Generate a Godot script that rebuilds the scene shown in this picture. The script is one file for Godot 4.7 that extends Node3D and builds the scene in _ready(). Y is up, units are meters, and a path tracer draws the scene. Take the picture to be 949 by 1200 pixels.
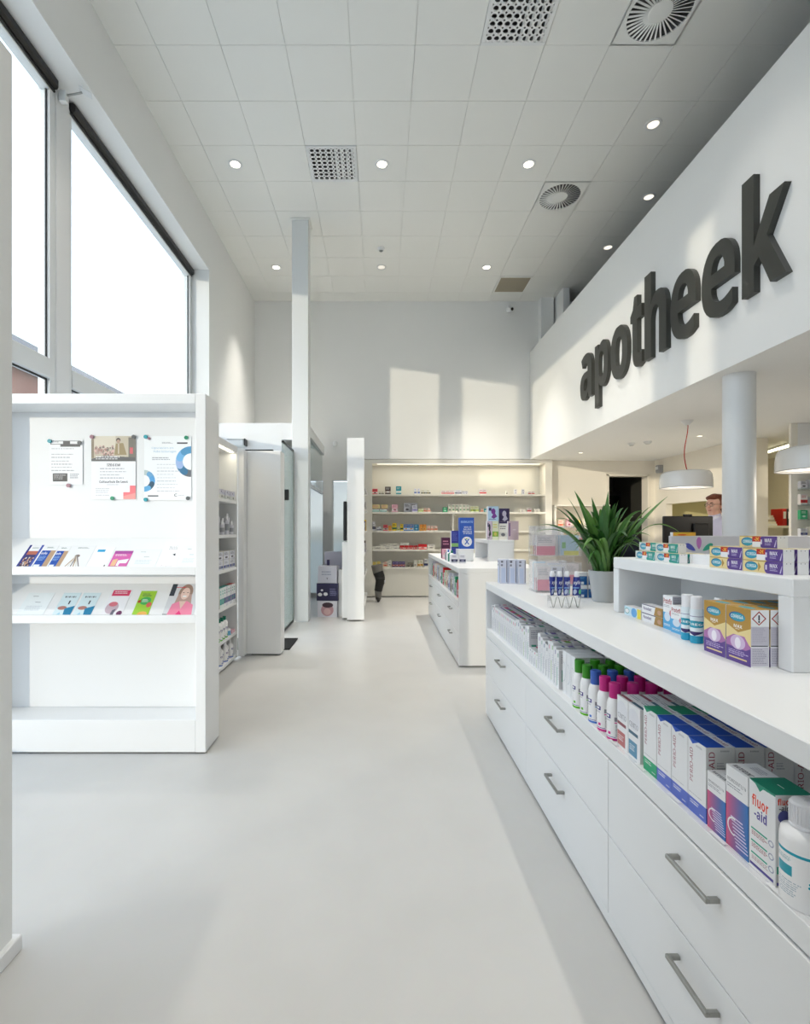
extends Node3D
# A tall white pharmacy with a window wall on one side. Camera stands at x = 0, z = 0; depth runs along -z.

const CAM_H := 1.342
const FOCAL := 582.0            # focal length in pixels of the 949 x 1200 frame
const VANISH := Vector2(445, 620)
const CEIL := 5.822
const LOW := 2.71               # low ceiling over the dispensing area
const WALL_L := -2.46
const BULK := 2.95              # plane of the bulkhead that carries the sign
const BACK := 9.77

var M := {}
var names := {}
var rng := RandomNumberGenerator.new()
var ORD := ["first", "second", "third", "fourth", "fifth", "sixth", "seventh", "eighth", "ninth", "tenth", "eleventh", "twelfth", "thirteenth", "fourteenth", "fifteenth", "sixteenth", "seventeenth", "eighteenth", "nineteenth", "twentieth", "twenty-first", "twenty-second", "twenty-third", "twenty-fourth", "twenty-fifth", "twenty-sixth", "twenty-seventh", "twenty-eighth", "twenty-ninth", "thirtieth", "thirty-first", "thirty-second", "thirty-third", "thirty-fourth", "thirty-fifth", "thirty-sixth", "thirty-seventh", "thirty-eighth", "thirty-ninth", "fortieth", "forty-first", "forty-second", "forty-third", "forty-fourth", "forty-fifth", "forty-sixth", "forty-seventh", "forty-eighth", "forty-ninth"]


func _ready() -> void:
	rng.seed = 11
	view_and_light()
	make_materials()
	make_prints()
	build_shell()
	build_ceiling()
	build_windows()
	build_outside()
	build_entrance()
	build_sign()
	build_leaflet_unit()
	build_side_shelves()
	build_back_shelves()
	build_gondola()
	build_counters()
	build_counter_goods()
	build_riser_goods()
	build_counter_top()
	build_island_goods()
	build_dispensary()
	build_plant()
	build_person()
	finish_prints()


func view_and_light() -> void:
	var cam := Camera3D.new()
	cam.name = "camera"
	cam.projection = Camera3D.PROJECTION_FRUSTUM
	cam.near = 0.05
	cam.far = 200.0
	cam.size = cam.near * 1200.0 / FOCAL
	cam.frustum_offset = Vector2((474.5 - VANISH.x), (VANISH.y - 600.0)) * cam.near / FOCAL
	cam.position = Vector3(0, CAM_H, 0)
	add_child(cam)
	cam.current = true

	var e := Environment.new()
	var sm := ProceduralSkyMaterial.new()
	sm.sky_top_color = Color(0.80, 0.87, 0.95)
	sm.sky_horizon_color = Color(0.93, 0.95, 0.97)
	sm.sky_curve = 0.12
	sm.ground_horizon_color = Color(0.72, 0.73, 0.73)
	sm.ground_bottom_color = Color(0.5, 0.5, 0.48)
	sm.sun_angle_max = 0.0
	var sky := Sky.new()
	sky.sky_material = sm
	e.background_mode = Environment.BG_SKY
	e.sky = sky
	e.background_energy_multiplier = 2.8
	e.tonemap_mode = Environment.TONE_MAPPER_LINEAR
	e.tonemap_exposure = 1.17
	e.sdfgi_enabled = true
	e.ssao_enabled = true
	e.ssil_enabled = true
	var we := WorldEnvironment.new()
	we.name = "world_environment"
	we.environment = e
	add_child(we)

	var sun := DirectionalLight3D.new()   # low sun, over the shoulder and through the window wall
	sun.name = "sun"
	sun.light_color = Color(1.0, 0.95, 0.85)
	sun.light_energy = 0.47
	sun.light_angular_distance = 0.9
	sun.shadow_enabled = true
	sun.sky_mode = DirectionalLight3D.SKY_MODE_LIGHT_ONLY
	add_child(sun)
	sun.look_at_from_position(Vector3.ZERO, Vector3(1.0, -0.145, -0.98), Vector3.UP)


# ------------------------------------------------------------------ helpers
func P(x: float, y: float, d: float) -> Vector3:
	return Vector3(x, y, -d)


func numbered(called: String) -> String:
	var n: int = names.get(called, 0)
	names[called] = n + 1
	return called if n == 0 else "%s_%03d" % [called, n]


func thing(called: String, label: String, category: String, at := Vector3.ZERO, turn := 0.0, group := "") -> Node3D:
	var o := Node3D.new()
	return tag(o, called, label, category, at, turn, group)


func tag(o: Node3D, called: String, label: String, category: String, at := Vector3.ZERO, turn := 0.0, group := "") -> Node3D:
	o.name = numbered(called)
	add_child(o, true)
	o.position = at
	o.rotation.y = turn
	o.set_meta("label", label)
	o.set_meta("category", category)
	if group:
		o.set_meta("group", group)
	return o


func one(called: String, label: String, category: String, mesh: Mesh, m: Material, at := Vector3.ZERO, turn := 0.0, group := "") -> MeshInstance3D:
	var o := MeshInstance3D.new()
	o.mesh = mesh
	o.material_override = m
	tag(o, called, label, category, at, turn, group)
	return o


func part(parent: Node3D, called: String, mesh: Mesh, m: Material, at := Vector3.ZERO, rot := Vector3.ZERO, label := "") -> MeshInstance3D:
	var o := MeshInstance3D.new()
	o.mesh = mesh
	o.material_override = m
	o.name = called
	parent.add_child(o, true)
	o.position = at
	o.rotation = rot
	if label:
		o.set_meta("label", label)
	return o


func structure(called: String, mesh: Mesh, m: Material, at := Vector3.ZERO) -> MeshInstance3D:
	var o := MeshInstance3D.new()
	o.mesh = mesh
	o.material_override = m
	o.name = called
	add_child(o, true)
	o.position = at
	o.set_meta("kind", "structure")
	return o


func structure_root(called: String) -> Node3D:
	var o := Node3D.new()
	o.name = called
	add_child(o, true)
	o.set_meta("kind", "structure")
	return o


func copy_of(o: Node3D, called: String, label: String, category: String, at: Vector3, turn: float, group: String) -> Node3D:
	var c: Node3D = o.duplicate()
	return tag(c, called, label, category, at, turn, group)


func mat(color: Color, rough := 0.5, metal := 0.0, spec := 0.5) -> StandardMaterial3D:
	var m := StandardMaterial3D.new()
	m.albedo_color = color
	m.roughness = rough
	m.metallic = metal
	m.metallic_specular = spec
	return m


func glow(color: Color, energy: float) -> StandardMaterial3D:
	var m := mat(Color(0.95, 0.95, 0.95), 0.6)
	m.emission_enabled = true
	m.emission = color
	m.emission_energy_multiplier = energy
	return m


func new_st() -> SurfaceTool:
	var st := SurfaceTool.new()
	st.begin(Mesh.PRIMITIVE_TRIANGLES)
	return st


func tri(st: SurfaceTool, a: Vector3, b: Vector3, c: Vector3, n: Vector3) -> void:
	if (b - a).cross(c - a).dot(n) > 0.0:
		var t := b
		b = c
		c = t
	for v: Vector3 in [a, b, c]:
		st.set_normal(n)
		st.add_vertex(v)


func quad(st: SurfaceTool, a: Vector3, b: Vector3, c: Vector3, d: Vector3, n: Vector3) -> void:
	tri(st, a, b, c, n)
	tri(st, a, c, d, n)


# box between two corners with chamfered edges
func add_box(st: SurfaceTool, lo: Vector3, hi: Vector3, bev := 0.0) -> void:
	var c := (lo + hi) * 0.5
	var h := (hi - lo).abs() * 0.5
	bev = minf(bev, minf(h.x, minf(h.y, h.z)) * 0.6)
	var i := h - Vector3.ONE * bev
	for ax in 3:
		var u := (ax + 1) % 3
		var w := (ax + 2) % 3
		for s: float in [-1.0, 1.0]:
			var n := Vector3.ZERO
			n[ax] = s
			var q: Array[Vector3] = []
			for k: Vector2 in [Vector2(-1, -1), Vector2(1, -1), Vector2(1, 1), Vector2(-1, 1)]:
				var v := Vector3.ZERO
				v[ax] = s * h[ax]
				v[u] = k.x * i[u]
				v[w] = k.y * i[w]
				q.append(c + v)
			quad(st, q[0], q[1], q[2], q[3], n)
	if bev <= 0.0:
		return
	for ax in 3:
		var u := (ax + 1) % 3
		var w := (ax + 2) % 3
		for su: float in [-1.0, 1.0]:
			for sw: float in [-1.0, 1.0]:
				var n := Vector3.ZERO
				n[u] = su
				n[w] = sw
				n = n.normalized()
				var q: Array[Vector3] = []
				for k: Vector2 in [Vector2(-1, 0), Vector2(1, 0), Vector2(1, 1), Vector2(-1, 1)]:
					var v := Vector3.ZERO
					v[ax] = k.x * i[ax]
					v[u] = su * (h[u] if k.y == 0 else i[u])
					v[w] = sw * (i[w] if k.y == 0 else h[w])
					q.append(c + v)
				quad(st, q[0], q[1], q[2], q[3], n)
	for sx: float in [-1.0, 1.0]:
		for sy: float in [-1.0, 1.0]:
			for sz: float in [-1.0, 1.0]:
				var s := Vector3(sx, sy, sz)
				tri(st, c + s * Vector3(h.x, i.y, i.z), c + s * Vector3(i.x, h.y, i.z), c + s * Vector3(i.x, i.y, h.z), s.normalized())


var box_cache := {}
# box mesh whose base centre is the origin
func box(w: float, h: float, d: float, bev := 0.002) -> ArrayMesh:
	var key := "%.4f %.4f %.4f %.4f" % [w, h, d, bev]
	if not box_cache.has(key):
		var st := new_st()
		add_box(st, Vector3(-w / 2, 0, -d / 2), Vector3(w / 2, h, d / 2), bev)
		box_cache[key] = st.commit()
	return box_cache[key]


# box between world ranges x, y, depth
func span(x0: float, x1: float, y0: float, y1: float, d0: float, d1: float, bev := 0.002) -> ArrayMesh:
	var st := new_st()
	add_box(st, Vector3(minf(x0, x1), y0, -maxf(d0, d1)), Vector3(maxf(x0, x1), y1, -minf(d0, d1)), bev)
	return st.commit()


# same, but with origin at base centre: returns [mesh, position]
func slab(parent: Node3D, called: String, m: Material, x0: float, x1: float, y0: float, y1: float, d0: float, d1: float, bev := 0.002, label := "") -> MeshInstance3D:
	var at := Vector3((x0 + x1) / 2, y0, -(d0 + d1) / 2)
	return part(parent, called, box(absf(x1 - x0), y1 - y0, absf(d1 - d0), bev), m, at - parent.position, Vector3.ZERO, label)


# profile: Vector2(radius, height); uv: atlas rect or empty
func lathe(profile: Array, seg := 20, cell := Rect2i(), smooth := true) -> ArrayMesh:
	var st := new_st()
	var total := 0.0
	var at: Array[float] = [0.0]
	for i in range(1, profile.size()):   # v follows the height, so that the base takes none of the wrap
		total = maxf(maxf(total, profile[i].y), 0.0001)
		at.append(maxf(profile[i].y, 0.0))
	var norms: Array[Vector2] = []
	for i in profile.size():
		var a: Vector2 = profile[maxi(i - 1, 0)]
		var b: Vector2 = profile[mini(i + 1, profile.size() - 1)]
		var t := b - a
		norms.append(Vector2(t.y, -t.x).normalized())
	for i in range(profile.size() - 1):
		var p: Vector2 = profile[i]
		var q: Vector2 = profile[i + 1]
		var t := (q - p).normalized()
		var flat := Vector2(t.y, -t.x)
		# keep hard creases between segments that differ strongly
		var np := norms[i] if smooth and norms[i].dot(flat) > 0.85 else flat
		var nq := norms[i + 1] if smooth and norms[i + 1].dot(flat) > 0.85 else flat
		for k in seg:
			var f0 := float(k) / seg
			var f1 := float(k + 1) / seg
			var c0 := (f0 - 0.5) * TAU
			var c1 := (f1 - 0.5) * TAU
			var d0 := Vector3(sin(c0), 0, cos(c0))
			var d1 := Vector3(sin(c1), 0, cos(c1))
			var vs := [d0 * p.x + Vector3(0, p.y, 0), d1 * p.x + Vector3(0, p.y, 0), d1 * q.x + Vector3(0, q.y, 0), d0 * q.x + Vector3(0, q.y, 0)]
			var ns := [d0 * np.x + Vector3(0, np.y, 0), d1 * np.x + Vector3(0, np.y, 0), d1 * nq.x + Vector3(0, nq.y, 0), d0 * nq.x + Vector3(0, nq.y, 0)]
			var us := [Vector2(f0, at[i] / total), Vector2(f1, at[i] / total), Vector2(f1, at[i + 1] / total), Vector2(f0, at[i + 1] / total)]
			for j: int in [0, 2, 1, 0, 3, 2]:
				if (j == 1 or j == 0) and p.x < 1e-6 and k < 0:
					continue
				st.set_normal(ns[j])
				if cell.size.x > 0:
					st.set_uv((Vector2(cell.position) + Vector2(us[j].x, 1.0 - us[j].y) * Vector2(cell.size)) / ATLAS)
				st.add_vertex(vs[j])
	return st.commit()


func tube(path: Array, radii: Array, seg := 8, closed := true) -> ArrayMesh:
	var st := new_st()
	add_tube(st, path, radii, seg, closed)
	return st.commit()


func add_tube(st: SurfaceTool, path: Array, radii: Array, seg := 8, closed := true) -> void:
	var rings := []
	var dirs := []
	var up := Vector3.UP
	for i in path.size():
		var t: Vector3 = (path[mini(i + 1, path.size() - 1)] - path[maxi(i - 1, 0)]).normalized()
		if absf(t.dot(up)) > 0.95:
			up = Vector3.RIGHT if absf(t.x) < 0.9 else Vector3.BACK
		var s := t.cross(up).normalized()
		up = s.cross(t).normalized()
		var ring := []
		var dd := []
		for k in seg:
			var a := TAU * k / seg
			var n := s * cos(a) + up * sin(a)
			dd.append(n)
			ring.append(path[i] + n * radii[mini(i, radii.size() - 1)])
		rings.append(ring)
		dirs.append(dd)
	for i in range(path.size() - 1):
		for k in seg:
			var k2 := (k + 1) % seg
			var vs := [rings[i][k], rings[i][k2], rings[i + 1][k2], rings[i + 1][k]]
			var ns := [dirs[i][k], dirs[i][k2], dirs[i + 1][k2], dirs[i + 1][k]]
			for j: int in [0, 1, 2, 0, 2, 3]:
				st.set_normal(ns[j])
				st.add_vertex(vs[j])
	if closed:
		for e: int in [0, path.size() - 1]:
			var n: Vector3 = (path[0] - path[1]).normalized() if e == 0 else (path[e] - path[e - 1]).normalized()
			for k in seg:
				tri(st, path[e], rings[e][k], rings[e][(k + 1) % seg], n)


# flat polygon (x, y) extruded along z from 0 to depth
func extrude(poly: PackedVector2Array, depth: float) -> ArrayMesh:
	var st := new_st()
	var idx := Geometry2D.triangulate_polygon(poly)
	for i in range(0, idx.size(), 3):
		var a := poly[idx[i]]
		var b := poly[idx[i + 1]]
		var c := poly[idx[i + 2]]
		tri(st, Vector3(a.x, a.y, depth), Vector3(b.x, b.y, depth), Vector3(c.x, c.y, depth), Vector3.BACK)
		tri(st, Vector3(a.x, a.y, 0), Vector3(b.x, b.y, 0), Vector3(c.x, c.y, 0), Vector3.FORWARD)
	var cw := Geometry2D.is_polygon_clockwise(poly)
	for i in poly.size():
		var a := poly[i]
		var b := poly[(i + 1) % poly.size()]
		var n2 := (b - a).orthogonal().normalized()
		if not cw:
			n2 = -n2
		# Geometry2D calls a polygon clockwise with y down; test against the centre of the edge instead
		var mid := (a + b) * 0.5 + n2 * 1e-4
		if Geometry2D.is_point_in_polygon(mid, poly):
			n2 = -n2
		quad(st, Vector3(a.x, a.y, 0), Vector3(b.x, b.y, 0), Vector3(b.x, b.y, depth), Vector3(a.x, a.y, depth), Vector3(n2.x, n2.y, 0))
	return st.commit()


func disc(r: float, seg := 24, thick := 0.002) -> ArrayMesh:
	return lathe([Vector2(0.0001, 0), Vector2(r, 0), Vector2(r, thick), Vector2(0.0001, thick)], seg, Rect2i(), false)


func spot(called: String, at: Vector3, energy: float, color: Color, angle: float, size := 0.04, towards := Vector3.DOWN) -> void:
	var l := SpotLight3D.new()
	l.name = called
	l.light_color = color
	l.light_energy = energy
	l.light_size = size
	l.spot_angle = angle
	l.spot_angle_attenuation = 1.0
	l.spot_range = 15.0
	l.spot_attenuation = 2.0
	l.shadow_enabled = true
	add_child(l, true)
	l.look_at_from_position(at, at + towards, Vector3.BACK if absf(towards.y) > 0.9 else Vector3.UP)


func area(called: String, at: Vector3, w: float, h: float, energy: float, color: Color, towards := Vector3.DOWN, upv := Vector3.BACK) -> void:
	var l := AreaLight3D.new()
	l.name = called
	l.light_color = color
	l.light_energy = energy
	l.area_size = Vector2(w, h)
	l.area_normalize_energy = true
	l.area_range = 15.0
	l.shadow_enabled = true
	add_child(l, true)
	l.look_at_from_position(at, at + towards, upv)


func make_materials() -> void:
	M.wall = mat(Color(0.945, 0.95, 0.945), 0.85, 0.0, 0.3)
	M.warm_wall = mat(Color(0.945, 0.925, 0.88), 0.85, 0.0, 0.3)
	M.lacquer = mat(Color(0.92, 0.925, 0.925), 0.38)
	M.white = mat(Color(0.92, 0.925, 0.925), 0.5)
	M.tile = mat(Color(0.925, 0.93, 0.915), 0.95, 0.0, 0.2)
	M.metal = mat(Color(0.62, 0.62, 0.6), 0.32, 0.9)
	M.white_metal = mat(Color(0.9, 0.91, 0.91), 0.35)
	M.black = mat(Color(0.045, 0.045, 0.05), 0.4)
	M.duct = mat(Color(0.5, 0.5, 0.5), 0.6, 0.3)
	M.plinth = mat(Color(0.62, 0.62, 0.61), 0.7)
	M.sign = mat(Color(0.235, 0.24, 0.225), 0.45)
	M.taupe = mat(Color(0.66, 0.63, 0.58), 0.55)
	M.cream = mat(Color(0.92, 0.91, 0.87), 0.6)
	M.red_cord = mat(Color(0.7, 0.08, 0.08), 0.6)
	M.mat_black = mat(Color(0.06, 0.06, 0.055), 0.95)
	M.navy = mat(Color(0.06, 0.08, 0.14), 0.8)
	M.steel_dark = mat(Color(0.25, 0.25, 0.25), 0.4, 0.6)
	var g := mat(Color(0.85, 0.97, 0.96, 0.06), 0.02)
	g.transparency = BaseMaterial3D.TRANSPARENCY_ALPHA
	M.glass = g
	var tg := mat(Color(0.62, 0.78, 0.77, 0.3), 0.03)
	tg.transparency = BaseMaterial3D.TRANSPARENCY_ALPHA
	M.tinted = tg
	var ac := mat(Color(0.96, 0.96, 0.98, 0.12), 0.04)
	ac.transparency = BaseMaterial3D.TRANSPARENCY_ALPHA
	M.acrylic = ac
	# poured resin floor: very faint mottling
	var f := mat(Color(1, 1, 1), 0.32)
	var n := FastNoiseLite.new()
	n.seed = 4
	n.frequency = 0.012
	n.fractal_octaves = 4
	var nt := NoiseTexture2D.new()
	nt.width = 512
	nt.height = 512
	nt.seamless = true
	nt.noise = n
	var ramp := Gradient.new()
	ramp.set_color(0, Color(0.765, 0.764, 0.755))
	ramp.set_color(1, Color(0.785, 0.784, 0.775))
	nt.color_ramp = ramp
	f.albedo_texture = nt
	f.uv1_triplanar = true
	f.uv1_world_triplanar = true
	f.uv1_scale = Vector3(0.35, 0.35, 0.35)
	M.floor = f


# ------------------------------------------------------------------ printed paper: one atlas holds every print
const ATLAS := 2048.0
var atlas: Image
var pen := Vector2i(4, 4)
var row_h := 0
var swatches := {}
var glyphs := {}
var C := {}


func cell(w: int, h: int, bg: Color) -> Rect2i:
	w = int(w * 0.86)
	h = int(h * 0.86)
	if pen.x + w + 6 > int(ATLAS):
		pen = Vector2i(4, pen.y + row_h + 6)
		row_h = 0
	if pen.y + h + 6 > int(ATLAS) - 40:
		push_error("atlas full")
	var r := Rect2i(pen, Vector2i(w, h))
	atlas.fill_rect(r.grow(2), bg)
	pen.x += w + 6
	row_h = maxi(row_h, h)
	return r


func sw(c: Color) -> Rect2i:
	var k := c.to_html()
	if not swatches.has(k):
		var n := swatches.size()     # swatches fill the last rows of the atlas
		var at := Vector2i(4 + (n % 200) * 10, int(ATLAS) - 34 + int(n / 200) * 10)
		atlas.fill_rect(Rect2i(at, Vector2i(10, 10)), c)
		swatches[k] = Rect2i(at + Vector2i(3, 3), Vector2i(4, 4))
	return swatches[k]


func px(c: Rect2i, x: float, y: float) -> Vector2:
	return Vector2(c.position) + Vector2(x, y) * Vector2(c.size)


func fr(c: Rect2i, x: float, y: float, w: float, h: float, col: Color) -> void:
	var a := px(c, x, y).round()
	var b := px(c, x + w, y + h).round()
	var r := Rect2i(Vector2i(a), Vector2i(maxi(1, int(b.x - a.x)), maxi(1, int(b.y - a.y)))).intersection(c)
	if r.has_area():
		atlas.fill_rect(r, col)


func fe(c: Rect2i, cx: float, cy: float, rx: float, ry: float, col: Color) -> void:
	var m := px(c, cx, cy)
	var r := Vector2(rx, ry) * Vector2(c.size)
	for y in range(int(m.y - r.y), int(m.y + r.y) + 1):
		var t := (y + 0.5 - m.y) / r.y
		if absf(t) < 1.0:
			var hw := r.x * sqrt(1.0 - t * t)
			var rc := Rect2i(int(round(m.x - hw)), y, int(round(2 * hw)), 1).intersection(c)
			if rc.has_area():
				atlas.fill_rect(rc, col)


func fill_tri(c: Rect2i, a: Vector2, b: Vector2, d: Vector2, col: Color) -> void:
	var y0 := int(floor(minf(a.y, minf(b.y, d.y))))
	var y1 := int(ceil(maxf(a.y, maxf(b.y, d.y))))
	for y in range(y0, y1 + 1):
		var yc := y + 0.5
		var lo := 1e9
		var hi := -1e9
		for e: Array in [[a, b], [b, d], [d, a]]:
			var p: Vector2 = e[0]
			var q: Vector2 = e[1]
			if (p.y <= yc) != (q.y <= yc):
				var x := p.x + (yc - p.y) / (q.y - p.y) * (q.x - p.x)
				lo = minf(lo, x)
				hi = maxf(hi, x)
		if hi > lo:
			var x0 := int(round(lo))
			var rc := Rect2i(x0, y, int(round(hi)) - x0, 1).intersection(c)
			if rc.has_area():
				atlas.fill_rect(rc, col)


func fp(c: Rect2i, pts: Array, col: Color) -> void:
	var poly := PackedVector2Array()
	for p: Vector2 in pts:
		poly.append(px(c, p.x, p.y))
	var idx := Geometry2D.triangulate_polygon(poly)
	for i in range(0, idx.size(), 3):
		fill_tri(c, poly[idx[i]], poly[idx[i + 1]], poly[idx[i + 2]], col)


func fg(c: Rect2i, x: float, y: float, w: float, h: float, c0: Color, c1: Color, across := false) -> void:
	var n := 24
	for i in n:
		var col := c0.lerp(c1, (i + 0.5) / n)
		if across:
			fr(c, x + w * i / n, y, w / n + 0.004, h, col)
		else:
			fr(c, x, y + h * i / n, w, h / n + 0.004, col)


func font(bold: bool, serif := false) -> SystemFont:
	var f := SystemFont.new()
	f.font_names = PackedStringArray(["Droid Serif" if serif else "Droid Sans"])
	f.font_weight = 700 if bold else 400
	return f


# lettering stretched into the box x, y, w, h of the cell; up = reads upwards
func ft(c: Rect2i, text: String, x: float, y: float, w: float, h: float, col: Color, up := false, bold := true, serif := false) -> void:
	var key := text + str(bold) + str(serif)
	if not glyphs.has(key):
		var tm := TextMesh.new()
		tm.font = font(bold, serif)
		tm.font_size = 40
		tm.pixel_size = 1.0
		tm.depth = 0.0
		tm.curve_step = 2.0
		tm.text = text
		glyphs[key] = tm.get_mesh_arrays()
	var arr: Array = glyphs[key]
	if arr.is_empty() or arr[Mesh.ARRAY_VERTEX] == null:
		return
	var vs: PackedVector3Array = arr[Mesh.ARRAY_VERTEX]
	var ns: PackedVector3Array = arr[Mesh.ARRAY_NORMAL]
	var idx: PackedInt32Array = arr[Mesh.ARRAY_INDEX] if arr[Mesh.ARRAY_INDEX] != null else PackedInt32Array(range(vs.size()))
	var lo := Vector2(1e9, 1e9)
	var hi := -lo
	for v in vs:
		lo = lo.min(Vector2(v.x, v.y))
		hi = hi.max(Vector2(v.x, v.y))
	var sz := hi - lo
	for i in range(0, idx.size(), 3):
		if ns[idx[i]].z < 0.5:
			continue
		var t: Array[Vector2] = []
		for k in 3:
			var v := vs[idx[i + k]]
			var f := Vector2((v.x - lo.x) / sz.x, (hi.y - v.y) / sz.y)
			if up:
				f = Vector2(f.y, 1.0 - f.x)
			t.append(px(c, x + f.x * w, y + f.y * h))
		fill_tri(c, t[0], t[1], t[2], col)


# rows of small print
func fl(c: Rect2i, x: float, y: float, w: float, h: float, n: int, col: Color) -> void:
	for i in n:
		var yy := y + h * i / n
		var xx := x
		var stop := x + w * rng.randf_range(0.7, 1.0)
		while xx < stop:
			var ww := w * rng.randf_range(0.05, 0.16)
			fr(c, xx, yy, minf(ww, stop - xx), h / n * 0.45, col)
			xx += ww + w * 0.025


# carton mesh, base centre at the origin; f = [front, back, right, left, top, bottom] cells
func carton(w: float, h: float, d: float, f: Array) -> ArrayMesh:
	var st := new_st()
	var x := w / 2
	var z := d / 2
	var faces := [
		[Vector3(-x, h, z), Vector3(x, h, z), Vector3(x, 0, z), Vector3(-x, 0, z), Vector3.BACK],
		[Vector3(x, h, -z), Vector3(-x, h, -z), Vector3(-x, 0, -z), Vector3(x, 0, -z), Vector3.FORWARD],
		[Vector3(x, h, z), Vector3(x, h, -z), Vector3(x, 0, -z), Vector3(x, 0, z), Vector3.RIGHT],
		[Vector3(-x, h, -z), Vector3(-x, h, z), Vector3(-x, 0, z), Vector3(-x, 0, -z), Vector3.LEFT],
		[Vector3(-x, h, -z), Vector3(x, h, -z), Vector3(x, h, z), Vector3(-x, h, z), Vector3.UP],
		[Vector3(-x, 0, z), Vector3(x, 0, z), Vector3(x, 0, -z), Vector3(-x, 0, -z), Vector3.DOWN]]
	for i in 6:
		var c: Rect2i = f[mini(i, f.size() - 1)]
		var uv := [px(c, 0, 0) / ATLAS, px(c, 1, 0) / ATLAS, px(c, 1, 1) / ATLAS, px(c, 0, 1) / ATLAS]
		for k: int in [0, 1, 2, 0, 2, 3]:
			st.set_normal(faces[i][4])
			st.set_uv(uv[k])
			st.add_vertex(faces[i][k])
	return st.commit()


# thin printed sheet lying in the local xy plane, centred, with a paper back
func sheet(w: float, h: float, thick: float, c: Rect2i) -> ArrayMesh:
	var p := sw(Color(0.94, 0.94, 0.93))
	return carton(w, h, thick, [c, p, p, p, p, p])


const WHITE := Color(0.95, 0.95, 0.95)
const PAPER := Color(0.93, 0.935, 0.94)
const INK := Color(0.2, 0.2, 0.24)
const GREYT := Color(0.62, 0.63, 0.66)


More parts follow.
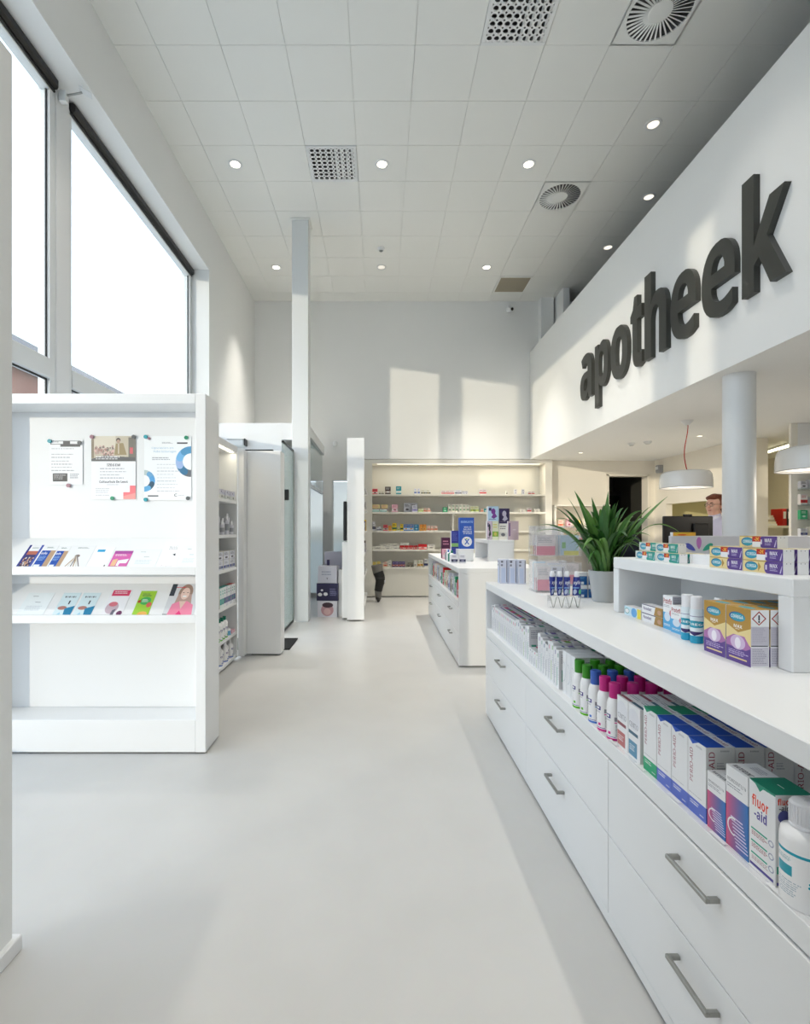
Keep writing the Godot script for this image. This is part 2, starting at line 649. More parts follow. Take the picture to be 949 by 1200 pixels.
func make_prints() -> void:
	atlas = Image.create(int(ATLAS), int(ATLAS), false, Image.FORMAT_RGBA8)
	atlas.fill(WHITE)
	var ruby := Color(0.55, 0.1, 0.2)
	# mouthwash cartons with a coloured top
	for k: Array in [["blue", Color(0.09, 0.31, 0.72), Color(0.36, 0.45, 0.8)], ["green", Color(0.06, 0.58, 0.42), Color(0.16, 0.66, 0.47)]]:
		var c := cell(140, 370, PAPER)
		ft(c, "PERIO-AID", 0.1, 0.13, 0.17, 0.45, ruby, true, false)
		fr(c, 0.0, 0.795, 1, 0.205, k[2])
		fl(c, 0.12, 0.83, 0.5, 0.06, 2, PAPER)
		fl(c, 0.65, 0.94, 0.3, 0.03, 1, PAPER)
		fl(c, 0.05, 0.735, 0.9, 0.015, 1, GREYT)
		fp(c, [Vector2(0, 0), Vector2(0.6, 0), Vector2(0.26, 0.065)], k[1])
		fl(c, 0.45, 0.05, 0.4, 0.03, 2, GREYT)
		C["aid_front_" + k[0]] = c
		var s := cell(140, 370, Color(0.86, 0.86, 0.85))
		ft(s, "PERIO-AID", 0.1, 0.06, 0.2, 0.62, ruby, true, false)
		fl(s, 0.38, 0.2, 0.3, 0.1, 3, GREYT)
		fl(s, 0.5, 0.04, 0.4, 0.025, 2, Color(0.4, 0.4, 0.42))
		fr(s, 0, 0.795, 1, 0.205, k[2])
		C["aid_side_" + k[0]] = s
		var t := cell(140, 140, k[1])
		fr(t, 0, 0.02, 1, 0.3, PAPER)
		ft(t, "PERIO-AID", 0.14, 0.1, 0.72, 0.13, ruby, false, false)
		C["aid_top_" + k[0]] = t
	# slim white cartons with a coloured panel
	for k: Array in [["rose", Color(0.55, 0.28, 0.33), Color(0.76, 0.45, 0.45)], ["steel", Color(0.28, 0.42, 0.5), Color(0.36, 0.58, 0.7)]]:
		var c := cell(130, 340, PAPER)
		fe(c, 0.45, 0.27, 0.5, 0.2, Color(0.9, 0.905, 0.925))
		ft(c, "CENTIO", 0.08, 0.33, 0.75, 0.09, Color(0.5, 0.5, 0.52), false, false)
		fr(c, 0.02, 0.5, 0.8, 0.06, k[1])
		fr(c, 0.02, 0.68, 0.72, 0.28, k[2])
		fl(c, 0.1, 0.76, 0.5, 0.12, 3, PAPER)
		C["cent_front_" + k[0]] = c
		var t := cell(130, 140, PAPER)
		fr(t, 0.0, 0.68, 1, 0.2, k[1])
		fl(t, 0.1, 0.2, 0.8, 0.3, 2, GREYT)
		C["cent_top_" + k[0]] = t
	# pink to blue cartons
	var pk := Color(0.85, 0.35, 0.52)
	var bl := Color(0.16, 0.47, 0.76)
	var c := cell(140, 360, PAPER)
	ft(c, "PROVISODENT 0,1 %", 0.06, 0.14, 0.85, 0.05, Color(0.4, 0.4, 0.42), false, false)
	fl(c, 0.06, 0.21, 0.7, 0.06, 2, GREYT)
	fg(c, 0, 0.34, 1, 0.66, pk, bl, true)
	for i in 9:
		fr(c, 0.22 + 0.03 * i, 0.6 + i * 0.04, 0.55, 0.014, Color(0.88, 0.85, 0.95))
	for i in 20:
		var a := 1.5 + 3.6 * i / 20.0
		fe(c, 0.35 + cos(a) * 0.26, 0.72 + sin(a) * 0.1, 0.03, 0.012, PAPER)
	C.dent_front = c
	c = cell(140, 360, PAPER)
	fr(c, 0, 0.34, 1, 0.66, bl)
	fl(c, 0.1, 0.45, 0.8, 0.4, 8, Color(0.5, 0.7, 0.88))
	C.dent_side = c
	c = cell(140, 140, PAPER)
	ft(c, "WATERDINT", 0.1, 0.72, 0.8, 0.16, INK, false, true)
	fl(c, 0.3, 0.2, 0.6, 0.3, 4, GREYT)
	C.dent_top = c
	# fluoride carton
	var red := Color(0.9, 0.25, 0.13)
	var vio := Color(0.29, 0.24, 0.58)
	var tg := Color(0.1, 0.62, 0.5)
	c = cell(150, 380, PAPER)
	fp(c, [Vector2(0, 0), Vector2(1, 0), Vector2(1, 0.02), Vector2(0.55, 0.03), Vector2(0.42, 0.08), Vector2(0.25, 0.02)], Color(0.08, 0.55, 0.44))
	ft(c, "fluor", 0.12, 0.15, 0.62, 0.13, red)
	ft(c, "-aid", 0.2, 0.29, 0.48, 0.12, vio)
	for i in 3:
		fr(c, 0.08, 0.54 + 0.14 * i, 0.62, 0.018, tg)
		fl(c, 0.1, 0.575 + 0.14 * i, 0.65, 0.055, 3, Color(0.65, 0.4, 0.45))
		fe(c, 0.84, 0.57 + 0.14 * i, 0.1, 0.035, Color(0.6, 0.62, 0.72))
		fe(c, 0.84, 0.57 + 0.14 * i, 0.07, 0.024, PAPER)
	fr(c, 0.02, 0.945, 0.9, 0.03, vio)
	C.fluor_front = c
	c = cell(150, 380, Color(0.9, 0.9, 0.9))
	ft(c, "fluor", 0.06, 0.04, 0.38, 0.07, red)
	ft(c, "-aid", 0.1, 0.115, 0.28, 0.06, INK)
	fe(c, 0.24, 0.24, 0.17, 0.07, Color(0.35, 0.36, 0.62))
	fl(c, 0.1, 0.34, 0.75, 0.18, 7, GREYT)
	fl(c, 0.1, 0.56, 0.75, 0.18, 7, GREYT)
	fr(c, 0.04, 0.78, 0.6, 0.08, tg)
	fl(c, 0.1, 0.88, 0.7, 0.05, 3, GREYT)
	fr(c, 0.04, 0.95, 0.7, 0.035, vio)
	C.fluor_side = c
	c = cell(140, 140, Color(0.07, 0.52, 0.41))
	fr(c, 0.4, 0.48, 0.25, 0.04, PAPER)
	C.fluor_top = c
	# wraps of the capped bottles and of the big white bottle
	for k: Array in [["lime", Color(0.4, 0.75, 0.15)], ["azure", Color(0.3, 0.48, 0.8)], ["magenta", Color(0.83, 0.15, 0.55)]]:
		c = cell(260, 260, WHITE)
		fr(c, 0, 0.94, 1, 0.06, k[1])
		fr(c, 0.3, 0.905, 0.3, 0.015, vio)
		fr(c, 0.37, 0.38, 0.13, 0.1, Color(0.25, 0.2, 0.5))
		fr(c, 0.4, 0.405, 0.07, 0.05, WHITE)
		fl(c, 0.38, 0.5, 0.12, 0.05, 3, GREYT)
		fr(c, 0.58, 0.43, 0.1, 0.1, Color(0.55, 0.55, 0.58))
		fr(c, 0.58, 0.55, 0.1, 0.025, k[1])
		fl(c, 0.6, 0.6, 0.08, 0.3, 14, Color(0.5, 0.5, 0.53))
		fr(c, 0.44, 0.8, 0.06, 0.06, k[1])
		C["wrap_" + k[0]] = c
	c = cell(300, 260, WHITE)
	var teal := Color(0.08, 0.6, 0.68)
	fr(c, 0, 0.28, 1, 0.035, teal)
	fr(c, 0.36, 0.46, 0.14, 0.13, teal)
	fl(c, 0.36, 0.36, 0.16, 0.06, 3, Color(0.55, 0.72, 0.75))
	fl(c, 0.36, 0.66, 0.2, 0.2, 7, Color(0.68, 0.74, 0.78))
	fr(c, 0.64, 0.34, 0.2, 0.56, Color(0.78, 0.79, 0.83))
	ft(c, "8", 0.6, 0.58, 0.06, 0.09, teal)
	fl(c, 0.66, 0.37, 0.16, 0.5, 16, Color(0.6, 0.6, 0.64))
	C.wrap_teal = c
	# denture products
	var gold := Color(0.72, 0.56, 0.24)
	var pale := Color(0.92, 0.84, 0.6)
	var pur := Color(0.36, 0.25, 0.56)
	var oval := Color(0.2, 0.62, 0.72)
	c = cell(220, 340, pale)
	fp(c, [Vector2(0, 0), Vector2(1, 0), Vector2(1, 0.33), Vector2(0.5, 0.45), Vector2(0, 0.33)], gold)
	fe(c, 0.45, 0.17, 0.33, 0.085, Color(0.16, 0.36, 0.6))
	fe(c, 0.48, 0.175, 0.3, 0.075, oval)
	ft(c, "COREGA", 0.2, 0.14, 0.5, 0.06, WHITE)
	ft(c, "MAX", 0.32, 0.31, 0.34, 0.06, WHITE)
	fl(c, 0.38, 0.385, 0.22, 0.02, 1, WHITE)
	fp(c, [Vector2(0, 0.62), Vector2(0.3, 0.52), Vector2(0.7, 0.52), Vector2(1, 0.66), Vector2(1, 1), Vector2(0, 1)], pur)
	fp(c, [Vector2(0, 0.6), Vector2(0.3, 0.5), Vector2(0.75, 0.5), Vector2(1, 0.68), Vector2(0.8, 0.74), Vector2(0, 0.72)], Color(0.68, 0.45, 0.68))
	fe(c, 0.48, 0.63, 0.3, 0.13, Color(0.83, 0.74, 0.86))
	fe(c, 0.48, 0.64, 0.12, 0.1, Color(0.95, 0.93, 0.97))
	fl(c, 0.1, 0.78, 0.8, 0.1, 3, Color(0.75, 0.7, 0.85))
	fr(c, 0.12, 0.905, 0.72, 0.025, pale)
	C.max_front = c
	c = cell(140, 340, PAPER)
	fp(c, [Vector2(0.45, 0.02), Vector2(0.85, 0.15), Vector2(0.45, 0.27), Vector2(0.05, 0.15)], Color(0.62, 0.2, 0.2))
	fp(c, [Vector2(0.45, 0.045), Vector2(0.77, 0.15), Vector2(0.45, 0.248), Vector2(0.13, 0.15)], PAPER)
	fr(c, 0.41, 0.09, 0.08, 0.09, INK)
	fe(c, 0.45, 0.205, 0.05, 0.018, INK)
	fr(c, 0, 0.29, 1, 0.33, Color(0.77, 0.76, 0.8))
	fr(c, 0.02, 0.62, 0.92, 0.018, INK)
	fr(c, 0.02, 0.65, 0.94, 0.33, Color(0.8, 0.79, 0.83))
	fl(c, 0.08, 0.68, 0.8, 0.27, 9, Color(0.62, 0.61, 0.68))
	fl(c, 0.08, 0.32, 0.8, 0.27, 9, Color(0.68, 0.67, 0.73))
	C.max_side = c
	c = cell(120, 60, gold)
	fe(c, 0.5, 0.5, 0.3, 0.25, oval)
	C.max_top = c
	for k: Array in [["violet", pur, pale, gold], ["mint", Color(0.1, 0.6, 0.55), Color(0.85, 0.88, 0.85), Color(0.6, 0.75, 0.72)]]:
		for promo: bool in [false, true]:
			c = cell(340, 82, k[2])
			fr(c, 0, 0, 1, 0.05, k[3])
			fe(c, 0.22, 0.5, 0.17, 0.38, Color(0.2, 0.4, 0.62))
			fe(c, 0.23, 0.52, 0.155, 0.33, oval)
			ft(c, "COREGA", 0.1, 0.36, 0.25, 0.26, WHITE)
			fp(c, [Vector2(0.4, 0.1), Vector2(0.47, 0.5), Vector2(0.4, 0.9)], k[3])
			fr(c, 0.62, 0, 0.38, 1, k[1])
			fe(c, 0.62, 0.5, 0.07, 0.48, k[1])
			ft(c, "MAX", 0.69, 0.2, 0.18, 0.3, WHITE)
			fl(c, 0.69, 0.58, 0.2, 0.24, 2, Color(0.8, 0.78, 0.9))
			fr(c, 0.58, 0.3, 0.04, 0.4, Color(0.85, 0.82, 0.9))
			fp(c, [Vector2(0.92, 0.9), Vector2(0.97, 0.3), Vector2(0.98, 0.32), Vector2(0.95, 0.9)], Color(0.85, 0.82, 0.92))
			if promo:
				fr(c, 0.36, 0.04, 0.22, 0.92, WHITE)
				fr(c, 0.36, 0.04, 0.22, 0.44, Color(0.75, 0.15, 0.12))
				ft(c, "-2€", 0.41, 0.12, 0.13, 0.28, Color(1, 0.85, 0.3))
			C["tube_%s_%s" % [k[0], "promo" if promo else "plain"]] = c
	c = cell(80, 82, WHITE)
	fr(c, 0.3, 0.08, 0.06, 0.06, INK)
	fr(c, 0.65, 0.08, 0.06, 0.06, INK)
	C.tube_end = c
	c = cell(120, 200, Color(0.9, 0.94, 0.96))
	fe(c, 0.5, 0.45, 0.4, 0.1, oval)
	ft(c, "COREGA", 0.2, 0.42, 0.6, 0.07, WHITE)
	fp(c, [Vector2(0.2, 0.66), Vector2(0.8, 0.66), Vector2(0.5, 0.78)], Color(0.2, 0.15, 0.4))
	fr(c, 0, 0.78, 1, 0.22, Color(0.1, 0.62, 0.78))
	fr(c, 0, 0.22, 1, 0.015, Color(0.3, 0.25, 0.5))
	C.wrap_foam = c
	c = cell(140, 200, PAPER)
	fr(c, 0, 0.5, 1, 0.5, Color(0.33, 0.68, 0.88))
	ft(c, "Protefix", 0.06, 0.08, 0.85, 0.16, Color(0.62, 0.15, 0.18))
	fl(c, 0.08, 0.28, 0.7, 0.08, 2, GREYT)
	fe(c, 0.45, 0.62, 0.3, 0.14, Color(0.85, 0.9, 0.95))
	fe(c, 0.8, 0.5, 0.13, 0.09, Color(0.8, 0.5, 0.55))
	fl(c, 0.1, 0.84, 0.7, 0.08, 2, PAPER)
	C.prote_front = c
	c = cell(70, 200, Color(0.78, 0.78, 0.82))
	fl(c, 0.1, 0.05, 0.8, 0.9, 18, Color(0.55, 0.55, 0.62))
	C.small_print = c
	c = cell(260, 60, PAPER)
	fr(c, 0, 0, 1, 0.1, Color(0.28, 0.25, 0.4))
	ft(c, "Parodont", 0.08, 0.28, 0.4, 0.36, Color(0.3, 0.26, 0.45))
	fp(c, [Vector2(0.6, 1), Vector2(0.68, 0), Vector2(1, 0), Vector2(1, 1)], Color(0.66, 0.52, 0.28))
	fe(c, 0.85, 0.55, 0.09, 0.25, Color(0.76, 0.6, 0.5))
	C.paro = c
	c = cell(240, 70, Color(0.8, 0.9, 0.94))
	fe(c, 0.17, 0.5, 0.14, 0.3, Color(0.2, 0.6, 0.55))
	fe(c, 0.17, 0.5, 0.12, 0.24, PAPER)
	fe(c, 0.6, 0.5, 0.17, 0.48, Color(0.4, 0.66, 0.88))
	fr(c, 0.78, 0, 0.22, 1, Color(0.93, 0.86, 0.3))
	C.cream_box = c
	# slim dental cartons, seen edge on: white with a few dark or coloured marks
	var tones := [Color(0.86, 0.2, 0.45), Color(0.45, 0.65, 0.2), Color(0.45, 0.35, 0.65), Color(0.1, 0.55, 0.4), Color(0.15, 0.25, 0.55), Color(0.35, 0.37, 0.42)]
	for i in 6:
		c = cell(64, 240, PAPER)
		fr(c, 0.2, 0.45, 0.14, 0.48, Color(0.6, 0.62, 0.68) if i % 2 == 0 else tones[i].lerp(WHITE, 0.35))
		fr(c, 0.55, 0.08, 0.22, 0.1, tones[i])
		fl(c, 0.5, 0.3, 0.35, 0.5, 9, Color(0.74, 0.74, 0.8))
		C["slim_%d" % i] = c
		c = cell(64, 96, WHITE)
		fr(c, 0, 0.0, 1, 0.3, tones[i])
		fr(c, 0, 0.5, 1, 0.12, tones[(i + 2) % 6])
		C["slim_top_%d" % i] = c
		c = cell(96, 240, Color(0.88, 0.88, 0.89))
		fl(c, 0.12, 0.1, 0.76, 0.25, 5, Color(0.55, 0.55, 0.6))
		fr(c, 0.15, 0.5, 0.3, 0.3, tones[i].lerp(WHITE, 0.25))
		fl(c, 0.5, 0.5, 0.4, 0.4, 7, Color(0.68, 0.68, 0.72))
		C["slim_side_%d" % i] = c
	# brush wallet with a drawn arc
	c = cell(96, 300, PAPER)
	for i in 26:
		var a := -1.5 + 3.0 * i / 26.0
		fe(c, 0.2 + cos(a) * 0.55, 0.5 + sin(a) * 0.22, 0.02, 0.008, Color(0.45, 0.55, 0.65))
	C.arc_front = c
	# posters
	c = cell(160, 210, Color(0.95, 0.955, 0.96))
	fr(c, 0.03, 0.03, 0.9, 0.13, Color(0.33, 0.33, 0.33))
	fr(c, 0.05, 0.04, 0.36, 0.06, WHITE)
	fr(c, 0.62, 0.04, 0.3, 0.06, WHITE)
	fr(c, 0.03, 0.11, 0.3, 0.05, WHITE)
	fl(c, 0.06, 0.05, 0.3, 0.03, 1, INK)
	for y: float in [0.2, 0.32, 0.39, 0.47, 0.54, 0.61, 0.68]:
		fl(c, 0.06, y, 0.75, 0.03, 1, Color(0.6, 0.6, 0.62))
	fr(c, 0.1, 0.75, 0.44, 0.18, Color(0.25, 0.25, 0.25))
	fl(c, 0.14, 0.78, 0.36, 0.12, 3, Color(0.75, 0.75, 0.75))
	fl(c, 0.62, 0.76, 0.32, 0.12, 3, Color(0.55, 0.55, 0.58))
	C.poster_notice = c
	c = cell(230, 324, Color(0.955, 0.96, 0.965))
	fr(c, 0, 0, 1, 0.4, Color(0.78, 0.74, 0.66))
	fr(c, 0, 0, 0.55, 0.2, Color(0.86, 0.83, 0.76))
	fr(c, 0.0, 0.05, 0.06, 0.3, Color(0.55, 0.5, 0.42))
	for i in 90:
		var gx := rng.randf_range(0.08, 0.5)
		var gy := rng.randf_range(0.16, 0.3)
		fe(c, gx, gy, rng.randf_range(0.01, 0.03), rng.randf_range(0.008, 0.02), [Color(0.66, 0.5, 0.46), Color(0.85, 0.72, 0.68), Color(0.48, 0.44, 0.4), Color(0.74, 0.62, 0.58)][i % 4])
	fe(c, 0.61, 0.065, 0.05, 0.035, Color(0.3, 0.27, 0.24))
	fe(c, 0.61, 0.085, 0.04, 0.03, Color(0.72, 0.6, 0.52))
	fp(c, [Vector2(0.55, 0.12), Vector2(0.72, 0.11), Vector2(0.8, 0.3), Vector2(0.52, 0.3)], Color(0.62, 0.55, 0.4))
	fr(c, 0.6, 0.12, 0.03, 0.16, Color(0.8, 0.76, 0.68))
	fr(c, 0.84, 0.02, 0.16, 0.34, Color(0.48, 0.46, 0.42))
	fr(c, 0.87, 0.18, 0.07, 0.1, Color(0.83, 0.4, 0.42))
	fp(c, [Vector2(0, 0.36), Vector2(0.3, 0.31), Vector2(1, 0.34), Vector2(1, 0.4), Vector2(0, 0.4)], Color(0.38, 0.38, 0.38))
	fl(c, 0.1, 0.325, 0.62, 0.06, 2, WHITE)
	ft(c, "IZEGEM", 0.35, 0.44, 0.3, 0.04, INK)
	for y: float in [0.51, 0.56, 0.61, 0.66]:
		fl(c, 0.2, y, 0.62, 0.022, 1, Color(0.55, 0.56, 0.6))
	ft(c, "Cultuurhuis De Leest", 0.18, 0.705, 0.64, 0.036, INK)
	fl(c, 0.35, 0.765, 0.32, 0.015, 1, GREYT)
	for y: float in [0.83, 0.86, 0.89, 0.93]:
		fl(c, 0.1, y, 0.36, 0.016, 1, GREYT)
	fp(c, [Vector2(0.87, 0.785), Vector2(1, 0.785), Vector2(1, 1), Vector2(0.72, 1), Vector2(0.72, 0.89), Vector2(0.87, 0.89)], Color(0.95, 0.47, 0.5))
	fp(c, [Vector2(0.72, 0.95), Vector2(1, 0.9), Vector2(1, 1), Vector2(0.72, 1)], Color(0.95, 0.62, 0.6))
	C.poster_event = c
	c = cell(240, 328, Color(0.955, 0.965, 0.97))
	for i in 64:
		var a := PI / 2 + PI * i / 63.0
		var col := [Color(0.3, 0.58, 0.75), Color(0.45, 0.7, 0.88), Color(0.62, 0.72, 0.88), Color(0.2, 0.45, 0.6), Color(0.4, 0.42, 0.45)][clampi(int(4.9 - i / 13.0), 0, 4)] as Color
		fe(c, 1.0 + cos(a) * 0.255, 0.4 + sin(a) * 0.185, 0.075, 0.055, col)
	for i in 54:
		var a := -PI / 2 + PI * i / 53.0
		var col := [Color(0.72, 0.78, 0.78), Color(0.4, 0.65, 0.82), Color(0.3, 0.62, 0.85), Color(0.15, 0.32, 0.42), Color(0.35, 0.66, 0.85)][clampi(int(i / 10.8), 0, 4)] as Color
		fe(c, 0.0 + cos(a) * 0.175, 0.7 + sin(a) * 0.13, 0.055, 0.04, col)
	ft(c, "Opvoeden en", 0.16, 0.17, 0.46, 0.04, Color(0.6, 0.74, 0.84), false, false)
	ft(c, "Puberteitsvragen", 0.2, 0.225, 0.48, 0.04, Color(0.6, 0.74, 0.84), false, false)
	fl(c, 0.17, 0.335, 0.45, 0.05, 2, GREYT)
	for i in 9:
		fl(c, 0.27, 0.44 + 0.052 * i, 0.5, 0.018, 1, Color(0.72, 0.74, 0.77))
	fr(c, 0.7, 0.1, 0.22, 0.022, INK)
	fl(c, 0.38, 0.095, 0.24, 0.03, 2, GREYT)
	fr(c, 0.08, 0.925, 0.22, 0.022, Color(0.35, 0.36, 0.38))
	ft(c, "C", 0.64, 0.9, 0.06, 0.045, INK)
	fl(c, 0.72, 0.925, 0.2, 0.018, 1, GREYT)
	C.poster_parent = c
	# leaflets
	c = cell(120, 250, PAPER)
	fr(c, 0, 0, 0.16, 1, Color(0.2, 0.22, 0.5))
	fr(c, 0.84, 0, 0.16, 1, Color(0.28, 0.35, 0.66))
	fl(c, 0.3, 0.1, 0.45, 0.05, 2, Color(0.3, 0.4, 0.38))
	fr(c, 0.16, 0.24, 0.68, 0.76, Color(0.24, 0.23, 0.42))
	fr(c, 0.16, 0.24, 0.68, 0.14, Color(0.72, 0.42, 0.34))
	for i in 60:
		fe(c, rng.randf_range(0.2, 0.8), rng.randf_range(0.5, 0.96), 0.05, 0.03, [Color(0.8, 0.65, 0.5), Color(0.15, 0.14, 0.22), Color(0.6, 0.4, 0.38), Color(0.85, 0.82, 0.8)][i % 4])
	C.leaf_crowd = c
	c = cell(120, 250, PAPER)
	fr(c, 0.05, 0.2, 0.6, 0.8, Color(0.12, 0.3, 0.66))
	fr(c, 0.65, 0.2, 0.35, 0.7, Color(0.72, 0.6, 0.48))
	ft(c, "info", 0.1, 0.26, 0.4, 0.1, PAPER)
	fl(c, 0.1, 0.42, 0.45, 0.2, 4, Color(0.6, 0.75, 0.92))
	fr(c, 0.08, 0.75, 0.4, 0.2, PAPER)
	fl(c, 0.25, 0.06, 0.5, 0.06, 2, Color(0.3, 0.4, 0.38))
	C.leaf_blue = c
	c = cell(160, 250, PAPER)
	fl(c, 0.3, 0.08, 0.5, 0.05, 2, Color(0.35, 0.42, 0.4))
	fe(c, 0.45, 0.42, 0.1, 0.06, Color(0.5, 0.45, 0.4))
	for i in 6:
		fp(c, [Vector2(0.4, 0.4), Vector2(0.46, 0.4), Vector2(0.2 + 0.11 * i, 0.84), Vector2(0.16 + 0.11 * i, 0.84)], [Color(0.66, 0.55, 0.42), Color(0.86, 0.84, 0.8), Color(0.5, 0.46, 0.45)][i % 3])
	fp(c, [Vector2(0, 0.95), Vector2(0.6, 0.9), Vector2(1, 0.93), Vector2(1, 1), Vector2(0, 1)], Color(0.22, 0.42, 0.75))
	C.leaf_sketch = c
	c = cell(130, 250, Color(0.96, 0.965, 0.97))
	fr(c, 0.15, 0.12, 0.4, 0.1, Color(0.15, 0.62, 0.82))
	fr(c, 0.86, 0.75, 0.06, 0.12, Color(0.35, 0.3, 0.3))
	C.leaf_plain = c
	c = cell(130, 190, Color(0.83, 0.38, 0.66))
	fr(c, 0, 0, 1, 0.14, Color(0.66, 0.3, 0.6))
	fl(c, 0.12, 0.18, 0.75, 0.1, 2, PAPER)
	fp(c, [Vector2(0.1, 0.45), Vector2(0.35, 0.4), Vector2(0.35, 0.75), Vector2(0.1, 0.75)], Color(0.9, 0.72, 0.55))
	fp(c, [Vector2(0.4, 0.48), Vector2(0.95, 0.4), Vector2(0.9, 0.62), Vector2(0.55, 0.62), Vector2(0.5, 0.9), Vector2(0.4, 0.88)], PAPER)
	fr(c, 0, 0.75, 0.5, 0.25, Color(0.65, 0.15, 0.42))
	C.leaf_pink = c
	c = cell(150, 250, Color(0.965, 0.97, 0.97))
	ft(c, "mooi", 0.3, 0.06, 0.45, 0.16, Color(0.62, 0.62, 0.64), false, false, true)
	fp(c, [Vector2(0.6, 0.4), Vector2(0.75, 0.36), Vector2(0.78, 0.46)], INK)
	ft(c, "Zo mooi", 0.2, 0.78, 0.6, 0.1, Color(0.8, 0.72, 0.74), false, false, true)
	C.leaf_pale = c
	c = cell(150, 250, Color(0.93, 0.955, 0.96))
	fl(c, 0.25, 0.13, 0.28, 0.03, 1, Color(0.3, 0.33, 0.35))
	fl(c, 0.45, 0.36, 0.28, 0.03, 1, Color(0.35, 0.38, 0.4))
	fl(c, 0.2, 0.5, 0.6, 0.2, 4, Color(0.8, 0.83, 0.85))
	C.leaf_letter = c
	c = cell(120, 240, Color(0.84, 0.91, 0.93))
	for i in 6:
		fr(c, 0.2 + 0.11 * i, 0.13, 0.07, 0.06, INK if i % 2 == 0 else Color(0.6, 0.66, 0.7))
	fr(c, 0.55, 0.3, 0.08, 0.14, INK)
	fe(c, 0.35, 0.58, 0.25, 0.07, Color(0.72, 0.5, 0.46))
	fp(c, [Vector2(0.5, 0.6), Vector2(1, 0.5), Vector2(1, 0.92), Vector2(0.6, 0.92)], Color(0.16, 0.5, 0.66))
	fp(c, [Vector2(0.1, 0.9), Vector2(0.35, 0.74), Vector2(0.45, 0.9)], Color(0.6, 0.8, 0.88))
	fl(c, 0.05, 0.84, 0.4, 0.08, 2, Color(0.25, 0.35, 0.42))
	C.leaf_teal = c
	c = cell(130, 240, Color(0.94, 0.94, 0.95))
	fr(c, 0.1, 0.02, 0.85, 0.2, Color(0.85, 0.28, 0.42))
	fl(c, 0.2, 0.07, 0.65, 0.1, 2, PAPER)
	fe(c, 0.38, 0.62, 0.3, 0.2, Color(0.78, 0.7, 0.74))
	fe(c, 0.38, 0.5, 0.2, 0.08, Color(0.82, 0.45, 0.5))
	fp(c, [Vector2(0.45, 0.7), Vector2(0.6, 0.65), Vector2(0.55, 0.95), Vector2(0.4, 0.95)], Color(0.4, 0.4, 0.46))
	fe(c, 0.83, 0.8, 0.13, 0.08, Color(0.42, 0.2, 0.36))
	C.leaf_red = c
	c = cell(130, 240, Color(0.62, 0.8, 0.25))
	fl(c, 0.2, 0.1, 0.6, 0.12, 2, Color(0.25, 0.4, 0.3))
	fe(c, 0.5, 0.36, 0.34, 0.14, Color(0.28, 0.68, 0.35))
	fl(c, 0.3, 0.3, 0.4, 0.12, 3, PAPER)
	fe(c, 0.8, 0.5, 0.16, 0.09, Color(0.85, 0.4, 0.35))
	fe(c, 0.14, 0.38, 0.1, 0.05, Color(0.7, 0.25, 0.15))
	fe(c, 0.6, 0.82, 0.3, 0.09, Color(0.92, 0.7, 0.35))
	fl(c, 0.15, 0.92, 0.6, 0.05, 1, INK)
	C.leaf_green = c
	c = cell(200, 280, Color(0.84, 0.85, 0.86))
	fr(c, 0, 0, 0.16, 0.35, Color(0.25, 0.27, 0.3))
	fr(c, 0.86, 0, 0.14, 0.26, Color(0.2, 0.21, 0.24))
	fr(c, 0.0, 0.86, 0.3, 0.14, Color(0.28, 0.3, 0.33))
	fe(c, 0.52, 0.27, 0.23, 0.26, Color(0.62, 0.52, 0.46))
	fp(c, [Vector2(0.3, 0.3), Vector2(0.74, 0.3), Vector2(0.84, 0.7), Vector2(0.24, 0.7)], Color(0.74, 0.62, 0.58))
	fp(c, [Vector2(0.12, 1), Vector2(0.2, 0.58), Vector2(0.42, 0.5), Vector2(0.66, 0.5), Vector2(0.88, 0.6), Vector2(0.96, 1)], Color(0.93, 0.55, 0.66))
	fp(c, [Vector2(0.4, 0.5), Vector2(0.62, 0.5), Vector2(0.52, 0.72)], Color(0.9, 0.78, 0.72))
	fp(c, [Vector2(0.3, 1), Vector2(0.5, 0.76), Vector2(0.72, 1)], Color(0.9, 0.25, 0.5))
	fe(c, 0.52, 0.28, 0.14, 0.17, Color(0.92, 0.8, 0.75))
	fe(c, 0.52, 0.36, 0.07, 0.025, WHITE)
	fr(c, 0.42, 0.25, 0.06, 0.012, INK)
	fr(c, 0.56, 0.25, 0.06, 0.012, INK)
	fl(c, 0.16, 0.09, 0.34, 0.05, 1, Color(0.85, 0.25, 0.3))
	C.magazine = c
	# floor display
	c = cell(150, 100, Color(0.82, 0.82, 0.86))
	fl(c, 0.2, 0.3, 0.6, 0.3, 2, Color(0.6, 0.62, 0.7))
	ft(c, "V", 0.46, 0.68, 0.07, 0.1, INK)
	C.stand_a = c
	c = cell(150, 100, Color(0.17, 0.16, 0.3))
	fe(c, 0.16, 0.65, 0.1, 0.1, PAPER)
	fe(c, 0.42, 0.62, 0.1, 0.1, PAPER)
	fe(c, 0.25, 0.4, 0.06, 0.06, PAPER)
	fl(c, 0.62, 0.3, 0.32, 0.45, 5, Color(0.55, 0.55, 0.7))
	C.stand_b = c
	c = cell(150, 100, Color(0.87, 0.86, 0.89))
	fe(c, 0.5, 0.55, 0.32, 0.38, Color(0.78, 0.6, 0.62))
	fe(c, 0.52, 0.25, 0.28, 0.16, Color(0.3, 0.22, 0.26))
	fe(c, 0.5, 0.66, 0.18, 0.2, Color(0.86, 0.72, 0.72))
	C.stand_c = c
	# island goods
	var royal := Color(0.2, 0.38, 0.76)
	c = cell(130, 300, royal)
	ft(c, "MANUATO", 0.08, 0.1, 0.84, 0.07, Color(0.7, 0.82, 0.95))
	ft(c, "WEES IN", 0.3, 0.28, 0.5, 0.05, WHITE)
	ft(c, "BALANS", 0.28, 0.35, 0.54, 0.05, WHITE)
	ft(c, "MOTIVE &", 0.22, 0.42, 0.64, 0.05, WHITE)
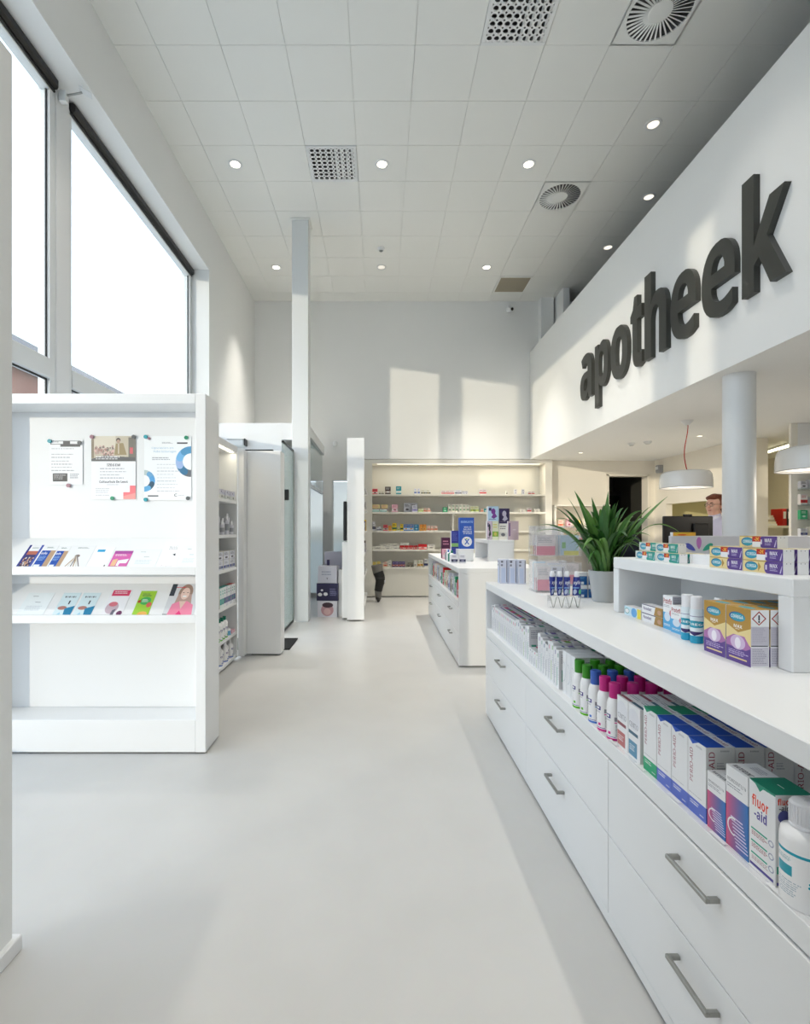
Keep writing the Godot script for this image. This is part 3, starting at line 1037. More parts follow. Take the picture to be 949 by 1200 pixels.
	ft(c, "STRONG", 0.26, 0.48, 0.6, 0.05, WHITE)
	fe(c, 0.5, 0.77, 0.36, 0.16, WHITE)
	fp(c, [Vector2(0.33, 0.68), Vector2(0.42, 0.68), Vector2(0.68, 0.86), Vector2(0.6, 0.86)], royal)
	fp(c, [Vector2(0.6, 0.68), Vector2(0.69, 0.68), Vector2(0.42, 0.86), Vector2(0.33, 0.86)], royal)
	fe(c, 0.5, 0.68, 0.05, 0.02, Color(0.5, 0.75, 0.3))
	C.royal_front = c
	c = cell(80, 300, Color(0.22, 0.24, 0.62))
	fl(c, 0.15, 0.06, 0.7, 0.3, 6, Color(0.45, 0.5, 0.8))
	fr(c, 0, 0.42, 1, 0.12, Color(0.65, 0.85, 0.5))
	fl(c, 0.15, 0.58, 0.7, 0.35, 7, Color(0.4, 0.45, 0.75))
	C.royal_side = c
	for k: Array in [["sky", Color(0.75, 0.87, 0.95), Color(0.5, 0.25, 0.6)], ["night", Color(0.2, 0.16, 0.32), Color(0.75, 0.73, 0.8)], ["lilac", Color(0.85, 0.78, 0.84), INK]]:
		c = cell(120, 150, k[1])
		fe(c, 0.5, 0.35, 0.2, 0.2, k[2])
		fp(c, [Vector2(0.3, 0.75), Vector2(0.6, 0.4), Vector2(0.85, 0.7), Vector2(0.55, 0.85)], k[2])
		fr(c, 0.08, 0.1, 0.24, 0.2, Color(0.25, 0.2, 0.4))
		fl(c, 0.1, 0.86, 0.7, 0.08, 1, INK.lerp(k[2], 0.5))
		C["care_" + k[0]] = c
	c = cell(100, 200, Color(0.8, 0.72, 0.75))
	fr(c, 0.1, 0.1, 0.12, 0.7, Color(0.4, 0.3, 0.5))
	fl(c, 0.45, 0.45, 0.4, 0.06, 1, WHITE)
	C.taupe_box = c
	c = cell(90, 180, Color(0.87, 0.88, 0.93))
	fr(c, 0.84, 0.05, 0.1, 0.9, Color(0.3, 0.3, 0.36))
	fr(c, 0.12, 0.06, 0.28, 0.08, Color(0.45, 0.45, 0.5))
	fr(c, 0.12, 0.2, 0.24, 0.08, Color(0.5, 0.5, 0.56))
	fr(c, 0.15, 0.36, 0.55, 0.6, Color(0.8, 0.84, 0.93))
	C.lilac_box = c
	c = cell(120, 160, Color(0.93, 0.9, 0.9))
	fr(c, 0, 0.55, 1, 0.45, Color(0.92, 0.5, 0.6))
	fl(c, 0.1, 0.1, 0.8, 0.3, 4, GREYT)
	C.bag_pink = c
	c = cell(120, 160, Color(0.9, 0.9, 0.9))
	fr(c, 0, 0.5, 0.4, 0.5, Color(0.75, 0.3, 0.32))
	fr(c, 0.45, 0.5, 0.5, 0.5, Color(0.3, 0.6, 0.42))
	fl(c, 0.1, 0.1, 0.8, 0.25, 3, GREYT)
	C.bag_mixed = c
	c = cell(120, 160, Color(0.72, 0.85, 0.93))
	fr(c, 0.1, 0.35, 0.2, 0.3, Color(0.4, 0.7, 0.3))
	fr(c, 0.2, 0.78, 0.8, 0.22, Color(0.9, 0.88, 0.25))
	C.bag_sky = c
	c = cell(120, 110, Color(0.16, 0.2, 0.52))
	ft(c, "xylin", 0.12, 0.2, 0.7, 0.25, WHITE)
	fl(c, 0.1, 0.55, 0.6, 0.15, 1, Color(0.5, 0.7, 0.9))
	fe(c, 0.3, 0.8, 0.16, 0.14, Color(0.7, 0.75, 0.85))
	fe(c, 0.75, 0.8, 0.15, 0.14, Color(0.35, 0.75, 0.5))
	C.tube_violet = c
	c = cell(110, 140, Color(0.1, 0.36, 0.62))
	fr(c, 0, 0, 1, 0.32, PAPER)
	fl(c, 0.12, 0.4, 0.7, 0.15, 2, Color(0.5, 0.75, 0.9))
	fr(c, 0.35, 0.75, 0.3, 0.2, PAPER)
	C.blue_pack = c
	c = cell(120, 90, Color(0.95, 0.72, 0.25))
	fl(c, 0.1, 0.15, 0.8, 0.3, 2, Color(0.75, 0.85, 0.2))
	fe(c, 0.4, 0.7, 0.2, 0.2, Color(0.9, 0.4, 0.2))
	C.candy_yellow = c
	c = cell(220, 110, Color(0.96, 0.92, 0.88))
	for i in 26:
		fe(c, rng.randf_range(0.15, 0.85), rng.randf_range(0.15, 0.75), 0.06, 0.08, [Color(0.95, 0.5, 0.25), Color(0.95, 0.75, 0.6), Color(0.85, 0.25, 0.15)][i % 3])
	fp(c, [Vector2(0.05, 0.95), Vector2(0.12, 0.78), Vector2(0.3, 0.95)], INK)
	C.candy_orange = c
	# generic shelf cartons: ground, band, accent
	var ks := [
		[Color(0.86, 0.3, 0.35), Color(0.95, 0.9, 0.9), Color(0.3, 0.25, 0.2)], [Color(0.3, 0.22, 0.22), Color(0.75, 0.7, 0.66), Color(0.9, 0.9, 0.9)],
		[Color(0.1, 0.6, 0.66), Color(0.85, 0.95, 0.95), Color(0.9, 0.9, 0.9)], [Color(0.92, 0.92, 0.94), Color(0.18, 0.32, 0.68), Color(0.5, 0.6, 0.8)],
		[Color(0.9, 0.9, 0.86), Color(0.35, 0.35, 0.36), Color(0.55, 0.5, 0.3)], [Color(0.9, 0.88, 0.88), Color(0.82, 0.2, 0.2), Color(0.6, 0.15, 0.2)],
		[Color(0.9, 0.9, 0.92), Color(0.2, 0.22, 0.35), Color(0.5, 0.5, 0.6)], [Color(0.93, 0.85, 0.6), Color(0.42, 0.22, 0.42), Color(0.9, 0.6, 0.6)],
		[Color(0.9, 0.94, 0.93), Color(0.1, 0.6, 0.58), Color(0.4, 0.75, 0.72)], [Color(0.95, 0.75, 0.8), Color(0.95, 0.9, 0.92), Color(0.7, 0.3, 0.45)],
		[Color(0.8, 0.81, 0.85), Color(0.9, 0.9, 0.93), Color(0.3, 0.3, 0.34)], [Color(0.9, 0.9, 0.94), Color(0.6, 0.58, 0.8), Color(0.5, 0.48, 0.7)],
		[Color(0.9, 0.92, 0.8), Color(0.55, 0.72, 0.3), Color(0.85, 0.8, 0.4)], [Color(0.2, 0.65, 0.45), Color(0.3, 0.72, 0.52), Color(0.9, 0.95, 0.92)],
		[Color(0.95, 0.93, 0.88), Color(0.92, 0.9, 0.84), Color(0.35, 0.6, 0.4)], [Color(0.95, 0.88, 0.82), Color(0.95, 0.6, 0.45), Color(0.85, 0.35, 0.3)],
		[Color(0.93, 0.8, 0.15), Color(0.25, 0.5, 0.2), Color(0.2, 0.25, 0.2)], [Color(0.25, 0.5, 0.78), Color(0.85, 0.9, 0.96), Color(0.93, 0.65, 0.25)],
		[Color(0.1, 0.5, 0.68), Color(0.15, 0.58, 0.75), Color(0.8, 0.92, 0.96)], [Color(0.95, 0.65, 0.25), Color(0.95, 0.78, 0.4), Color(0.85, 0.4, 0.25)],
		[Color(0.93, 0.92, 0.88), Color(0.85, 0.84, 0.8), Color(0.45, 0.45, 0.45)], [Color(0.85, 0.12, 0.14), Color(0.95, 0.85, 0.82), Color(0.7, 0.08, 0.1)],
		[Color(0.24, 0.2, 0.48), Color(0.85, 0.45, 0.3), Color(0.8, 0.75, 0.85)], [Color(0.95, 0.9, 0.5), Color(0.9, 0.8, 0.2), Color(0.85, 0.55, 0.4)],
		[Color(0.45, 0.42, 0.38), Color(0.3, 0.28, 0.25), Color(0.7, 0.68, 0.6)], [Color(0.92, 0.92, 0.92), Color(0.15, 0.18, 0.35), Color(0.2, 0.25, 0.45)],
		[Color(0.92, 0.9, 0.85), Color(0.95, 0.55, 0.2), Color(0.4, 0.65, 0.25)], [Color(0.3, 0.1, 0.25), Color(0.9, 0.3, 0.55), Color(0.9, 0.6, 0.7)],
		[Color(0.86, 0.87, 0.9), Color(0.3, 0.35, 0.6), Color(0.55, 0.55, 0.6)], [Color(0.93, 0.94, 0.95), Color(0.28, 0.2, 0.55), Color(0.2, 0.6, 0.55)]]
	for i in ks.size():
		c = cell(80, 80, ks[i][0])
		fr(c, 0, 0.55, 1, 0.28, ks[i][1])
		fe(c, 0.5, 0.68, 0.24, 0.1, ks[i][2])
		fl(c, 0.15, 0.15, 0.7, 0.26, 2, ks[i][2])
		C["gen_%d" % i] = c
		sw(ks[i][0])
		C["gen_side_%d" % i] = sw(ks[i][0])
	for k: Array in [["tissue", Color(0.66, 0.67, 0.78)], ["mono", Color(0.72, 0.72, 0.75)]]:
		c = cell(90, 90, Color(0.8, 0.8, 0.85))
		fr(c, 0, 0.55, 1, 0.45, Color(0.82, 0.83, 0.82))
		fe(c, 0.3, 0.25, 0.12, 0.08, Color(0.3, 0.28, 0.45))
		fe(c, 0.65, 0.35, 0.14, 0.08, k[1])
		fe(c, 0.5, 0.75, 0.2, 0.12, Color(0.45, 0.45, 0.42))
		C["pack_" + k[0]] = c
	M.print = mat(Color.WHITE, 0.45)
	M.gloss = mat(Color.WHITE, 0.25)
	var lid := {"lime": Color(0.2, 0.55, 0.08), "azure": Color(0.22, 0.38, 0.72), "magenta": Color(0.78, 0.1, 0.5), "white": Color(0.93, 0.93, 0.94), "teal": Color(0.08, 0.5, 0.4), "grey": Color(0.6, 0.61, 0.63)}
	for k: String in lid:
		M["lid_" + k] = mat(lid[k], 0.3)


# the atlas goes into its materials last, when every colour swatch has been added
func finish_prints() -> void:
	var tex := ImageTexture.create_from_image(atlas)
	M.print.albedo_texture = tex
	M.gloss.albedo_texture = tex


func generic(w: float, h: float, d: float, i: int) -> ArrayMesh:
	var s: Rect2i = C["gen_side_%d" % i]
	return carton(w, h, d, [C["gen_%d" % i], s, s, s, s, s])


# ------------------------------------------------------------------ shell
func build_shell() -> void:
	structure("floor", span(-2.86, 7.7, -0.12, 0.0, -6.2, 10.6, 0.0), M.floor)
	# back: wall above the built-in shelves, wall beside them, wall behind them
	structure("wall_back", span(-2.86, 6.7, 2.72, 6.12, BACK, 10.0, 0.0), M.wall)
	structure("wall_back_side", span(-2.86, -1.46, 0.0, 2.3, BACK, 10.0, 0.0), M.wall)
	structure("wall_back_pier", span(-1.108, -0.94, 0.0, 2.3, BACK, 10.0, 0.0), M.wall)
	structure("wall_back_lintel", span(-2.86, -0.31, 2.3, 2.72, BACK, 10.0, 0.0), M.wall)
	# two frosted glass lights beside the entrance, daylight behind them
	var frost := mat(Color(0.93, 0.97, 0.95, 0.62), 0.5)
	frost.transparency = BaseMaterial3D.TRANSPARENCY_ALPHA
	for k: Array in [["window_4", -1.46, -1.108], ["window_5", -0.94, -0.31]]:
		var wf := structure_root(k[0])
		slab(wf, "pane", frost, k[1] + 0.02, k[2] - 0.02, 0.08, 2.28, 9.86, 9.87, 0.0)
		slab(wf, "frame", M.white_metal, k[1], k[1] + 0.02, 0.0, 2.3, 9.82, 9.9, 0.002)
		slab(wf, "frame", M.white_metal, k[2] - 0.02, k[2], 0.0, 2.3, 9.82, 9.9, 0.002)
		slab(wf, "sill", M.white_metal, k[1] + 0.02, k[2] - 0.02, 0.0, 0.08, 9.82, 9.9, 0.002)
	structure("wall_back_recess", span(-0.4, 3.5, 0.0, 2.72, 10.16, 10.3, 0.0), M.cream)
	# back wall of the dispensing area with its doorway
	structure("wall_dispensary", span(3.39, 4.58, 0.0, LOW, 9.95, 10.15, 0.0), M.warm_wall)
	structure("wall_dispensary_lintel", span(4.58, 5.36, 2.41, LOW, 9.95, 10.15, 0.0), M.warm_wall)
	structure("wall_dispensary_end", span(5.36, 5.7, 0.0, LOW, 9.95, 10.15, 0.0), M.warm_wall)
	# side wall of the dispensing area, with a low opening to the back office
	structure("wall_office", span(5.5, 5.62, 0.0, 1.05, 7.58, 9.95, 0.0), M.warm_wall)
	structure("wall_office_upper", span(5.5, 5.62, 1.82, LOW, 7.58, 9.95, 0.0), M.warm_wall)
	structure("wall_office_end", span(5.5, 5.62, 1.05, 1.82, 9.55, 9.95, 0.0), M.warm_wall)
	structure("wall_office_near", span(5.5, 5.62, 1.05, 1.82, 7.58, 8.3, 0.0), M.warm_wall)
	structure("wall_office_front", span(5.5, 5.83, 0.0, LOW, 7.46, 7.58, 0.0), M.warm_wall)
	structure("wall_office_far", span(5.6, 7.7, 0.0, LOW, 10.15, 10.3, 0.0), mat(Color(0.86, 0.83, 0.66), 0.8))  # yellow of the warm lamp light put into the wall colour
	# corridor behind the doorway, its dimness put into the dark colour
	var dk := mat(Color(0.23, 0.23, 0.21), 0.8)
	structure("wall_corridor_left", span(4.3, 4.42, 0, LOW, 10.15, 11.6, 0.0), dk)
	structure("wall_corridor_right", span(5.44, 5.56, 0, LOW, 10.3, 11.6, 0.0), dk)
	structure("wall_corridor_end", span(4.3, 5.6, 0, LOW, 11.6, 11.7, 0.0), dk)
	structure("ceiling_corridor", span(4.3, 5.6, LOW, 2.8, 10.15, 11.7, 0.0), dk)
	structure("floor_corridor", span(4.3, 5.6, -0.12, 0.0, 10.6, 11.7, 0.0), M.floor)
	# right and rear enclosure
	structure("wall_right", span(7.6, 7.75, 0.0, LOW, -6.2, 10.3, 0.0), M.warm_wall)
	var void_shade := mat(Color(0.34, 0.33, 0.31), 0.9)     # void above the dispensing area, its dimness put into this dark grey
	structure("wall_upper_right", span(4.525, 4.75, 2.97, 6.12, -6.2, 10.0, 0.0), void_shade)
	structure("floor_void", span(BULK + 0.2, 4.525, 2.95, 2.97, -6.2, BACK, 0.0), void_shade)
	# rear wall behind the camera: unseen window, placed to light surfaces facing the camera
	structure("wall_rear_head", span(-2.86, 7.75, 3.9, 6.12, -6.4, -6.15, 0.0), M.wall)
	structure("wall_rear_left", span(-2.86, -2.3, 0.0, 3.9, -6.4, -6.15, 0.0), M.wall)
	structure("wall_rear_right", span(2.7, 7.75, 0.0, 3.9, -6.4, -6.15, 0.0), M.wall)
	structure("wall_rear_sill", span(-2.3, 2.7, 0.0, 0.9, -6.4, -6.15, 0.0), M.wall)
	# low ceiling and the bulkhead above it
	structure("ceiling_low", span(BULK + 0.2, 7.75, LOW, 2.95, -6.2, 10.15, 0.0), M.wall)
	structure("wall_bulkhead", span(BULK, BULK + 0.2, LOW, 4.82, -6.2, BACK, 0.0), M.wall)
	# stub wall and ventilation shaft above the bulkhead at the back
	structure("wall_shaft", span(3.4, 3.52, 2.95, CEIL, 9.22, BACK, 0.0), M.wall)
	structure("trim_1", span(3.12, 3.36, 2.95, CEIL, 9.6, BACK, 0.0), M.wall)
	# window wall: above, at the far end, at the near end
	structure("wall_left_head", span(-2.86, WALL_L, 5.08, 6.12, -6.2, 10.0, 0.0), M.wall)
	structure("wall_left_far", span(-2.86, WALL_L, 0.0, 5.08, 7.16, 10.0, 0.0), M.wall)
	structure("wall_left_near", span(-2.86, WALL_L, 0.0, 5.08, -6.2, -1.3, 0.0), M.wall)
	# partition beside the camera
	structure("wall_partition", span(-1.30, -1.16, 0.0, 2.84, -1.0, 1.57, 0.003), M.wall)
	structure("baseboard_partition", span(-1.318, -1.142, 0.0, 0.05, -1.0, 1.588, 0.003), M.white)
	# square steel column in front of the entrance
	var col := thing("square_column", "white square column rising from floor to tiled ceiling beside the entrance", "column", P(-1.15, 0, 7.28))
	part(col, "shaft", box(0.235, CEIL, 0.235, 0.004), M.white_metal)
	part(col, "ceiling_collar", box(0.275, 0.02, 0.27, 0.003), M.tile, Vector3(0.004, CEIL - 0.02, 0))
	# round column in the dispensing area
	var rc := thing("round_column", "thick round white column under the low ceiling", "column", P(3.195, 0, 4.42))
	part(rc, "shaft", lathe([Vector2(0.125, 0.0), Vector2(0.125, LOW)], 40), M.white_metal)
	part(rc, "base_ring", lathe([Vector2(0.135, 0.0), Vector2(0.135, 0.05), Vector2(0.128, 0.052)], 40), M.white_metal)


const TX := -2.074   # one tile joint
const TD := 4.598    # one tile joint in depth
func build_ceiling() -> void:
	# structural slab, a shallow void below it, and the tiles hung on a grid of runners
	var ceil := structure("ceiling", span(-2.86, 6.75, CEIL + 0.3, CEIL + 0.45, -6.2, 10.0, 0.0), M.tile)
	var rear := structure("ceiling_rear", span(-2.86, 4.75, CEIL, CEIL + 0.3, -6.2, TD - 1.2, 0.0), M.tile)
	for i in range(0, 12):
		slab(ceil, "runner", M.tile, TX + 0.6 * i - 0.012, TX + 0.6 * i + 0.012, CEIL + 0.0101, CEIL + 0.03, TD - 1.2, BACK, 0.0)
	for j in range(-1, 9):
		slab(ceil, "runner", M.tile, WALL_L, 4.54, CEIL + 0.0102, CEIL + 0.028, TD + 0.6 * j - 0.012, TD + 0.6 * j + 0.012, 0.0)
	var special := {"4_-1": 1, "2_2": 1, "0_0": 0}
	special = {}
	for k: Array in [[5, -1], [2, 2], [7, -1], [7, 3], [7, 7]]:
		special["%d_%d" % [k[0], k[1]]] = true
	var tile := box(0.596, 0.01, 0.596, 0.0)
	for i in range(-1, 11):
		for j in range(-2, 9):
			if special.has("%d_%d" % [i, j]):
				continue
			var x0 := maxf(TX + 0.6 * i, WALL_L - 0.004)
			var x1 := TX + 0.6 * (i + 1)
			var d0 := TD + 0.6 * j
			var d1 := minf(TD + 0.6 * (j + 1), BACK + 0.004)
			var m: Mesh = tile
			if x1 - x0 < 0.59 or d1 - d0 < 0.59:
				m = box(x1 - x0 - 0.004, 0.01, d1 - d0 - 0.004, 0.0)
			part(ceil, "tile", m, M.tile, Vector3((x0 + x1) / 2, CEIL, -(d0 + d1) / 2))
	# perforated supply vents
	vent(5, -1, "square white air vent with hooded holes, at the ceiling edge nearest the camera")
	vent(2, 2, "square white air vent with hooded holes beside the ceiling spotlights")
	diffuser(7, -1, "large round swirl diffuser in the ceiling above the sign, nearest the camera")
	diffuser(7, 3, "smaller-looking round swirl diffuser in the ceiling beside a lit spotlight")
	var g := thing("return_grille", "plain beige square return air grille by the back wall", "air grille", P(2.426, CEIL - 0.012, 9.1))
	part(g, "frame", frame_mesh(0.592, 0.03, 0.016), M.tile)
	part(g, "mesh_panel", box(0.53, 0.006, 0.53, 0.001), mat(Color(0.62, 0.59, 0.52), 0.9), Vector3(0, 0.004, 0))
	# recessed spotlights
	var warm := Color(1.0, 0.972, 0.93)
	var lit := [
		[0, 2, "lit recessed ceiling spotlight nearest the window wall"], [3, 2, "lit recessed ceiling spotlight beside the square perforated vent"],
		[6, 2, "lit recessed ceiling spotlight in front of the smaller swirl diffuser"], [0, 6, "lit recessed ceiling spotlight behind the square column"],
		[6, 6, "lit recessed ceiling spotlight near the beige return grille"], [8, 1, "lit recessed ceiling spotlight above the sign, nearest the camera"],
		[9, 3, "lit recessed ceiling spotlight beyond the bulkhead, second in its row"], [9, 5, "lit recessed ceiling spotlight beyond the bulkhead, farthest in its row"]]
	for k: Array in lit:
		downlight(TX + 0.6 * k[0] + 0.3, TD + 0.6 * k[1] + 0.3, CEIL, k[2], (1.9 if k[1] == 2 else 4.4) * (1.0 if k[0] > 0 else 0.7 if k[1] == 2 else 0.5) if k[0] < 7 else 0.25, 32.0)
	downlight(TX + 2.1, TD + 3.9, CEIL, "dim recessed ceiling spotlight in the middle of the back row", 0.08)
	var lamp := glow(Color(1.0, 0.95, 0.86), 4.2)
	for k: Array in [[0, -2], [3, -2], [6, -2], [0, -6], [3, -6], [6, -6], [0, -10], [3, -10], [6, -10]]:   # unseen rows out of view, placed to light surfaces facing the camera
		var at := P(TX + 0.6 * k[0] + 0.3, CEIL, TD + 0.6 * k[1] + 0.3)
		part(rear, "trim_ring", lathe([Vector2(0.058, -0.004), Vector2(0.062, -0.008), Vector2(0.085, -0.006), Vector2(0.088, 0.0)], 24), M.white_metal, at)
		part(rear, "unseen_lamp_face", lathe([Vector2(0.0001, -0.003), Vector2(0.058, -0.003)], 24), lamp, at)
		spot("spotlight", at - Vector3(0, 0.03, 0), SPOT_E * 0.68, warm, 44.0)
	var sd := thing("smoke_detector", "small white smoke detector on the tiled ceiling, centre of the back rows", "smoke detector", P(0.02, CEIL, 7.92))
	part(sd, "body", lathe([Vector2(0.03, -0.045), Vector2(0.055, -0.02), Vector2(0.06, 0)], 20), M.white_metal)
	var dc := thing("dome_camera", "small white security camera at the top of the back wall", "camera", P(2.52, 5.6, BACK - 0.06))
	part(dc, "bracket", box(0.05, 0.05, 0.12, 0.004), M.white_metal, Vector3(0, 0.05, -0.0))
	part(dc, "housing", tube([Vector3(-0.01, 0.03, -0.02), Vector3(0.04, 0.0, 0.1)], [0.045, 0.045], 14), M.white_metal)
	part(dc, "lens", tube([Vector3(0.035, 0.004, 0.09), Vector3(0.042, -0.001, 0.105)], [0.03, 0.03], 12), M.black)


const SPOT_E := 4.0


func downlight(x: float, d: float, y: float, label: String, power: float, angle := 42.0) -> void:
	var t := thing("ceiling_spotlight", label, "spotlight", P(x, y, d), 0.0, "recessed ceiling spotlights")
	part(t, "trim_ring", lathe([Vector2(0.058, -0.004), Vector2(0.062, -0.008), Vector2(0.085, -0.006), Vector2(0.088, 0.0)], 24), M.white_metal)
	part(t, "unseen_lamp_face", lathe([Vector2(0.0001, -0.003), Vector2(0.058, -0.003)], 24), glow(Color(1.0, 0.95, 0.86), 4.0 * minf(power, 1.0) + 0.2))
	if power > 0.1:
		spot("spotlight", P(x, y - 0.02, d), SPOT_E * power, Color(1.0, 0.972, 0.93), angle)


func frame_mesh(size: float, rim: float, h: float) -> ArrayMesh:
	var st := new_st()
	var a := size / 2
	add_box(st, Vector3(-a, 0, -a), Vector3(a, h, -a + rim), 0.002)
	add_box(st, Vector3(-a, 0, a - rim), Vector3(a, h, a), 0.002)
	add_box(st, Vector3(-a, 0, -a + rim), Vector3(-a + rim, h, a - rim), 0.002)
	add_box(st, Vector3(a - rim, 0, -a + rim), Vector3(a, h, a - rim), 0.002)
	return st.commit()


# box open at the bottom
func open_box(w: float, h: float) -> ArrayMesh:
	var st := new_st()
	var a := w / 2
	add_box(st, Vector3(-a, h - 0.004, -a), Vector3(a, h, a), 0.0)
	for s: float in [-1.0, 1.0]:
		add_box(st, Vector3(s * a - 0.002, 0, -a), Vector3(s * a + 0.002, h, a), 0.0)
		add_box(st, Vector3(-a, 0, s * a - 0.002), Vector3(a, h, s * a + 0.002), 0.0)
	return st.commit()


# plate with a grid of round holes, each under a half hood, over a sheet metal duct
func vent(i: int, j: int, label: String) -> void:
	var t := thing("air_vent", label, "air vent", P(TX + 0.6 * i + 0.3, CEIL - 0.01, TD + 0.6 * j + 0.3), 0.0, "square ceiling vents")
	part(t, "duct", open_box(0.56, 0.25), M.duct, Vector3(0, 0.01, 0))
	part(t, "rim", frame_mesh(0.594, 0.035, 0.02), M.white_metal)
	var st := new_st()
	var n := 8
	var step := 0.524 / n
	var r := step * 0.36
	for a in n:
		for b in n:
			var c := Vector3(-0.262 + step * (a + 0.5), 0, -0.262 + step * (b + 0.5))
			for k in 16:
				var q: Array[Vector3] = []
				for kk: int in [k, k + 1]:
					var ang := TAU * kk / 16.0 + PI / 16.0
					var dir := Vector3(cos(ang), 0, sin(ang))
					var sq := dir / maxf(absf(dir.x), absf(dir.z)) * step * 0.5
					q.append(c + dir * r)
					q.append(c + sq)
				quad(st, q[0], q[1], q[3], q[2], Vector3.DOWN)
	part(t, "plate", st.commit(), M.white_metal)
	# hoods: a shallow quarter dome that closes half of each hole
	var hs := new_st()
	for k in 8:
		var a0 := PI * k / 8.0
		var a1 := PI * (k + 1) / 8.0
		for m in 3:
			var e0 := PI / 2 * m / 3.0
			var e1 := PI / 2 * (m + 1) / 3.0
			var f := func(a: float, e: float) -> Vector3: return Vector3(cos(a) * r * cos(e), -sin(e) * r * 0.55, sin(a) * r * cos(e) - (0.0 if e < 1.5 else 0.0))
			var nn := Vector3(cos((a0 + a1) / 2), -0.8, sin((a0 + a1) / 2)).normalized()
			quad(hs, f.call(a0, e0), f.call(a1, e0), f.call(a1, e1), f.call(a0, e1), nn)
	var hood := hs.commit()
	for a in n:
		for b in n:
			part(t, "hood", hood, M.white_metal, Vector3(-0.262 + step * (a + 0.5), 0, -0.262 + step * (b + 0.5)), Vector3(0, PI if a < n / 2 else PI / 2, 0))


func diffuser(i: int, j: int, label: String) -> void:
	var t := thing("swirl_diffuser", label, "air diffuser", P(TX + 0.6 * i + 0.3, CEIL - 0.008, TD + 0.6 * j + 0.3), 0.0, "round swirl diffusers")
	part(t, "duct", lathe([Vector2(0.264, 0.0), Vector2(0.264, 0.25), Vector2(0.001, 0.25)], 40, Rect2i(), false), M.duct, Vector3(0, 0.012, 0))
	# square plate with a round hole
	var st := new_st()
	var seg := 40
	for k in seg:
		var q: Array[Vector3] = []
		for kk: int in [k, k + 1]:
			var ang := TAU * kk / float(seg) + PI / 4
			var dir := Vector3(cos(ang), 0, sin(ang))
			q.append(dir * 0.262)
			q.append(dir / maxf(absf(dir.x), absf(dir.z)) * 0.297)
		quad(st, q[0], q[1], q[3], q[2], Vector3.DOWN)
		quad(st, q[0], q[2], q[2] + Vector3(0, 0.014, 0), q[0] + Vector3(0, 0.014, 0), -(q[0] + q[2]).normalized())
	part(t, "plate", st.commit(), M.tile)
	part(t, "rim", frame_mesh(0.594, 0.012, 0.018), M.tile)
	part(t, "hub", lathe([Vector2(0.0001, -0.004), Vector2(0.085, -0.004), Vector2(0.1, 0.004)], 32), M.tile)
	var vs := new_st()
	add_box(vs, Vector3(0.095, -0.001, -0.0075), Vector3(0.263, 0.002, 0.0075), 0.0)
	var vane := vs.commit()
	for k in 36:
		part(t, "vane", vane, M.tile, Vector3(0, 0.003, 0), Vector3(0.5, TAU * k / 36.0, 0))


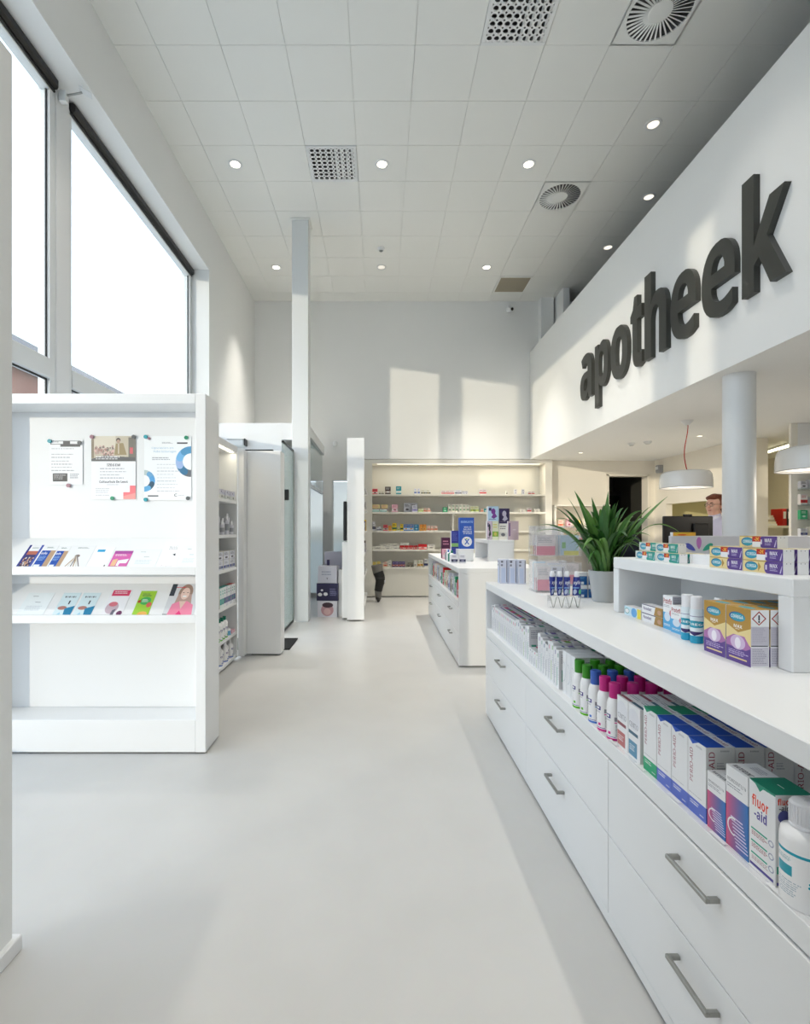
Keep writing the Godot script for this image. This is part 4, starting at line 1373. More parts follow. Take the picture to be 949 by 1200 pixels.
# ------------------------------------------------------------------ window wall
func build_windows() -> void:
	var x := -2.74
	var spans := [[4.32, 7.16, "window_1"], [-0.32, 4.15, "window_2"], [-1.3, -0.72, "window_3"]]
	for s: Array in spans:
		var w := structure_root(s[2])
		var d0: float = s[0]
		var d1: float = s[1]
		slab(w, "frame", M.white_metal, x - 0.05, x + 0.03, 0.0, 5.08, d1 - 0.07, d1, 0.004)
		slab(w, "frame", M.white_metal, x - 0.05, x + 0.03, 0.0, 5.08, d0, d0 + 0.05, 0.004)
		slab(w, "sill", M.white_metal, x - 0.05, x + 0.05, 0.0, 0.1, d0 + 0.05, d1 - 0.07, 0.004)
		slab(w, "transom", M.white_metal, x - 0.05, x + 0.04, 2.58, 2.74, d0 + 0.05, d1 - 0.07, 0.004)
		slab(w, "gasket", M.black, x - 0.004, x + 0.006, 2.74, 4.97, d1 - 0.082, d1 - 0.07, 0.0)
		slab(w, "gasket", M.black, x - 0.004, x + 0.006, 2.565, 2.58, d0 + 0.05, d1 - 0.07, 0.0)
		slab(w, "gasket", M.black, x - 0.004, x + 0.006, 0.1, 2.565, d1 - 0.082, d1 - 0.07, 0.0)
		slab(w, "pane", M.glass, x - 0.016, x - 0.004, 2.74, 5.0, d0 + 0.05, d1 - 0.082, 0.0)
		slab(w, "pane", M.glass, x - 0.016, x - 0.004, 0.1, 2.565, d0 + 0.05, d1 - 0.082, 0.0)
		slab(w, "head_bar", M.white_metal, x - 0.05, x + 0.03, 4.955, 4.985, d0 + 0.05, d1 - 0.07, 0.003)
		slab(w, "blind_cassette", M.black, x - 0.05, x + 0.075, 4.985, 5.078, d0 + 0.01, d1 - 0.01, 0.02)
		slab(w, "blind_rail", M.steel_dark, x - 0.03, x + 0.045, 4.968, 4.985, d0 + 0.02, d1 - 0.02, 0.003)
	var rw := structure_root("window_6")  # out of view behind the camera, lights what faces it
	for k in 3:
		slab(rw, "pane", M.glass, -2.25 + 1.64 * k, -0.69 + 1.64 * k, 0.95, 3.85, -6.29, -6.28, 0.0)
	for k in 4:
		slab(rw, "mullion", M.white_metal, -2.3 + 1.64 * k, -2.22 + 1.64 * k, 0.9, 3.9, -6.33, -6.24, 0.003)
	slab(rw, "frame", M.white_metal, -2.3, 2.7, 0.9, 0.96, -6.33, -6.24, 0.003)
	slab(rw, "frame", M.white_metal, -2.3, 2.7, 3.84, 3.9, -6.33, -6.24, 0.003)
	structure("trim_2", span(-2.86, -2.70, 0.0, 5.08, 4.15, 4.32, 0.006), M.white)
	structure("trim_3", span(-2.86, -2.70, 0.0, 5.08, -0.72, -0.32, 0.006), M.white)
	# bracket at the end of the blind
	var b := thing("blind_bracket", "small grey bracket with rod at the end of the black window blind", "bracket", P(-2.66, 4.93, 4.18))
	part(b, "mount", box(0.06, 0.09, 0.05, 0.004), M.white_metal)
	part(b, "rod", tube([Vector3(0.02, 0.06, 0), Vector3(0.16, 0.075, 0.01)], [0.008, 0.008], 8), M.metal)
	part(b, "plate", box(0.1, 0.012, 0.07, 0.005), M.white_metal, Vector3(0.19, 0.072, 0.01), Vector3(0, 0.4, -0.35))


func build_outside() -> void:
	var gm := mat(Color(0.72, 0.72, 0.71), 0.9)
	structure("ground", span(-60, 40, -0.3, -0.13, -50, 60, 0.0), gm)
	# brick house across the street
	var brick := mat(Color(0.52, 0.33, 0.27), 0.9)
	var n := FastNoiseLite.new()
	n.seed = 9
	n.frequency = 0.05
	var nt := NoiseTexture2D.new()
	nt.width = 256
	nt.height = 256
	nt.seamless = true
	nt.noise = n
	var rp := Gradient.new()
	rp.set_color(0, Color(0.48, 0.31, 0.26))
	rp.set_color(1, Color(0.62, 0.44, 0.38))
	nt.color_ramp = rp
	brick.albedo_color = Color.WHITE
	brick.albedo_texture = nt
	brick.uv1_triplanar = true
	brick.uv1_scale = Vector3(2, 6, 2)
	var h := thing("brick_house", "brick house with grey tiled roof across the street", "house", Vector3(-16.5, -0.13, -21.0))
	part(h, "wall", box(6, 7.5, 26, 0.01), brick)
	var roof := extrude(PackedVector2Array([Vector2(-3.25, 7.45), Vector2(3.25, 7.45), Vector2(0, 10.25)]), 26.6)
	part(h, "roof", roof, mat(Color(0.45, 0.43, 0.43), 0.85), Vector3(0, 0, -13.3))
	part(h, "gutter", box(0.14, 0.12, 26.6, 0.02), mat(Color(0.7, 0.7, 0.7), 0.5), Vector3(3.3, 7.42, 0))
	for k in 7:
		var wn := part(h, "window", box(0.08, 1.5, 1.1, 0.01), M.white_metal, Vector3(3.02, 3.2, -10.2 + 3.4 * k))
		part(wn, "pane", box(0.04, 1.3, 0.9, 0.0), mat(Color(0.2, 0.24, 0.28), 0.1), Vector3(0.04, 0.1, 0))




# ------------------------------------------------------------------ entrance
func build_entrance() -> void:
	# screen wall beside the door
	var w := thing("entrance_screen", "white freestanding screen panel between side shelves and glass entrance door", "panel", P(-1.23, 0, 5.365))
	slab(w, "panel", M.lacquer, -1.41, -1.05, 0.02, 2.17, 5.26, 5.47, 0.003)
	slab(w, "toe_kick", M.plinth, -1.37, -1.09, 0.0, 0.02, 5.31, 5.42, 0.0)
	slab(w, "top_rail", M.black, -1.44, -1.14, 2.172, 2.192, 5.3, 5.33, 0.002)
	slab(w, "return_panel", M.lacquer, -1.47, -1.41, 0.02, 2.17, 5.15, 5.47, 0.002)
	# lintel of the vestibule with its glazing
	var v := thing("entrance_vestibule", "white entrance lintel and glazed vestibule behind the square column", "vestibule", P(-1.9, 0, 7.5))
	slab(v, "lintel", M.lacquer, -1.42, -1.27, 2.64, 2.88, 7.2, 7.36, 0.0)
	slab(v, "side_wall", M.lacquer, -2.45, -1.42, 0.0, 2.88, 7.2, 7.36, 0.0)
	slab(v, "roof_panel", M.white, -2.45, -1.05, 2.86, 2.9, 7.36, 9.4, 0.002)
	slab(v, "side_beam", M.white, -1.12, -1.05, 2.74, 2.86, 7.4, 9.4, 0.003)
	slab(v, "side_glass", M.tinted, -1.1, -1.09, 2.04, 2.74, 7.42, 9.4, 0.0)
	slab(v, "side_rail", M.white_metal, -1.115, -1.075, 2.0, 2.05, 7.42, 9.4, 0.002)
	var op := thing("door_sensor", "small white and silver door operator box on the entrance lintel", "door sensor", P(-2.06, 2.53, 7.136))
	part(op, "cover", box(0.24, 0.11, 0.13, 0.012), M.white_metal)
	part(op, "end_cap", box(0.022, 0.1, 0.12, 0.006), M.steel_dark, Vector3(0.131, 0.005, 0))
	part(op, "strip", box(0.24, 0.01, 0.14, 0.002), M.metal, Vector3(0, 0.085, 0.0))
	# sliding glass door
	var g := thing("glass_door", "glass sliding entrance door with thin black rails and handle", "door", P(-1.24, 0.015, 6.7))
	slab(g, "pane", M.tinted, -1.25, -1.24, 0.04, 2.45, 6.36, 7.12, 0.0)
	slab(g, "top_rail", M.black, -1.26, -1.23, 2.45, 2.475, 6.36, 7.12, 0.002)
	slab(g, "bottom_rail", M.black, -1.26, -1.23, 0.015, 0.04, 6.36, 7.12, 0.002)
	slab(g, "handle", M.black, -1.27, -1.19, 1.72, 1.86, 6.48, 6.52, 0.004)
	slab(g, "edge_profile", M.metal, -1.26, -1.23, 0.04, 2.45, 7.12, 7.15, 0.002)
	one("entrance_mat", "black recessed entrance mat at the foot of the glass door", "mat", box(1.1, 0.012, 0.56, 0.003), M.mat_black, P(-1.55, 0.0, 5.79))
	# small sensor on the lintel
	var s := thing("motion_sensor", "tiny white motion sensor above the vestibule glass", "sensor", P(-0.88, 3.0, BACK - 0.03))
	part(s, "body", lathe([Vector2(0.03, -0.04), Vector2(0.045, 0.0), Vector2(0.045, 0.04), Vector2(0.03, 0.06)], 14), M.white_metal)
	# floor display of printed card
	var d := thing("card_display", "folded cardboard floor display with dark purple middle band beside white gondola", "display stand", P(-0.79, 0, 7.66))
	var pr := sw(Color(0.86, 0.86, 0.9))
	var y := 0.0
	for k: Array in [[C.stand_c, 0.25, 0.30], [C.stand_b, 0.27, 0.33], [C.stand_a, 0.26, 0.29]]:
		part(d, "printed_box", carton(k[2], k[1] - 0.004, 0.2, [k[0], pr, sw(Color(0.2, 0.19, 0.33)) if y > 0.2 and y < 0.3 else pr, pr, pr, pr]), M.print, Vector3(0, y, 0), Vector3(0, -0.1, 0))
		y += k[1]
	part(d, "side_tray", box(0.07, 0.72, 0.16, 0.002), M.white, Vector3(0.19, 0, -0.02))
	var sd := thing("card_sign", "pale lilac card sign standing behind the cardboard floor display", "sign", P(-0.74, 0, 8.0))
	part(sd, "board", box(0.3, 0.98, 0.02, 0.002), mat(Color(0.85, 0.85, 0.92), 0.6))
	part(sd, "bottle_print", sheet(0.045, 0.11, 0.002, sw(Color(0.3, 0.28, 0.45))), M.print, Vector3(-0.09, 0.74, 0.012))


# ------------------------------------------------------------------ big sign
func build_sign() -> void:
	var t := thing("wall_sign", "large dark grey raised letters reading apotheek on the white bulkhead", "sign", P(BULK, 3.15, 5.27), -PI / 2)
	var spec := [["a", 7.19, 6.81, 3.17, 3.807], ["p", 6.70, 6.315, 2.968, 3.807], ["o", 6.24, 5.82, 3.17, 3.807], ["t", 5.75, 5.50, 3.17, 3.985],
		["h", 5.444, 5.03, 3.18, 4.097], ["e", 4.957, 4.56, 3.17, 3.807], ["e", 4.477, 4.06, 3.17, 3.807], ["k", 3.98, 3.545, 3.18, 4.097]]
	for s: Array in spec:
		var tm := TextMesh.new()
		tm.font = font(true)
		tm.font_size = 96
		tm.pixel_size = 0.01
		tm.depth = 0.1
		tm.curve_step = 1.0
		tm.text = s[0]
		var arr := tm.get_mesh_arrays()
		var vs: PackedVector3Array = arr[Mesh.ARRAY_VERTEX]
		var lo := Vector3(1e9, 1e9, 1e9)
		var hi := -lo
		for v in vs:
			lo = lo.min(v)
			hi = hi.max(v)
		var w: float = s[1] - s[2]
		var hgt: float = s[4] - s[3]
		var x0: float = 5.27 - s[1]
		for i in vs.size():
			var v := vs[i]
			vs[i] = Vector3(x0 + (v.x - lo.x) / (hi.x - lo.x) * w, (v.y - lo.y) / (hi.y - lo.y) * hgt + s[3] - 3.15, (v.z - lo.z) / (hi.z - lo.z) * 0.05 + 0.001)
		arr[Mesh.ARRAY_VERTEX] = vs
		var am := ArrayMesh.new()
		am.add_surface_from_arrays(Mesh.PRIMITIVE_TRIANGLES, arr)
		part(t, "letter", am, M.sign)


# ------------------------------------------------------------------ leaflet unit near the camera
func build_leaflet_unit() -> void:
	var d0 := 2.96
	var d1 := 3.205
	var xl := -2.53
	var xr := -1.037
	var u := thing("leaflet_cabinet", "tall white open leaflet cabinet with two sloping shelves, nearest the window", "cabinet", P(-1.73, 0, 3.08))
	slab(u, "side_panel", M.lacquer, xr - 0.062, xr, 0.01, 2.15, d0, d1, 0.003)
	slab(u, "side_panel", M.lacquer, xl, xl + 0.062, 0.01, 2.15, d0, d1, 0.003)
	slab(u, "top_panel", M.lacquer, xl + 0.062, xr - 0.062, 2.09, 2.15, d0, d1, 0.003)
	slab(u, "plinth", M.lacquer, xl + 0.062, xr - 0.062, 0.01, 0.203, d0 + 0.002, d1 - 0.02, 0.003)
	slab(u, "back_panel", M.lacquer, xl + 0.062, xr - 0.062, 0.203, 2.09, d1 - 0.022, d1 - 0.002, 0.001)
	slab(u, "toe_kick", M.plinth, xl + 0.04, xr - 0.05, 0.0, 0.01, d0 + 0.05, d1 - 0.05, 0.0)
	var slopes := [[1.118, 0.05], [0.828, 0.05]]
	for s: Array in slopes:
		var y: float = s[0]
		var lip := slab(u, "shelf_lip", M.lacquer, xl + 0.062, xr - 0.062, y - s[1], y, d0 + 0.004, d0 + 0.022, 0.003)
		# sloping board behind the lip
		var st := new_st()
		var a := P(xl + 0.063, y - 0.035, d0 + 0.022)
		var b := P(xr - 0.063, y - 0.035, d0 + 0.022)
		var c := P(xr - 0.063, y + 0.165, d1 - 0.024)
		var e := P(xl + 0.063, y + 0.165, d1 - 0.024)
		var n := (b - a).cross(e - a).normalized()
		if n.y < 0:
			n = -n
		quad(st, a, b, c, e, n)
		var dn := -n * 0.012
		quad(st, a + dn, b + dn, c + dn, e + dn, -n)
		quad(st, a, b, b + dn, a + dn, Vector3.BACK)
		quad(st, e, c, c + dn, e + dn, Vector3.FORWARD)
		quad(st, a, e, e + dn, a + dn, Vector3.LEFT)
		quad(st, b, c, c + dn, b + dn, Vector3.RIGHT)
		part(u, "sloping_shelf", st.commit(), M.lacquer, -u.position)
		lip.set_meta("label", "white front lip of the sloping shelf")
	# posters on the back panel, held by round magnets
	var pz := d1 - 0.026
	var posters := [
		["notice", 58, 97, 515, 568, "poster_notice", "small white notice with dark header strips pinned inside the leaflet cabinet"],
		["event", 107, 159, 511, 585, "poster_event", "white event poster with photo on top reading IZEGEM in leaflet cabinet"],
		["parent", 169, 224, 511, 586, "poster_parent", "white poster with two blue half rings pinned in leaflet cabinet"]]
	for p: Array in posters:
		var k := pz / FOCAL
		var x0: float = (p[1] - VANISH.x) * k
		var x1: float = (p[2] - VANISH.x) * k
		var y0: float = CAM_H + (VANISH.y - p[4]) * k
		var y1: float = CAM_H + (VANISH.y - p[3]) * k
		one("poster", p[6], "poster", sheet(x1 - x0, y1 - y0, 0.0015, C[p[5]]), M.print, P((x0 + x1) / 2, y0, pz), 0.0, "posters in the leaflet cabinet")
	var teal := mat(Color(0.1, 0.6, 0.65), 0.35)
	var green := mat(Color(0.12, 0.55, 0.4), 0.35)
	var grey := mat(Color(0.36, 0.37, 0.37), 0.35)
	var mauve := mat(Color(0.62, 0.45, 0.5), 0.35)
	var mags := [
		[58.5, 517, teal, "teal round magnet on the small notice"], [93.5, 519, grey, "grey round magnet on the small notice"], [80.5, 569, mauve, "mauve round magnet below the small notice"],
		[108, 512, mauve, "mauve round magnet on the event poster's upper corner"], [157, 512, grey, "grey round magnet on the event poster's upper corner"], [132, 584, green, "green round magnet at the foot of the event poster"],
		[171, 512, teal, "teal round magnet on the upper corner of the half-ring poster"], [175, 514, mauve, "small mauve magnet beside a teal one on the half-ring poster"], [218.5, 513, green, "green round magnet on the half-ring poster"],
		[171, 585.5, teal, "teal round magnet on the lower corner of the half-ring poster"], [220.5, 584, grey, "dark grey round magnet on the half-ring poster"]]
	for m: Array in mags:
		var k := (pz - 0.002) / FOCAL
		var o := one("magnet", m[3], "magnet", disc(0.0125 if m[0] != 175.0 else 0.008, 18, 0.008), m[2], P((m[0] - VANISH.x) * k, CAM_H + (VANISH.y - m[1]) * k, pz - 0.002), 0.0, "magnets on the posters")
		o.rotation.x = PI / 2
	# leaflets on the sloping boards: px of left edge at the foot, width m, length m, print, label
	var run := d1 - 0.024 - (d0 + 0.022)
	var tilt := atan2(0.2, run)
	var rows := [
		[1.118, [
			[-2.207, 0.09, 0.215, "leaf_crowd", "leaflet with dark blue edges and crowd photo, upper shelf nearest the window"],
			[-2.112, 0.09, 0.21, "leaf_blue", "blue leaflet with white title between crowd leaflet and second blue leaflet"],
			[-2.017, 0.075, 0.205, "leaf_blue", "narrow blue leaflet next to the sketch leaflet, upper shelf"],
			[-1.94, 0.155, 0.21, "leaf_sketch", "white leaflet with brown sketched figure and blue foot, upper shelf"],
			[-1.78, 0.12, 0.2, "leaf_plain", "plain white leaflet with small blue logo, upper shelf"],
			[-1.65, 0.113, 0.165, "leaf_pink", "pink and purple leaflet on the upper sloping shelf"],
			[-1.53, 0.165, 0.18, "leaf_letter", "wide blank white leaflet beside the pink leaflet, upper shelf"],
			[-1.355, 0.115, 0.225, "leaf_pale", "white leaflet with pale grey handwriting title, upper shelf"],
			[-1.235, 0.125, 0.21, "leaf_letter", "white leaflet with pale print at the end of the upper shelf"]]],
		[0.828, [
			[-2.207, 0.165, 0.2, "leaf_letter", "wide white leaflet with faint grey print, lower shelf nearest the window"],
			[-1.986, 0.11, 0.2, "leaf_teal", "pale blue leaflet with teal photo beside the wide white leaflet"],
			[-1.862, 0.11, 0.2, "leaf_teal", "pale blue leaflet with teal photo beside the red-titled leaflet"],
			[-1.693, 0.13, 0.225, "leaf_red", "white leaflet with red title block and drawn figure, lower shelf"],
			[-1.504, 0.1, 0.215, "leaf_green", "green leaflet with round badge on the lower sloping shelf"],
			[-1.32, 0.19, 0.27, "magazine", "magazine with a smiling long-haired person in pink, lower shelf"]]]]
	for r: Array in rows:
		var yy: float = r[0]
		for l: Array in r[1]:
			var o := one("leaflet", l[4], "leaflet" if l[3] != "magazine" else "magazine", sheet(l[1], l[2], 0.003, C[l[3]]), M.gloss, P(l[0] + l[1] / 2, yy - 0.030, d0 + 0.027), 0.0, "leaflets on the sloping shelves")
			o.rotation.x = -(PI / 2 - tilt)


# ------------------------------------------------------------------ shelf run on the entrance side
func build_side_shelves() -> void:
	var xf := -1.47
	var u := thing("side_shelf_unit", "white shelf unit facing the aisle between leaflet cabinet and entrance screen", "shelf unit", P(-1.66, 0, 4.2))
	var d0 := 3.23
	var d1 := 5.14
	slab(u, "end_panel", M.lacquer, -1.86, xf, 0.02, 2.13, d1 - 0.025, d1, 0.002)
	slab(u, "end_panel", M.lacquer, -1.86, xf, 0.02, 2.13, d0, d0 + 0.025, 0.002)
	slab(u, "back_panel", M.lacquer, -1.86, -1.84, 0.02, 2.13, d0 + 0.025, d1 - 0.025, 0.001)
	slab(u, "top_panel", M.lacquer, -1.86, xf, 2.13, 2.19, d0, d1, 0.003)
	slab(u, "toe_kick", M.plinth, -1.82, xf - 0.05, 0.0, 0.02, d0 + 0.05, d1 - 0.05, 0.0)
	for y: float in [1.63, 1.287, 0.955, 0.60, 0.29, 0.05]:
		slab(u, "shelf", M.lacquer, -1.84, xf - 0.005, y - 0.03, y, d0 + 0.025, d1 - 0.025, 0.002)
	slab(u, "light_strip", glow(Color(1.0, 0.96, 0.85), 3.0), xf - 0.06, xf - 0.03, 2.122, 2.129, d0 + 0.05, d1 - 0.05, 0.001)
	area("shelf_light", P(xf - 0.045, 2.118, 4.2), 0.03, 1.8, 0.16, Color(1.0, 0.96, 0.86), Vector3.DOWN, Vector3.FORWARD)
	var g := "goods on the side shelf unit"
	var turn := PI / 2
	# top: tissue packs in two rows
	for i in 5:
		var m := carton(0.085, 0.09, 0.07, [C.pack_tissue, sw(Color(0.8, 0.8, 0.85)), C.pack_mono, C.pack_mono, sw(Color(0.8, 0.8, 0.85))])
		one("tissue_pack", "grey patterned carton on the top side shelf, %s from the entrance screen" % ORD[i], "carton", m, M.print, P(-1.525 - 0.015 * (i % 2), 1.63, 5.05 - 0.09 * i), turn, g)
	# second: clear white bottles and jars
	for i in 7:
		var b := thing("skincare_bottle", "small pale skincare bottle on the second side shelf, %s from the entrance screen" % ORD[i], "bottle", P(-1.515 - 0.02 * (i % 2), 1.287, 5.06 - 0.075 * i), turn, g)
		var hh := 0.09 + 0.025 * ((i * 3) % 4)
		part(b, "body", lathe([Vector2(0.001, 0), Vector2(0.024, 0), Vector2(0.025, hh), Vector2(0.012, hh + 0.012)], 14), mat(Color(0.85, 0.85, 0.88), 0.2))
		part(b, "cap", lathe([Vector2(0.013, hh + 0.01), Vector2(0.013, hh + 0.045), Vector2(0.001, hh + 0.046)], 12), M.lid_white)
		part(b, "label_band", lathe([Vector2(0.0256, hh * 0.3), Vector2(0.0258, hh * 0.75)], 14), M.lid_grey)
	# third: flat white boxes stacked in twos
	for i in 3:
		for j in 2:
			var m := carton(0.17, 0.085, 0.1, [C["gen_%d" % [28, 10][j]], C.gen_side_20])
			one("flat_carton", "white flat carton, %s layer, %s stack on the third side shelf" % [["lower", "upper"][j], ORD[i]], "carton", m, M.print, P(-1.535, 0.955 + 0.087 * j, 5.0 - 0.19 * i), turn, g)
	# fourth: upright cartons with violet tubes printed
	for i in 8:
		var gi := [29, 29, 28, 29, 28, 29, 8, 8][i] as int
		var m := carton(0.055, 0.19, 0.06, [C["gen_%d" % gi], C.gen_side_20, C.gen_side_20, C.gen_side_20, sw([Color(0.8, 0.3, 0.3), Color(0.2, 0.6, 0.58)][int(i > 2)])])
		one("tube_carton", "white upright carton with violet print on the fourth side shelf, %s from the entrance screen" % ORD[i], "carton", m, M.print, P(-1.51, 0.60, 5.06 - 0.062 * i), turn, g)
	# fifth: white bottles with green caps and a small jar
	for i in 4:
		var b := thing("lotion_bottle", "white lotion bottle with green cap on the fifth side shelf, %s from the entrance screen" % ORD[i], "bottle", P(-1.515, 0.29, 4.84 - 0.08 * i), turn, g)
		part(b, "body", lathe([Vector2(0.001, 0), Vector2(0.032, 0), Vector2(0.033, 0.15), Vector2(0.014, 0.17)], 16, C.wrap_lime), M.gloss)
		part(b, "cap", lathe([Vector2(0.016, 0.168), Vector2(0.016, 0.205), Vector2(0.001, 0.206)], 14), M.lid_teal)
	var jar := thing("cream_jar", "small teal cream jar beside green-capped bottles on the fifth side shelf", "jar", P(-1.52, 0.29, 4.94), turn, g)
	part(jar, "body", lathe([Vector2(0.001, 0), Vector2(0.035, 0), Vector2(0.035, 0.045)], 16), mat(Color(0.35, 0.62, 0.75), 0.3))
	part(jar, "lid", lathe([Vector2(0.036, 0.045), Vector2(0.036, 0.065), Vector2(0.001, 0.066)], 16), M.lid_white)
	one("pink_sachet_box", "flat pink box at the end of the fifth side shelf", "carton", generic(0.09, 0.03, 0.07, 9), M.print, P(-1.52, 0.29, 5.05), turn, g)
	# sixth: pump bottles
	for i in 5:
		var b := thing("pump_bottle", "white bottle with blue mark on the lowest side shelf, %s from the entrance screen" % ORD[i], "bottle", P(-1.52 - 0.02 * (i % 2), 0.05, 5.03 - 0.085 * i), turn, g)
		part(b, "body", lathe([Vector2(0.001, 0), Vector2(0.034, 0), Vector2(0.035, 0.12), Vector2(0.012, 0.15)], 16, C.wrap_azure), M.gloss)
		part(b, "nozzle", lathe([Vector2(0.013, 0.148), Vector2(0.011, 0.17), Vector2(0.004, 0.205), Vector2(0.001, 0.207)], 12), M.lid_white)


# ------------------------------------------------------------------ built-in shelves in the back wall
func on_back(pxl: float, pxr: float) -> Array:
	var k := (BACK + 0.02) / FOCAL
	return [(pxl - VANISH.x) * k, (pxr - VANISH.x) * k]


func build_back_shelves() -> void:
	var x0 := -0.15
	var x1 := 3.255
	var u := thing("wall_shelf_unit", "wide cream shelf unit built into the back wall, full of small packages", "shelf unit", P(1.55, 0, 9.95))
	slab(u, "side_panel", M.cream, -0.31, x0, 0.02, 2.71, BACK - 0.005, 10.15, 0.002)
	slab(u, "side_panel", M.cream, x1, 3.39, 0.02, 2.71, BACK - 0.005, 10.15, 0.002)
	slab(u, "top_panel", M.cream, x0, x1, 2.63, 2.71, BACK - 0.005, 10.15, 0.002)
	slab(u, "plinth", M.cream, x0, x1, 0.02, 0.55, BACK + 0.03, 10.15, 0.002)
	slab(u, "toe_kick", M.plinth, -0.27, 3.35, 0.0, 0.02, BACK + 0.08, 10.1, 0.0)
	for y: float in [2.03, 1.677, 1.308, 0.94, 0.587]:
		slab(u, "shelf", M.cream, x0, x1, y - 0.035, y, BACK + 0.0, 10.15, 0.002)
	slab(u, "divider", M.cream, 1.43, 1.46, 1.308, 1.65, BACK + 0.02, 10.1, 0.001)
	slab(u, "light_strip", glow(Color(1.0, 0.97, 0.86), 1.3), x0 + 0.1, x1 - 0.1, 2.62, 2.629, BACK + 0.03, BACK + 0.06, 0.001)
	area("wall_shelf_light", P(1.55, 2.61, BACK + 0.05), 3.2, 0.03, 0.5, Color(1.0, 0.96, 0.88), Vector3(0, -1, 0), Vector3.BACK)
	var g := "packages on the back wall shelves"
	# shelf height, left px, right px, height px, print number, copies across, label
	var rows := [
		[2.03, "top", [[436, 442.5, 6.5, 0, 1, "red carton"], [443.5, 450, 3.5, 4, 2, "low green and cream carton"], [451, 458, 9, 1, 1, "dark brown carton"], [464, 470.5, 9.5, 2, 1, "turquoise carton"],
			[485.5, 488.5, 7, 3, 1, "slim blue carton"], [489.5, 492.5, 7, 3, 1, "second slim blue carton"], [493.5, 505, 5.5, 4, 2, "cream carton with dark curve"],
			[517.5, 533, 4.5, 5, 3, "low red and white carton"], [533.5, 541.5, 5, 6, 1, "white carton with dark frame"], [542.5, 549, 4, 10, 2, "low pale grey carton"],
			[562.5, 571, 6, 5, 2, "white and red carton"], [594, 596, 4, 4, 1, "tiny white carton"], [604, 607, 6, 10, 1, "slim pale bottle carton"], [613, 616, 6, 10, 1, "second slim pale bottle carton"], [620, 628, 3.5, 5, 2, "flat rose carton"]]],
		[1.677, "second", [[436, 445.5, 9, 7, 1, "cream and plum carton"], [446.5, 454.5, 9, 7, 1, "second cream and plum carton"], [459, 466.5, 9, 9, 1, "pink carton"],
			[473.5, 490, 11, 10, 2, "large silver carton"], [483, 489.5, 8, 11, 1, "lilac carton before the silver ones"], [490, 496.5, 4.5, 12, 1, "low lime green carton"], [496.5, 505, 5, 15, 2, "low peach carton"],
			[519.5, 525, 6, 13, 1, "emerald carton"], [525.5, 551, 9.5, 14, 6, "tall cream carton"], [552, 562, 7, 12, 2, "grey-green carton"], [564, 567.5, 4.5, 15, 1, "small salmon carton"], [568.5, 571, 4.5, 2, 1, "small turquoise carton"],
			[610, 616, 4, 20, 1, "white carton with ring"], [619, 624, 5, 5, 1, "red dotted carton"], [627, 634, 4, 20, 1, "second white carton with ring"]]],
		[1.308, "third", [[436, 440, 11, 6, 1, "black and white carton"], [441, 447, 4.5, 6, 1, "low black and white carton"], [449, 454.5, 7, 0, 1, "crimson carton"], [455, 459, 6, 19, 1, "small orange carton"],
			[459.5, 465, 9, 16, 1, "yellow and green carton"], [465.5, 468.5, 5, 12, 1, "low green carton"], [469, 473, 8, 16, 1, "second yellow and green carton"], [473, 485, 7.5, 17, 2, "blue and white carton with orange dots"],
			[485.5, 491, 7.5, 18, 1, "deep blue carton"], [492, 500, 7.5, 19, 2, "orange carton"], [500.5, 513.5, 6, 15, 3, "peach and white carton"]]],
		[0.94, "fourth", [[436, 449, 3.5, 20, 1, "flat white carton"], [449.5, 468, 3.5, 20, 2, "long flat white carton"], [468.5, 490, 4.5, 21, 4, "red and white carton"], [490.5, 500.5, 6, 21, 1, "bold red carton"], [501, 510, 6, 20, 1, "white carton with orange spot"]]],
		[0.587, "fifth", [[436.5, 441, 6, 23, 1, "yellow carton"], [441.5, 446, 6.5, 23, 1, "second yellow carton"], [449, 454, 6.5, 15, 1, "rose cream carton"], [454.5, 459, 8, 20, 1, "tall white carton"],
			[459.5, 475, 6.5, 22, 4, "dark violet carton with orange spot"], [478, 484, 5, 24, 1, "brown grey basket carton"], [485, 489, 8, 20, 1, "white carton with black foot"], [489.5, 496, 8, 26, 2, "white carton with orange and green spot"], [497, 502, 9.5, 25, 1, "white and navy carton"]]]]
	for r: Array in rows:
		for b: Array in r[2]:
			var xs := on_back(b[0], b[1])
			var n: int = b[4]
			var wd: float = (xs[1] - xs[0]) / n
			var h: float = b[2] * (BACK + 0.05) / FOCAL
			var m := generic(wd - 0.006, h, minf(0.16, maxf(0.06, wd * 0.8)), b[3])
			for i in n:
				var lb: String = "%s on %s back wall shelf" % [b[5], r[1]]
				if n > 1:
					lb += ", %s of %s" % [ORD[i], ["", "", "two", "three", "four", "five", "six"][n]]
				var dd := 0.24 if b[5].begins_with("large") else 0.13
				one("package", lb, "carton", m, M.print, P(xs[0] + wd * (i + 0.5), r[0], BACK + dd), 0.0, g)
	# second layers on two shelves
	for i in 2:
		var xs := on_back(436 + 9.0 * i, 444.5 + 9.0 * i)
		one("package", "white and teal carton under a plum one, %s on the second back wall shelf" % ORD[i], "carton", generic(xs[1] - xs[0], 0.055, 0.05, 8), M.print, P((xs[0] + xs[1]) / 2, 1.677, BACK + 0.027), 0.0, g)
	for i in 3:
		var xs := on_back(445.0 + 12 * i, 456.0 + 12 * i)
		one("package", "upper flat white carton, %s in the stack on the fourth back wall shelf" % ORD[i], "carton", generic(xs[1] - xs[0], 0.05, 0.1, 20), M.print, P((xs[0] + xs[1]) / 2, 1.001 if i < 2 else 1.018, BACK + 0.13), 0.0, g)
	# knee brace on a mannequin leg
	var leg := thing("mannequin_leg", "grey mannequin leg wearing a black knee brace on the floor", "mannequin leg", P(-0.01, 0, 9.2), 0.0)
	var grey := mat(Color(0.46, 0.45, 0.43), 0.6)
